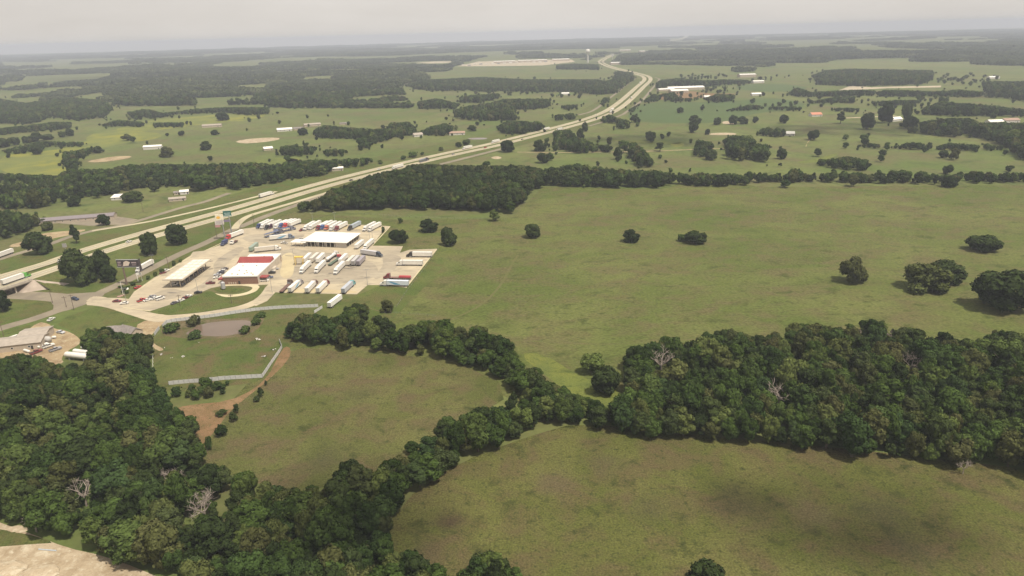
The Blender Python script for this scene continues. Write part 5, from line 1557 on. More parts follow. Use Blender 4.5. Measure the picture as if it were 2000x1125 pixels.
house('white_barn', 'small white barn on the rise behind the far meadow', 'barn', cB((1700, 392))[0], 18, 9, 4, 2, 0, m_wt, m_rw, 0)
house('poultry_barn', 'long white-roofed cattle barn across the highway, largest roof', 'barn', cC((1350, 462))[0], 92, 26, 6, 3, 6, m_tan, m_rw, 0)
house('poultry_barn', 'white-roofed wing in front of the largest cattle barn', 'barn', cC((1300, 482))[0], 42, 26, 5, 2.5, 4, m_tan, m_rw, 0)
house('poultry_barn', 'white-roofed left wing of the cattle barns', 'barn', cC((1200, 470))[0], 40, 18, 4.5, 2, 8, m_tan, m_rw, 0)
house('farmhouse', 'small white house below the cattle barns', 'house', cC((1520, 525))[0], 14, 10, 3, 2.4, 10, m_wt, m_rw, 2)
house('farmhouse', 'brick red farmhouse with white roof inside the oak grove', 'house', cD((200, 800))[0], 18, 10, 3.2, 2.2, 5, mat('red_siding', (0.33, .1, .075)), m_rw, 3)
house('farmhouse', 'white house at the right end of the small grove above the oaks', 'house', cD((470, 676))[0], 12, 9, 3.2, 2.6, -15, m_wt, m_rw, 2)
house('farmhouse', 'far white house left of the crop field end', 'house', cC((1905, 505))[0], 22, 12, 3.5, 2.4, 5, m_wt, m_rw, 2)
house('cottage', 'far white cottage with steep roof among tall dark trees', 'house', cD((1150, 583))[0], 20, 11, 3.4, 3.0, 20, m_wt, m_rw, 2)
house('cottage', 'far orange-roofed house among pale trees', 'house', cD((636, 552))[0], 18, 12, 3.4, 3, 5, m_wt, mat('orange_roof', (0.45, .2, .13)), 2)
house('warehouse', 'far grey warehouse row at the storage yard', 'warehouse', cC((1832, 362))[0], 50, 26, 8, 2, 3, m_tan, m_rw, 0)
house('farmhouse', 'far pale buildings at the edge of the right forest', 'house', cD((1790, 600))[0], 22, 12, 3.6, 2.4, 5, m_wt, m_rw, 2)
house('farmhouse', 'far red-roofed building beside the pale one at the right forest', 'house', cD((1890, 590))[0], 24, 12, 3.6, 2.4, 5, m_wt, m_rr, 2)
house('barn', 'distant white barn on the pale meadow at far right', 'barn', cD((1782, 312))[0], 28, 14, 5, 2.5, 8, m_wt, m_rw, 0)
house('barn', 'distant white shed left of the cattle barns', 'barn', cC((1920, 408))[0], 30, 14, 5, 2, 5, m_wt, m_rw, 0)
house('house_with_grey_roof', 'grey hip-roofed house half hidden behind the wood, left wing', 'house', (222, 654), 11, 8, 3.0, 2.2, 12, m_tan, M_SHING, 2, hip=4)
house('house_with_grey_roof', 'grey-roofed right wing of the half-hidden house with tan gable', 'house', (256, 655), 11, 7, 3.0, 2.2, -30, m_tan, M_SHING, 2)
# motel
mt = house('motel', 'long low motel with dull grey-violet roof beside its parking', 'motel', cE((600, 122))[0], 62, 11, 3, 1.6, 14, m_tan, mat('motel_roof', (0.19, .165, .17), var=.12), 10)
# propane depot
dp = house('depot_building', 'long pale metal-roofed depot building at the left edge', 'depot', cP((205, 395))[0], 26, 12, 3.6, 1.2, 14, m_tan, M_GREYR, 3)
house('depot_building', 'square metal-roofed depot wing behind the long building', 'depot', cP((425, 300))[0], 13, 12, 3.8, 1.0, 14, m_tan, M_GREYR, 1)
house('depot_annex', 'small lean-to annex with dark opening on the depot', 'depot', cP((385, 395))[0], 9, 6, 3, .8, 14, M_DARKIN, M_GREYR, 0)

def tank(label, a, b, r, z, m, saddles=True):
    pa, pb = G(*a), G(*b)
    c = (pa + pb) / 2
    L = (pb - pa).length
    o = thing('propane_tank', label, 'tank', c, yaw_of(pa, pb))
    link('shell', MB().capsule((-L / 2 + r * .7, 0, z + r), (L / 2 - r * .7, 0, z + r), r, 16).mesh('shell', m, True), o)
    if saddles:
        for s in (-.3, .3):
            link('saddle', MB().box(L * s - .25, L * s + .25, -r * .8, r * .8, 0, z + r * .5).mesh('saddle', M_STEEL), o)
    return o
m_tk = mat('white_tank', (0.64, 0.61, 0.55), rough=.4, var=.05)
tank('largest white horizontal propane tank beside the lower left trees', cP((765, 530))[0], cP((1040, 560))[0], 1.45, .9, m_tk)
tank('shorter white propane tank behind the largest one', cP((855, 480))[0], cP((1030, 500))[0], 1.15, .7, m_tk)
tank('small white tank behind the two long propane tanks', cP((940, 425))[0], cP((1000, 432))[0], .8, .5, m_tk)
tank('grey fat tank on the depot forecourt with dark end', cP((500, 345))[0], cP((590, 352))[0], 1.5, .6, mat('grey_tank', (.42, .4, .37), rough=.5))
for k, (a, b, l) in enumerate((((600, 305), (650, 300), 'small white tank right of the grey fat tank'), ((440, 420), (495, 395), 'small white tank in front of the depot annex'),
                               ((518, 390), (550, 370), 'smallest white tank on the dirt yard'), ((280, 450), (345, 470), 'white tank at the near corner of the long depot'), ((470, 355), (500, 345), 'tiny white tank between depot and grey tank'))):
    tank(l, cP(a)[0], cP(b)[0], .65, .3, m_tk)
# yellow gantry
o = thing('steel_gantry', 'yellow steel gantry frame standing on the truck lot', 'gantry', c0((822, 470))[0] and G(*c0((822, 470))[0]), rad(-4))
for x in (-2.6, 2.6):
    for y in (-1, 1):
        link('leg', MB().box(x - .15, x + .15, y - .15, y + .15, 0, 5.6).mesh('leg', M_YELL), o)
link('top_frame', MB().box(-2.9, 2.9, -1.3, 1.3, 5.6, 6.1).mesh('top_frame', M_YELL), o)

# ================================================================== SIGNS, POLES, FENCES
def pole(name, label, cat, px, h, r=.13, m=None, arm=0.0, lamp=False, group=None, cross=False):
    o = thing(name, label, cat, G(*px), rad(20), group)
    link('post', MB().cyl((0, 0, 0), (0, 0, h), r, r * .7, 8).mesh('post', m or M_STEEL), o)
    if lamp:
        for s in (-1, 1):
            a = link('lamp_arm', MB().box(min(0, s * 1.2), max(0, s * 1.2), -.05, .05, h - .2, h - .08).mesh('lamp_arm', m or M_STEEL), o)
            link('lamp_head', MB().box(s * 1.2 - .35, s * 1.2 + .35, -.2, .2, h - .32, h - .21).mesh('lamp_head', M_STEEL), a)
    if cross:
        link('crossarm', MB().box(-1.3, 1.3, -.08, .08, h - .9, h - .7).mesh('crossarm', m or M_WOOD), o)
    return o
for px, h, l in (((387, 572), 9, 'light pole beside the black car at the forecourt edge'), ((471, 452), 9, 'light pole at the road junction entrance of the lot'), ((718, 557), 10.5, 'light pole at the lower right corner of the lot'),
                 ((532, 573), 10.5, 'light pole at the top of the curved driveway'), ((722, 466), 11, 'light pole behind the shed at the right grass edge'), ((728, 470), 11, 'light pole nearest the two parked trailers by the grass'),
                 ((612, 441), 11, 'light pole at the back edge between the truck rows'), ((300, 522), 9, 'light pole on the verge beside the street trailer'), ((247, 590), 9, 'light pole beside the forecourt entrance'),
                 ((575, 515), 11, 'light pole in the middle of the lot near the gantry'), ((655, 440), 11, 'light pole at the back of the second truck row')):
    pole('light_pole', l, 'light pole', px, h, .12, M_STEEL, lamp=True)
for px, h, l in (((145, 606), 10, 'wooden utility pole at the street corner below the bridge'), ((424, 465), 12, 'wooden utility pole left of the tall roadside signs'), ((10, 665), 11, 'pale utility pole beside the depot road'),
                 ((103, 592), 8, 'utility pole at the crossroad grass tip'), ((130, 600), 7, 'short utility pole on the street verge'), ((330, 525), 9, 'utility pole along the street by the forecourt'), ((497, 441), 10, 'utility pole at the slip road beside the navy truck'),
                 ((280, 414), 9, 'utility pole on the meadow across the highway'), ((352, 597), 7, 'thin pole on the oval lawn by the forecourt'), ((453, 593), 6, 'thin pole on the lawn below the store')):
    pole('utility_pole', l, 'utility pole', px, h, .16, M_WOOD, cross=True)
# tall roadside signs
SG = rad(12)
SIGN_S = 0.84
o = thing('pole_sign', 'tall roadside sign with yellow scallop emblem over pale price panels', 'sign', G(440, 468), SG)
o.scale = (SIGN_S,) * 3
link('post', MB().cyl((0, 0, 0), (0, 0, 22), .55, .4, 10).mesh('post', M_STEEL), o)
p = link('sign_panel', MB().box(-5.2, 1.6, -.4, .4, 18.8, 24.0).mesh('sign_panel', mat('cream_sign', (.72, .66, .5))), o)
fan = MB()
cx, cz, n = -2.6, 20.0, 9
fan.add([(cx, -.46, cz)] + [(cx + 2.0 * math.cos(rad(15 + 150 * i / n)), -.46, cz + 2.6 * math.sin(rad(15 + 150 * i / n))) for i in range(n + 1)], [(0, i + 1, i + 2) for i in range(n)])
link('emblem', fan.mesh('emblem', mat('emblem_yellow', (.75, .42, .06))), p)
q = link('price_panel', MB().box(-6.2, 1.4, -.35, .35, 14.6, 18.4).mesh('price_panel', mat('pale_sign', (.55, .5, .46))), o)
for z in (15.4, 16.4, 17.4):
    link('lettering', MB().box(-5.4, 0.6, -.4, -.36, z, z + .42).mesh('lettering', mat('letter_grey', (.34, .3, .3))), q)
link('lower_panel', MB().box(-6.6, -2.2, -.35, .35, 12.2, 14.2).mesh('lower_panel', mat('pink_sign', (.42, .22, .22))), o)
o = thing('pole_sign', 'tall roadside sign with dark green panel and pale lower strip', 'sign', G(453, 458), SG)
o.scale = (SIGN_S,) * 3
link('post', MB().cyl((0, 0, 0), (0, 0, 21), .55, .4, 10).mesh('post', M_STEEL), o)
p = link('sign_panel', MB().box(-4.6, 2.4, -.5, .5, 17.6, 23.0).mesh('sign_panel', mat('green_sign', (.035, .12, .10))), o)
link('pale_strip', MB().box(-4.4, 2.2, -.55, -.51, 17.8, 18.7).mesh('pale_strip', mat('pale_green', (.4, .48, .42))), p)
for x0, x1, z in ((-3.6, -1.2, 20.6), (-.8, 1.8, 20.6), (-3.2, 1.2, 19.4)):
    link('lettering', MB().box(x0, x1, -.55, -.51, z, z + .7).mesh('lettering', mat('letter_pale', (.3, .4, .38))), p)
link('lower_panel', MB().box(-5.4, .8, -.35, .35, 12.6, 14.6).mesh('lower_panel', mat('violet_sign', (.2, .16, .24))), o)
# billboard
o = thing('billboard', 'large black billboard with pale lettering on a single tall post', 'billboard', G(248, 556), rad(-3))
link('post', MB().cyl((0, 0, 0), (0, 0, 14), .55, .5, 10).mesh('post', mat('brown_post', (.16, .11, .085))), o)
p = link('board', MB().box(-3.2, 10.4, -.4, .4, 12.2, 16.6).mesh('board', mat('billboard_black', (.05, .04, .042))), o)
link('board_frame', MB().box(-3.4, 10.6, -.5, .5, 16.6, 16.9).box(-3.4, 10.6, -.6, .6, 11.8, 12.2).mesh('board_frame', M_STEEL), p)
for x0, x1, z0, z1 in ((-2.7, -.6, 13.0, 13.5), (-2.6, -.8, 13.9, 14.4), (-2.5, -.4, 14.9, 15.6), (6.4, 9.6, 14.5, 15.3), (6.6, 9.3, 13.2, 13.6)):
    link('lettering', MB().box(x0, x1, -.46, -.41, z0, z1).mesh('lettering', mat('letter_pink', (.36, .28, .28))), p)
link('pale_motif', MB().add([(.6, -.47, 12.6), (4.2, -.47, 12.9), (5.6, -.47, 15.2), (3.4, -.47, 16.2), (1.4, -.47, 15.4), (1.0, -.47, 14.0)], [(0, 1, 2, 3, 4, 5)]).mesh('pale_motif', mat('motif_cream', (.6, .5, .42))), p)
link('rear_board', MB().add([(10.4, .2, 12.2), (10.4, .2, 16.4), (9.0, 5, 16.2), (9.0, 5, 8.5), (10.4, .2, 8.5)], [(0, 1, 2, 3, 4)]).mesh('rear_board', mat('billboard_black', (.05, .04, .042))), o)
o = thing('small_sign', 'small white lattice sign frame behind the billboard by the street', 'sign', G(274, 549), rad(20))
for x in (-1.2, 1.2):
    link('post', MB().box(x - .15, x + .15, -.15, .15, 0, 5.6).mesh('post', M_WHITE), o)
link('panel', MB().box(-1.6, 1.6, -.1, .1, 4.2, 5.8).mesh('panel', M_WHITE), o)
o = thing('road_sign', 'small grey sign on the far highway verge by the twin-crowned tree', 'sign', G(128, 488), rad(10))
link('post', MB().box(-.1, .1, -.1, .1, 0, 2.2).mesh('post', M_STEEL), o)
link('panel', MB().box(-1.5, 1.5, -.1, .1, 2.0, 5.0).mesh('panel', mat('sign_back', (.3, .28, .27))), o)
pole('white_pole', 'thin white flagpole on the landscaped bed by the forecourt entrance', 'pole', (241, 577), 9, .15, M_WHITE)
# white panel fences
def fence(label, px, h, gap=2.5):
    pts = [G(*p) for p in px]
    o = thing('panel_fence', label, 'fence', pts[0])
    pm_ = {}
    for a, b in zip(pts[:-1], pts[1:]):
        L = (b - a).length
        k = max(1, round(L / gap))
        w = L / k
        me_ = MB().box(.07, w - .07, -.04, .04, .12, h).mesh('panel', M_FENCE)
        po = MB().box(-.06, .06, -.09, .09, 0, h + .15).mesh('post', M_STEEL)
        for i in range(k):
            q = a.lerp(b, i / k) - pts[0]
            yw = yaw_of(a, b)
            link('panel', me_, o, q + Vector((0, 0, RNG.uniform(-.06, .06))), yw)
            link('post', po, o, q, yw)
    return o
fence('pale panel fence curving behind the pond along the driveway', [(318, 640), (326, 631), (345, 628), (380, 624), (420, 619), (450, 614), (500, 607), (550, 603), (600, 601), (622, 600)], 2.0)
fence('short pale fence return beside the fallen boards at the tree row', [(614, 612), (630, 602)], 1.8)
fence('pale panel fence along the lower grass with a bend at the red bank', [(330, 752), (360, 749), (390, 747), (440, 742), (513, 738), (530, 712), (547, 688), (551, 680), (546, 668)], 2.0)
fence('short leaning pale fence by the dirt track', [(302, 656), (312, 643)], 2.0)
o = thing('wire_fence', 'thin pale wire fence line along the edge of the lower left wood', 'fence', G(299.5, 676))
pa, pb = G(299.5, 676), G(299, 752)
for i in range(12):
    q = pa.lerp(pb, i / 11) - pa
    link('post', MB().box(-.07, .07, -.07, .07, 0, 1.5).mesh('post', m_tk), o, q)
link('top_rail', MB().cyl((0, 0, 1.4), (pb.x - pa.x, pb.y - pa.y, 1.4), .05, n=5).mesh('top_rail', m_tk), o)

# ================================================================== VEHICLES
WHEEL = {}
def wheel_mesh(r, w):
    k = (r, w)
    if k not in WHEEL:
        t = MB().cyl((0, -w / 2, 0), (0, w / 2, 0), r, n=12).mesh('wheel', M_RUBBER)
        h = MB().cyl((0, -w / 2 - .02, 0), (0, w / 2 + .02, 0), r * .55, n=10).mesh('rim', M_STEEL)
        WHEEL[k] = (t, h)
    return WHEEL[k]
def add_wheels(o, xs, half, r, w, rims=True):
    t, h = wheel_mesh(r, w)
    for x in xs:
        for s in (-1, 1):
            q = link('wheel', t, o, (x, s * half, r))
            if rims:
                link('rim', h, q)
VM = {}
def vm(key, f):
    if key not in VM:
        VM[key] = f()
    return VM[key]
def _cab():
    b = MB().prism([(-2.2, 1.0), (2.25, .75), (2.35, 1.75), (1.05, 2.1), (.45, 3.0), (-.1, 3.65), (-.6, 3.95), (-2.2, 3.95)], -1.2, 1.2)
    return b.mesh('cab', M_PAINT)
def _cabover():
    return MB().prism([(-1.2, .9), (1.2, .7), (1.25, 1.7), (.35, 1.95), (0, 2.75), (-1.2, 2.85)], -1.15, 1.15).mesh('cab', M_PAINT)
def add_cab(o, x, color, day=False):
    if day:
        c = link('cab', vm('cabover', _cabover), o, (x, 0, 0), 0, color)
        link('windscreen', vm('ws2', lambda: MB().add([(.37, -1, 1.98), (.37, 1, 1.98), (.03, .95, 2.72), (.03, -.95, 2.72)], [(0, 1, 2, 3)]).mesh('windscreen', M_GLASS)), c)
        return c
    c = link('cab', vm('cab', _cab), o, (x, 0, 0), 0, color)
    link('windscreen', vm('ws', lambda: MB().add([(1.06, -1.05, 2.12), (1.06, 1.05, 2.12), (.49, 1.0, 2.98), (.49, -1.0, 2.98)], [(0, 1, 2, 3)]).mesh('windscreen', M_GLASS)), c)
    for s in (-1, 1):
        link('side_window', vm(('sw', s), lambda: MB().box(-.45, .35, s * 1.21 - .012, s * 1.21 + .012, 2.15, 2.85).mesh('side_window', M_GLASS)), c)
        link('exhaust_stack', vm(('ex', s), lambda: MB().cyl((-2.35, s * 1.0, 1), (-2.35, s * 1.0, 4.1), .09, n=6).mesh('exhaust_stack', M_STEEL)), c)
        link('mirror', vm(('mi', s), lambda: MB().box(.5, .6, s * 1.45 - .12, s * 1.45 + .12, 2.1, 2.8).mesh('mirror', M_BLACK)), c)
    link('grille', vm('gr', lambda: MB().box(2.3, 2.42, -.6, .6, .95, 1.65).mesh('grille', M_STEEL)), c)
    link('bumper', vm('bu', lambda: MB().box(2.2, 2.5, -1.2, 1.2, .45, .8).mesh('bumper', M_STEEL)), c)
    return c
LT = 14.6
def semi(front, rear, cab, trailer, label, kind='van', name='semi_truck', group=None, detail=True, yaw=None, z=0.1):
    f, r = G(*front), G(*rear)
    y = yaw_of(r, f) if yaw is None else rad(yaw)
    c = (f + r) / 2
    o = thing(name, label, 'trailer' if cab is None else 'truck', (c.x, c.y, z), y, group)
    o.scale = (.93, .93, .93)
    x0, x1 = -9.4, -9.4 + LT
    if cab is None:
        x0, x1 = -LT / 2, LT / 2
    if kind in ('van', 'reefer', 'graphic'):
        t = link('trailer', vm(('tv', x0), lambda: MB().box(x0, x1, -1.3, 1.3, 1.15, 4.0).mesh('trailer', M_PAINT)), o, color=trailer)
        link('rear_door', vm(('rd', x0), lambda: MB().box(x0 - .05, x0 - .003, -1.22, 1.22, 1.2, 3.92).mesh('rear_door', M_PAINT)), t, color=tuple(v * .62 for v in trailer))
        link('roof_rail', vm(('rr', x0), lambda: MB().box(x0, x1, -1.33, -1.302, 3.88, 4.03).box(x0, x1, 1.302, 1.33, 3.88, 4.03).mesh('roof_rail', M_STEEL)), t)
        if kind == 'reefer':
            link('cooling_unit', vm(('cu', x0), lambda: MB().bbox(x1 + .003, x1 + .6, -.95, .95, 2.2, 3.8, .1).mesh('cooling_unit', M_WHITE)), t)
        if kind == 'graphic':
            for s in (-1, 1):
                link('side_graphic', vm(('sg', x0, s), lambda: MB().add([(x0 + 5, s * 1.315, 1.5), (x0 + 9, s * 1.315, 1.4), (x1 - 1, s * 1.315, 3.4), (x1 - 3, s * 1.315, 3.5), (x0 + 8, s * 1.315, 2.6)], [(0, 1, 2, 3, 4)]).mesh('side_graphic', mat('blue_graphic', (.12, .3, .45)))), t)
    elif kind == 'flat':
        t = link('flatbed', vm(('fl', x0), lambda: MB().box(x0, x1, -1.28, 1.28, 1.15, 1.4).mesh('flatbed', M_COAT)), o, color=trailer)
        link('headboard', vm(('hb', x0), lambda: MB().box(x1 - .12, x1, -1.25, 1.25, 1.4, 2.6).mesh('headboard', M_STEEL)), t)
    elif kind == 'load':
        t = link('flatbed', vm(('fl', x0), lambda: MB().box(x0, x1, -1.28, 1.28, 1.15, 1.4).mesh('flatbed', M_COAT)), o, color=(.2, .12, .1))
        link('load', vm(('ld', x0), lambda: MB().bbox(x0 + .5, x0 + 8.5, -1.15, 1.15, 1.41, 2.5, .1).mesh('load', M_COAT)), o, color=trailer)
    elif kind == 'tanker':
        t = link('tank', vm(('tk', x0), lambda: MB().capsule((x0 + .9, 0, 2.5), (x1 - .9, 0, 2.5), 1.25, 14).mesh('tank', M_PAINT, True)), o, color=trailer)
        link('hatch', vm(('ht', x0), lambda: MB().box(x0 + 4, x0 + 9, -.3, .3, 3.72, 3.95).mesh('hatch', M_STEEL)), t)
    elif kind == 'hauler':
        t = link('upper_deck', vm(('hd', x0), lambda: MB().box(x0, x1, -1.3, -1.1, 3.0, 3.25).box(x0, x1, 1.1, 1.3, 3.0, 3.25).box(x0, x1, -1.1, 1.1, 3.0, 3.08).box(x0, x1, -1.28, 1.28, .8, 1.0).mesh('upper_deck', M_COAT)), o, color=(.12, .14, .22))
        for k in range(6):
            link('deck_post', vm(('hp', x0, k), lambda: MB().box(x0 + .3 + k * 2.7, x0 + .5 + k * 2.7, -1.3, -1.12, 1.0, 3.0).box(x0 + .3 + k * 2.7, x0 + .5 + k * 2.7, 1.12, 1.3, 1.0, 3.0).mesh('deck_post', M_STEEL)), o)
    if detail:
        link('chassis', vm(('ch', x0, cab is None), lambda: MB().box(x0 + .3, x1 - .5 if cab is None else 6.2, -.5, .5, .75, 1.12).mesh('chassis', M_BLACK)), o)
        add_wheels(o, (x0 + 1.4, x0 + 2.7), .98, .5, .55)
        if cab is None:
            link('landing_leg', vm(('ll', x0), lambda: MB().box(x1 - 3.4, x1 - 3.2, -.95, -.75, 0, 1.15).box(x1 - 3.4, x1 - 3.2, .75, .95, 0, 1.15).mesh('landing_leg', M_STEEL)), o)
    if cab is not None:
        add_cab(o, 7.75, cab)
        if detail:
            add_wheels(o, (4.2, 5.5), .98, .5, .55)
            add_wheels(o, (9.2,), 1.05, .5, .3)
            for s_y in (-1.05, 1.05):
                link('fuel_tank', vm('ft', lambda: MB().cyl((6.0, 0, .75), (7.6, 0, .75), .33, n=8).mesh('fuel_tank', M_STEEL)), o, (0, s_y, 0))
    return o
def boxtruck(front, rear, cab, box, label, name='box_truck', z=.1, flat=False):
    f, r = G(*front), G(*rear)
    c = (f + r) / 2
    o = thing(name, label, 'truck', (c.x, c.y, z), yaw_of(r, f))
    if flat:
        link('flatbed', vm('btf', lambda: MB().box(-4.2, 1.4, -1.2, 1.2, 1.0, 1.25).mesh('flatbed', M_COAT)), o, color=box)
    else:
        b = link('cargo_box', vm('btb', lambda: MB().bbox(-4.2, 1.5, -1.22, 1.22, 1.0, 3.5, .08).mesh('cargo_box', M_PAINT)), o, color=box)
        link('rear_door', vm('btd', lambda: MB().box(-4.25, -4.203, -1.05, 1.05, 1.1, 3.3).mesh('rear_door', M_STEEL)), b)
    add_cab(o, 2.9, cab, True)
    add_wheels(o, (-2.6, 2.9), 1.0, .48, .35)
    return o
def car(px, front, color, label, kind='sedan', z=.1, name=None):
    """px: ground point; front: pixel the nose points to"""
    p, f = G(*px), G(*front)
    nm = {'sedan': 'car', 'suv': 'suv', 'pickup': 'pickup_truck', 'van': 'van'}[kind]
    o = thing(nm, label, {'sedan': 'car', 'suv': 'car', 'pickup': 'pickup', 'van': 'van'}[kind], (p.x, p.y, z), yaw_of(p, f))
    L = {'sedan': 2.35, 'suv': 2.45, 'pickup': 2.85, 'van': 2.7}[kind]
    prof = {'sedan': [(-L, .35), (L, .35), (L, .75), (L - .15, .88), (1.0, 1.0), (-1.6, 1.02), (-L, .95)],
            'suv': [(-L, .4), (L, .4), (L, .9), (L - .2, 1.08), (1.1, 1.18), (-L, 1.2)],
            'pickup': [(-L, .5), (L, .5), (L, 1.0), (L - .2, 1.15), (1.3, 1.22), (-L, 1.2)],
            'van': [(-L, .4), (L, .4), (L, 1.0), (L - .35, 1.25), (1.7, 1.35), (-L, 1.35)]}[kind]
    top = {'sedan': [(1.0, 1.0), (.35, 1.44), (-.95, 1.46), (-1.7, 1.02)], 'suv': [(1.1, 1.18), (.5, 1.74), (-2.2, 1.76), (-2.42, 1.2)],
           'pickup': [(1.3, 1.22), (.7, 1.82), (-.6, 1.84), (-.8, 1.2)], 'van': [(1.7, 1.35), (1.0, 2.1), (-2.62, 2.12), (-2.68, 1.35)]}[kind]
    body = link('body', vm(('cb', kind), lambda: MB().prism(prof, -.92, .92).mesh('body', M_PAINT)), o, color=color)
    link('cabin', vm(('cg', kind), lambda: MB().prism(top, -.8, .8).mesh('cabin', M_GLASS)), o)
    xa, xb = top[2][0], top[1][0]
    zt = top[2][1]
    link('roof', vm(('cr', kind), lambda: MB().bbox(xa + .02, xb - .02, -.78, .78, zt - .06, zt + .045, .04).mesh('roof', M_PAINT)), o, color=color)
    if kind == 'pickup':
        link('load_bed', vm('pb', lambda: MB().box(-L + .1, -.9, -.78, .78, 1.19, 1.215).mesh('load_bed', M_BLACK)), body)
    add_wheels(o, (-L * .62, L * .62), .82, .36, .24)
    return o
WH, CRM, NAVY, BLK, MAR, RED, BLU, GRY, SIL = (.66, .63, .57), (.56, .51, .43), (.03, .04, .12), (.025, .022, .022), (.16, .03, .035), (.42, .04, .035), (.07, .11, .25), (.3, .29, .29), (.45, .45, .46)
V0 = lambda x, y: c0((x, y))[0]
def row(items, dx, dy):
    for (x, y, cab, tr, label, kind) in items:
        jx, jy = RNG.uniform(-5, 5), RNG.uniform(-5, 5)
        semi(V0(x + jx, y + jy), V0(x + dx + jx + RNG.uniform(-5, 5), y + dy + jy + RNG.uniform(-2, 2)), cab, tr, label, kind)
row([(497, 188, NAVY, WH, 'navy-cab semi truck with white trailer, first in the back row by the slip road', 'van'),
     (530, 190, WH, WH, 'white semi truck, second in the back row by the slip road', 'van'),
     (562, 193, BLK, WH, 'black-cab semi truck with white trailer, third in the back row', 'van'),
     (594, 190, (.07, .03, .05), WH, 'dark plum-cab semi truck, fourth in the back row', 'reefer'),
     (638, 190, WH, WH, 'white semi truck in the back row beside the blue-cab one', 'van'),
     (676, 184, BLU, WH, 'blue-cab semi truck in the back row behind the car hauler', 'van'),
     (708, 180, RED, WH, 'bright red-cab semi truck with white trailer in the back row', 'van'),
     (740, 176, None, WH, 'white parked trailer at the right end of the first back row', 'van')], 80, -36)
row([(862, 200, WH, WH, 'white semi truck at the left end of the second back row', 'van'),
     (908, 198, WH, WH, 'white semi truck second from left in the second back row', 'reefer'),
     (968, 198, MAR, WH, 'dark red-cab semi truck left of the blue-cab one in the second back row', 'van'),
     (1000, 196, BLU, WH, 'blue-cab semi truck in the second back row between red cabs', 'van'),
     (1030, 196, (.42, .13, .08), WH, 'orange-red-cab semi truck in the second back row', 'van'),
     (1068, 198, WH, WH, 'white semi truck right of the orange-red-cab one', 'van'),
     (1115, 202, MAR, WH, 'maroon-cab semi truck at the right end of the packed second row', 'van'),
     (1218, 203, BLK, (.33, .37, .41), 'black-cab semi truck with pale blue-grey trailer standing apart', 'van'),
     (1337, 208, WH, WH, 'left of the two white semi trucks at the right end of the back row', 'van'),
     (1374, 208, WH, WH, 'right of the two white semi trucks at the right end of the back row', 'van')], 70, -37)
car(V0(838, 203), V0(820, 212), MAR, 'maroon pickup in front of the second back row', 'pickup')
# middle of the lot
semi(V0(775, 262), V0(590, 280), (.14, .17, .22), WH, 'white trailer truck with slate-blue cab standing crosswise near the shed', 'graphic')
semi(V0(700, 215), V0(545, 262), (.10, .10, .13), BLU, 'dark blue-grey car hauler with open double deck', 'hauler', 'car_hauler')
semi(V0(715, 190), V0(690, 232), (.16, .16, .2), GRY, 'second grey car hauler behind the dark blue-grey one', 'hauler', 'car_hauler', yaw=40)
semi(V0(655, 355), V0(490, 372), WH, CRM, 'cream box trailer truck standing right behind the store', 'van')
semi(V0(425, 385), V0(505, 318), None, (.22, .28, .22), 'green-tarped trailer behind the store roof', 'van', 'tarped_trailer')
car(V0(700, 305), V0(660, 302), WH, 'white pickup alone on the paving above the store', 'pickup')
boxtruck(V0(205, 332), V0(262, 296), (.08, .09, .15), NAVY, 'navy box truck at the lot edge below the tall signs')
semi(V0(262, 272), V0(370, 232), RED, WH, 'red-cab truck with white trailer below the tall signs', 'van')
boxtruck(V0(278, 318), V0(340, 285), WH, (.1, .05, .04), 'white-cab flatbed truck beside the navy box truck', 'flatbed_truck', flat=True)
row([(832, 545, WH, WH, 'left of the three white semi trucks in the middle of the lot', 'reefer'), (946, 545, WH, WH, 'centre of the three white semi trucks in the middle of the lot', 'van'), (1092, 552, WH, WH, 'right of the three white semi trucks in the middle of the lot', 'van')], 75, -75)
row([(852, 470, None, WH, 'white trailer beside the yellow gantry', 'van'), (905, 470, None, CRM, 'cream trailer second from the yellow gantry', 'van'), (950, 470, None, WH, 'white trailer third from the yellow gantry', 'van'),
     (1128, 470, None, WH, 'white trailer between the red-cab flatbed and the grey trailers', 'van'), (1195, 490, None, CRM, 'cream trailer at the left of the grey trailer group', 'van')], 68, -62)
semi(V0(1118, 392), V0(1036, 452), WH, (.6, .58, .55), 'white-cab tanker truck in the middle of the lot', 'tanker', 'tanker_truck')
semi(V0(1142, 420), V0(1055, 480), RED, (.1, .13, .09), 'red-cab flatbed truck with dark green bed beside the tanker', 'flat')
semi(V0(1290, 425), V0(1230, 490), None, (.42, .40, .38), 'grey parked trailer in the middle of the lot, left of the dark one', 'van')
semi(V0(1335, 425), V0(1270, 492), None, (.27, .24, .26), 'dark grey parked trailer in the middle of the lot', 'van')
semi(V0(1262, 352), V0(1318, 308), None, WH, 'white parked trailer at the grass edge nearest the shed', 'van')
semi(V0(1330, 355), V0(1395, 300), WH, WH, 'white semi truck at the grass edge beside the parked trailer', 'van')
semi(V0(1450, 408), V0(1315, 388), (.04, .05, .07), (.5, .48, .48), 'dark-cab semi truck with long pale grey trailer crossing the lot', 'van')
semi(V0(1650, 408), V0(1870, 410), BLK, WH, 'white semi truck with dark cab nose at the right, farthest of the side row', 'reefer')
semi(V0(1585, 474), V0(1785, 476), WH, WH, 'all-white semi truck at the right, second of the side row', 'van')
semi(V0(1505, 580), V0(1675, 584), MAR, (.35, .05, .06), 'maroon semi truck carrying a low red load at the right', 'load')
semi(V0(1465, 632), V0(1668, 638), WH, (.62, .66, .7), 'pale semi truck with blue side graphic at the lower right corner', 'graphic')
semi(V0(752, 622), V0(682, 688), (.09, .05, .045), (.13, .075, .06), 'brown flatbed truck at the left of the front row, tail to the grass', 'flat')
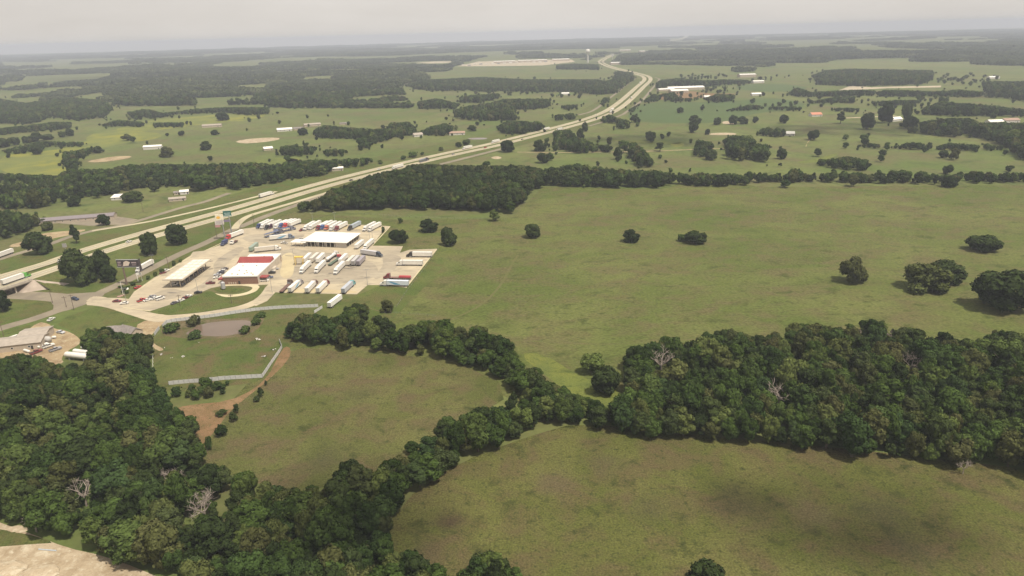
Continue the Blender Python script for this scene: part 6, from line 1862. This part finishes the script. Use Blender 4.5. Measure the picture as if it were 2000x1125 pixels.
semi(V0(834, 620), V0(752, 688), (.24, .22, .23), WH, 'grey-cab semi truck with white trailer, second in the front row', 'graphic')
semi(V0(950, 622), V0(882, 694), (.13, .06, .05), WH, 'brown-cab semi truck with white trailer, third in the front row', 'van')
semi(V0(1040, 622), V0(968, 694), MAR, WH, 'maroon-cab semi truck with white trailer, fourth in the front row', 'van')
semi(V0(1240, 628), V0(1168, 696), (.1, .3, .32), (.38, .40, .43), 'teal-cab semi truck with blue-grey trailer alone in the front row', 'van')
semi(V0(1135, 750), V0(1062, 806), None, (.72, .7, .64), 'white trailer left on the grass below the lot', 'van', z=.02)
# cars by the store and on the forecourt
S0 = lambda x, y: cS((x, y))[0]
Q0 = lambda x, y: cQ((x, y))[0]
for (x, y), col, l, k in (((100, 735), MAR, 'maroon pickup at the front left corner of the store', 'pickup'), ((205, 640), WH, 'white car at the store entrance, next to the red awning', 'sedan'), ((215, 590), SIL, 'silver car at the store entrance, third from the awning', 'sedan'),
                          ((270, 560), (.07, .07, .09), 'dark car at the store entrance, fourth from the awning', 'suv'), ((300, 530), WH, 'white suv at the store entrance', 'suv'), ((340, 490), (.08, .06, .06), 'dark car at the store entrance closest to the red side roof', 'sedan')):
    car(S0(x, y), S0(x - 70, y + 4), col, l, k)
for (x, y), col, l, k in (((1125, 560), BLK, 'black pickup on the right side of the store', 'pickup'), ((1130, 520), WH, 'white car behind the black pickup beside the store', 'sedan'), ((1190, 490), GRY, 'grey car on the right side of the store', 'sedan'),
                          ((1090, 635), (.06, .07, .14), 'blue car beside the right red awning', 'suv'), ((1010, 690), WH, 'white van by the right red awning', 'van')):
    car(S0(x, y), S0(x + 70, y - 3), col, l, k)
o = thing('scrap_machine', 'dark folded machine standing behind the store on the lot', 'machine', G(*S0(1240, 365)), .4)
link('body', MB().bbox(-1.5, 1.5, -.9, .9, .4, 1.7, .15).mesh('body', M_BLACK), o)
link('boom', MB().cyl((.5, 0, 1.6), (2.6, .4, 3.4), .16).cyl((2.6, .4, 3.4), (3.2, .5, 1.4), .12).mesh('boom', M_STEEL), o)
add_wheels(o, (-.9, .9), .9, .45, .35)
for (x, y), fr, col, l, k in (((65, 900), (130, 898), MAR, 'maroon car on the entrance road beside the landscaped bed', 'sedan'), ((172, 930), (120, 935), WH, 'white car turning into the forecourt', 'sedan'),
                              ((430, 888), (480, 870), RED, 'red pickup at the left of the forecourt car group', 'pickup'), ((512, 885), (570, 868), WH, 'white car right of the red pickup', 'sedan'),
                              ((582, 832), (630, 815), GRY, 'grey car at the back of the forecourt car group', 'sedan'), ((622, 858), (670, 842), WH, 'white sedan in the middle of the forecourt car group', 'sedan'),
                              ((700, 865), (760, 845), WH, 'white van at the right of the forecourt car group', 'van'), ((912, 925), (960, 905), (.1, .09, .1), 'dark grey car at the lower forecourt edge', 'sedan'),
                              ((1000, 890), (1050, 872), WH, 'white car at the lower forecourt edge, between dark and maroon', 'sedan'), ((1066, 852), (1110, 835), MAR, 'maroon car at the lower forecourt edge', 'sedan'),
                              ((1110, 828), (1150, 812), WH, 'white car behind the maroon one at the forecourt edge', 'sedan'), ((1255, 772), (1310, 765), BLK, 'black car at the lawn corner beside the light pole', 'sedan'),
                              ((372, 695), (420, 672), RED, 'red car beside the landscaped bed', 'sedan'), ((780, 458), (830, 440), WH, 'white pickup at the forecourt edge below the clipped shrubs', 'pickup'),
                              ((740, 484), (790, 466), MAR, 'maroon car at the forecourt edge beside the white pickup', 'sedan'), ((910, 660), (970, 655), WH, 'white suv under the near end of the fuel canopy', 'suv'),
                              ((1310, 425), (1350, 405), WH, 'white car at the far end of the fuel canopy', 'sedan'), ((1010, 655), (1060, 640), (.07, .09, .14), 'dark blue car under the near right corner of the canopy', 'sedan'),
                              ((1180, 520), (1230, 500), BLK, 'black suv halfway along the fuel canopy', 'suv'), ((1250, 465), (1300, 445), (.1, .1, .12), 'dark car at the far third of the fuel canopy', 'sedan'),
                              ((1110, 575), (1150, 555), SIL, 'silver car under the middle of the canopy', 'sedan')):
    car(Q0(x, y), Q0(*fr), col, l, k)
car((147.5, 586), (165, 590), (.035, .05, .09), 'dark blue car crossing the street junction', 'suv', z=.07)
car(cP((590, 90))[0], cP((640, 60))[0], WH, 'white car at the roadside near the depot turning', 'sedan', z=.03)
for (x, y), fr, col, l, k in (((150, 320), (60, 350), WH, 'white van on the road side of the long depot', 'van'), ((560, 400), (620, 380), WH, 'white pickup on the dirt yard near the smallest tank', 'pickup'), ((640, 440), (700, 420), GRY, 'grey pickup in the middle of the dirt yard', 'pickup'),
                              ((560, 250), (620, 230), WH, 'white car behind the square depot wing', 'sedan'), ((420, 470), (470, 450), (.2, .05, .05), 'dark red pickup at the near side of the depot annex', 'pickup'), ((700, 240), (760, 250), SIL, 'silver car at the far side of the dirt yard', 'sedan')):
    car(cP((x, y))[0], cP(fr)[0], col, l, k, z=.08)
# landscaped bed at the entrance: rocks and low shrubs
for i, (x, y, s) in enumerate(((120, 690, 1.5), (180, 720, 1.8), (230, 690, 1.3), (300, 655, 1.7), (330, 700, 1.2), (150, 760, 1.2), (210, 770, 1.5))):
    plant('shrub', 'shrub', i, G(*Q0(x, y)), s * 1.1, s * 2.2, ['dark low shrub at the left tip of the landscaped bed', 'widest dark shrub in the landscaped bed', 'small shrub between rocks in the landscaped bed', 'dark shrub at the back of the landscaped bed', 'small shrub beside the red car in the bed', 'low shrub at the front of the landscaped bed', 'shrub by the white flagpole in the bed'][i], 'bush')
m_rk = mat('reddish_rock', (.27, .17, .135), var=.2, scale=1.5)
for i, (x, y, s) in enumerate(((90, 825, 1.3), (125, 812, 1.1), (205, 710, 1.4), (85, 690, 1.0), (160, 800, .9))):
    g = random.Random(i)
    bmm = bmesh.new()
    bmesh.ops.create_icosphere(bmm, subdivisions=2, radius=s)
    for v in bmm.verts:
        v.co *= g.uniform(.75, 1.15)
        v.co.z = max(v.co.z * .65, -.1)
    me = bpy.data.meshes.new('boulder')
    bmm.to_mesh(me); bmm.free()
    me.materials.append(m_rk if i != 2 else m_tk)
    tag(link('boulder', me, None, G(*Q0(x, y))), ['reddish boulder at the front left of the landscaped bed', 'reddish boulder second in the front of the bed', 'pale boulder in the middle of the landscaped bed', 'small reddish boulder at the back left of the bed', 'smallest reddish boulder at the foot of the flagpole'][i], 'boulder')
# highway traffic
def on_hwy(px, off):
    return px
hwt = [((55, 541), (8, 557), (.12, .36, .07), WH, 'green-cab truck with white trailer crossing the highway bridge', 5.7), ((158, 505), (119, 518), WH, WH, 'white semi truck on the near carriageway half behind the dark clump', 1.0)]
for f, r, cb, tr, l, z in hwt:
    o = semi(f, r, cb, tr, l, 'van')
    c = (G(*f, z) + G(*r, z)) / 2
    o.location = (c.x, c.y, zr(c.x * 0 + (f[0] + r[0]) / 2) + .12)
semi((533, 380), (508, 387), WH, WH, 'white semi truck on the far carriageway beside the frontage lane end', 'van', z=.12)
semi((-12, 508), (24, 495), WH, WH, 'white trailer truck cut by the left edge on the far frontage road', 'van', z=.1)
semi((272, 531), (296, 518), (.6, .58, .55), WH, 'white trailer parked on the street behind the billboard', 'van', z=.1)
semi((767, 331), (787, 326), WH, WH, 'white semi truck on the highway above the pine wood', 'van', z=.12)
semi((838, 312.5), (818, 318), (.05, .04, .04), (.1, .08, .08), 'dark car hauler on the highway above the pine wood', 'hauler', z=.12)
semi((906, 292), (920, 289), WH, WH, 'white truck on the far carriageway at the meadow', 'van', z=.12, detail=False)
semi((962, 280), (974, 277), WH, WH, 'white truck on the highway left of the dense clump', 'van', z=.12, detail=False)
semi((1060, 256), (1075, 252), WH, WH, 'white truck on the highway behind the large clump', 'van', z=.12, detail=False)
semi((1100, 253), (1088, 256), CRM, WH, 'pale truck on the near carriageway behind the large clump', 'van', z=.12, detail=False)
semi((1192, 217.5), (1200, 213.5), WH, WH, 'white truck on the climbing highway before the bend', 'van', z=.12, detail=False)
semi((1196, 219), (1190, 222), WH, WH, 'white truck on the near carriageway at the climb', 'van', z=.12, detail=False)
semi((1248, 165), (1252, 161), WH, WH, 'tiny white truck high on the far bend', 'van', z=.12, detail=False)
semi((1235, 191), (1231, 194), CRM, WH, 'small pale truck midway up the far climb', 'van', z=.12, detail=False)
for px, fr, col, l in (((252, 473.5), (262, 470), WH, 'white car on the near carriageway by the verge trees'), ((686, 353), (696, 350), BLK, 'dark car on the near carriageway at the pine wood'), ((885, 302), (895, 299.5), GRY, 'grey car on the highway at the meadow'),
                       ((740, 332), (728, 335), WH, 'white car on the far carriageway above the pine wood'), ((1020, 273), (1030, 270), BLK, 'dark car on the highway before the large clump'), ((948, 289), (956, 287), RED, 'red car on the near carriageway at the meadow'),
                       ((1143, 239), (1150, 237), BLK, 'dark car on the highway past the large clump'), ((1233, 191), (1236, 188), BLK, 'tiny dark car on the far climb'), ((1165, 226), (1158, 229), WH, 'tiny white car on the far carriageway at the climb')):
    car(px, fr, col, l, z=.12)
# distant landmarks
o = thing('water_tower', 'distant white water tower beside the highway town', 'water tower', G(1148, 122.5))
link('tower_stem', MB().cyl((0, 0, 0), (0, 0, 48), 4.5, 3.5, 12).mesh('tower_stem', m_tk), o)
link('tank_bulb', MB().capsule((0, 0, 50), (0, 0, 54), 11, 16).mesh('tank_bulb', m_tk, True), o)
o = thing('tall_sign', 'distant tall pole sign in the highway town', 'sign', G(1196, 122))
link('post', MB().cyl((0, 0, 0), (0, 0, 32), 1.6, 1.2, 8).mesh('post', m_tk), o)
link('panel', MB().box(-6, 6, -1, 1, 30, 40).mesh('panel', m_tk), o)
for i, (x, y, w, l) in enumerate(((1040, 121, 150, 'longest distant pale warehouse at the storage yard'), (985, 123, 110, 'distant pale warehouse left of the longest'), (1095, 119, 90, 'distant warehouse at the right end of the storage yard'), (1205, 126, 60, 'distant white store beside the tall pole sign'), (1265, 102, 120, 'distant pale roofs on the forest edge'), (1220, 100, 80, 'distant pale roofs above the highway town'))):
    house('warehouse', l, 'warehouse', (x, y), w, 45, 9, 2, 2, m_tan, m_rw, 0)
g = random.Random(3)
for i in range(16):
    x = 905 + i * 11.5
    pxy = (x, 128.2 - (x - 905) * .045 + g.uniform(-1, 1))
    p = G(*pxy)
    o = tag(link('storage_trailer', vm('stt', lambda: MB().bbox(-8, 8, -4, 4, .2, 5, .3).mesh('storage_trailer', M_COAT)), None, (p.x, p.y, .3), g.uniform(-.1, .1), g.choice([WH, CRM, GRY])), 'pale box trailer parked in the distant storage yard', 'trailer', 'trailers in the distant storage yard')
# litter and scraps by the fences
m_sc = mat('white_scrap', (.5, .47, .43), var=.15)
g = random.Random(11)
for i, (x, y, s, l) in enumerate(((1215, 343, .5, 'tiny white scrap on the grass below the pond'), (1570, 325, 2.2, 'heap of white boards on the grass right of the pond'), (1120, 428, 1.3, 'white scrap sheet on the lower grass'), (1048, 438, .8, 'small white scrap beside the sheet'), (985, 415, 1.2, 'white scrap at the end of the dirt track'),
                                (1612, 425, 1.6, 'dark and white junk heap near the fence corner'), (1670, 385, 1.5, 'white junk boards beside the fence corner'), (1010, 372, 1.0, 'pale scrap beside the dirt track'))):
    o = thing('scrap_heap', l, 'scrap', G(*cF((x, y))[0]), g.uniform(0, 3))
    for k in range(5 if s > 1 else 2):
        a, b, cc = g.uniform(-s, s), g.uniform(-s, s), g.uniform(.05, .4)
        link('board', MB().box(a * .6 - s * .28, a * .6 + s * .28, b * .5 - s * .14, b * .5 + s * .14, cc, cc + .12).mesh('board', m_sc if (k % 3 or 'junk' not in l) else M_BLACK), o, (0, 0, 0), g.uniform(-.8, .8))
tag(link('steel_pipe', MB().cyl((-3, 0, .2), (3, 0, .2), .18, n=10).mesh('steel_pipe', mat('pale_pipe', (.36, .40, .43))), None, G(93, 1075), rad(-8)), 'pale blue pipe lying on the bare ground at the bottom left corner', 'pipe')
for i, (x, y, s, l) in enumerate(((0, 1118, 5, 'pale sand mound cut by the bottom left corner'), (75, 1122, 4, 'yellowish dirt mound at the bottom left'), (30, 1033, 1.6, 'small pale rubble pile at the edge of the bottom left grass'), (42, 1036, 1.3, 'smaller pale rubble pile beside the first'))):
    gg = random.Random(i + 30)
    bmm = bmesh.new()
    bmesh.ops.create_icosphere(bmm, subdivisions=3, radius=s)
    for v in bmm.verts:
        v.co *= gg.uniform(.9, 1.08)
        v.co.z = max(v.co.z * .32, -.05)
        v.co.x *= 1.5
    me = bpy.data.meshes.new('dirt_mound')
    bmm.to_mesh(me); bmm.free()
    me.materials.append(M_SAND)
    tag(link('dirt_mound', me, None, G(x, y)), l, 'mound')

# wire fence with posts along the pasture edge of the lot
def wire_fence(label, px, gap=6.0):
    pts = [G(*p) for p in px]
    o = thing('wire_fence', label, 'fence', pts[0])
    pm_ = MB().box(-.07, .07, -.07, .07, 0, 1.3).mesh('post', M_WOOD)
    for a, b in zip(pts[:-1], pts[1:]):
        k = max(1, round((b - a).length / gap))
        for i in range(k):
            link('post', pm_, o, a.lerp(b, i / k) - pts[0])
        for z in (.6, 1.15):
            link('wire', MB().cyl(a - pts[0] + Vector((0, 0, z)), b - pts[0] + Vector((0, 0, z)), .02, n=4, cap=False).mesh('wire', M_STEEL), o)
wire_fence('wooden-post wire fence along the pasture side of the truck lot', [(858, 484), (826, 530), (797, 566), (775, 600), (752, 612)])
wire_fence('wooden-post wire fence running from the scrub tree into the pasture', [(745, 612), (800, 614), (852, 619)])
wire_fence('wooden-post wire fence in front of the pine wood', [(700, 418), (800, 425), (900, 428), (990, 430)])

# ------------------------------------------------------------------ the air
mb = MB().box(-GX - 60, GX + 60, -1560, GX + 60, -1.5, CAMH + 18)
hm = bpy.data.materials.new('haze')
hm.use_nodes = True
hn = hm.node_tree.nodes
hn.remove(hn['Principled BSDF'])
pv = hn.new('ShaderNodeVolumePrincipled')
pv.inputs['Color'].default_value = (0.70, 0.75, 0.85, 1)
pv.inputs['Density'].default_value = 0.00014
pv.inputs['Anisotropy'].default_value = 0.0
hm.node_tree.links.new(pv.outputs[0], hn['Material Output'].inputs['Volume'])
hz_o = link('haze', mb.mesh('haze', hm))
hz_o['kind'] = 'stuff'
hz_o['label'] = 'pale summer haze lying over the whole countryside'
hz_o['category'] = 'haze'

# ------------------------------------------------------------------ unseen low cloud shreds added to shade chosen ground, well above the air box
cm = bpy.data.materials.new('cloud')  # for the added unseen shade clouds only
cm.use_nodes = True
n, l = cm.node_tree.nodes, cm.node_tree.links
n.remove(n['Principled BSDF'])
tr, tl, ms = n.new('ShaderNodeBsdfTransparent'), n.new('ShaderNodeBsdfTranslucent'), n.new('ShaderNodeMixShader')
tl.inputs['Color'].default_value = (.85, .85, .85, 1)
tcn, zn, rg = n.new('ShaderNodeTexCoord'), n.new('ShaderNodeTexNoise'), n.new('ShaderNodeMapRange')
zn.inputs['Scale'].default_value = 0.028
zn.inputs['Detail'].default_value = 5
rg.inputs['From Min'].default_value = .36
rg.inputs['From Max'].default_value = .64
rg.inputs['To Max'].default_value = .62
l.new(tcn.outputs['Object'], zn.inputs['Vector'])
l.new(zn.outputs['Fac'], rg.inputs['Value'])
l.new(rg.outputs[0], ms.inputs[0])
l.new(tr.outputs[0], ms.inputs[1])
l.new(tl.outputs[0], ms.inputs[2])
l.new(ms.outputs[0], n['Material Output'].inputs['Surface'])
for i, (px, a, b) in enumerate((((690, 1000), 34, 24), ((1640, 1010), 40, 20), ((1700, 252), 150, 70), ((1250, 275), 90, 60), ((300, 150), 500, 300), ((1600, 110), 900, 500))):
    p = G(*px) + SUN_DIR * (700 / SUN_DIR.z)
    g = random.Random(i + 70)
    bmm = bmesh.new()
    bmesh.ops.create_icosphere(bmm, subdivisions=4, radius=1)
    for v in bmm.verts:
        q = 1 + .22 * math.sin(v.co.x * 4 + i) * math.cos(v.co.y * 5) + .12 * math.sin(v.co.x * 9 + v.co.y * 7 + i)
        v.co = Vector((v.co.x * a * q, v.co.y * b * q, v.co.z * 12 * (1 if v.co.z > 0 else .4)))
    me = bpy.data.meshes.new('cloud')
    bmm.to_mesh(me); bmm.free()
    me.materials.append(cm)
    o = link('cloud', me, None, p)  # added unseen cloud, there to cast shade
    o['kind'] = 'stuff'
    o['label'] = 'thin unseen cloud shred placed up-sun to shade the country below'
    o['category'] = 'cloud'
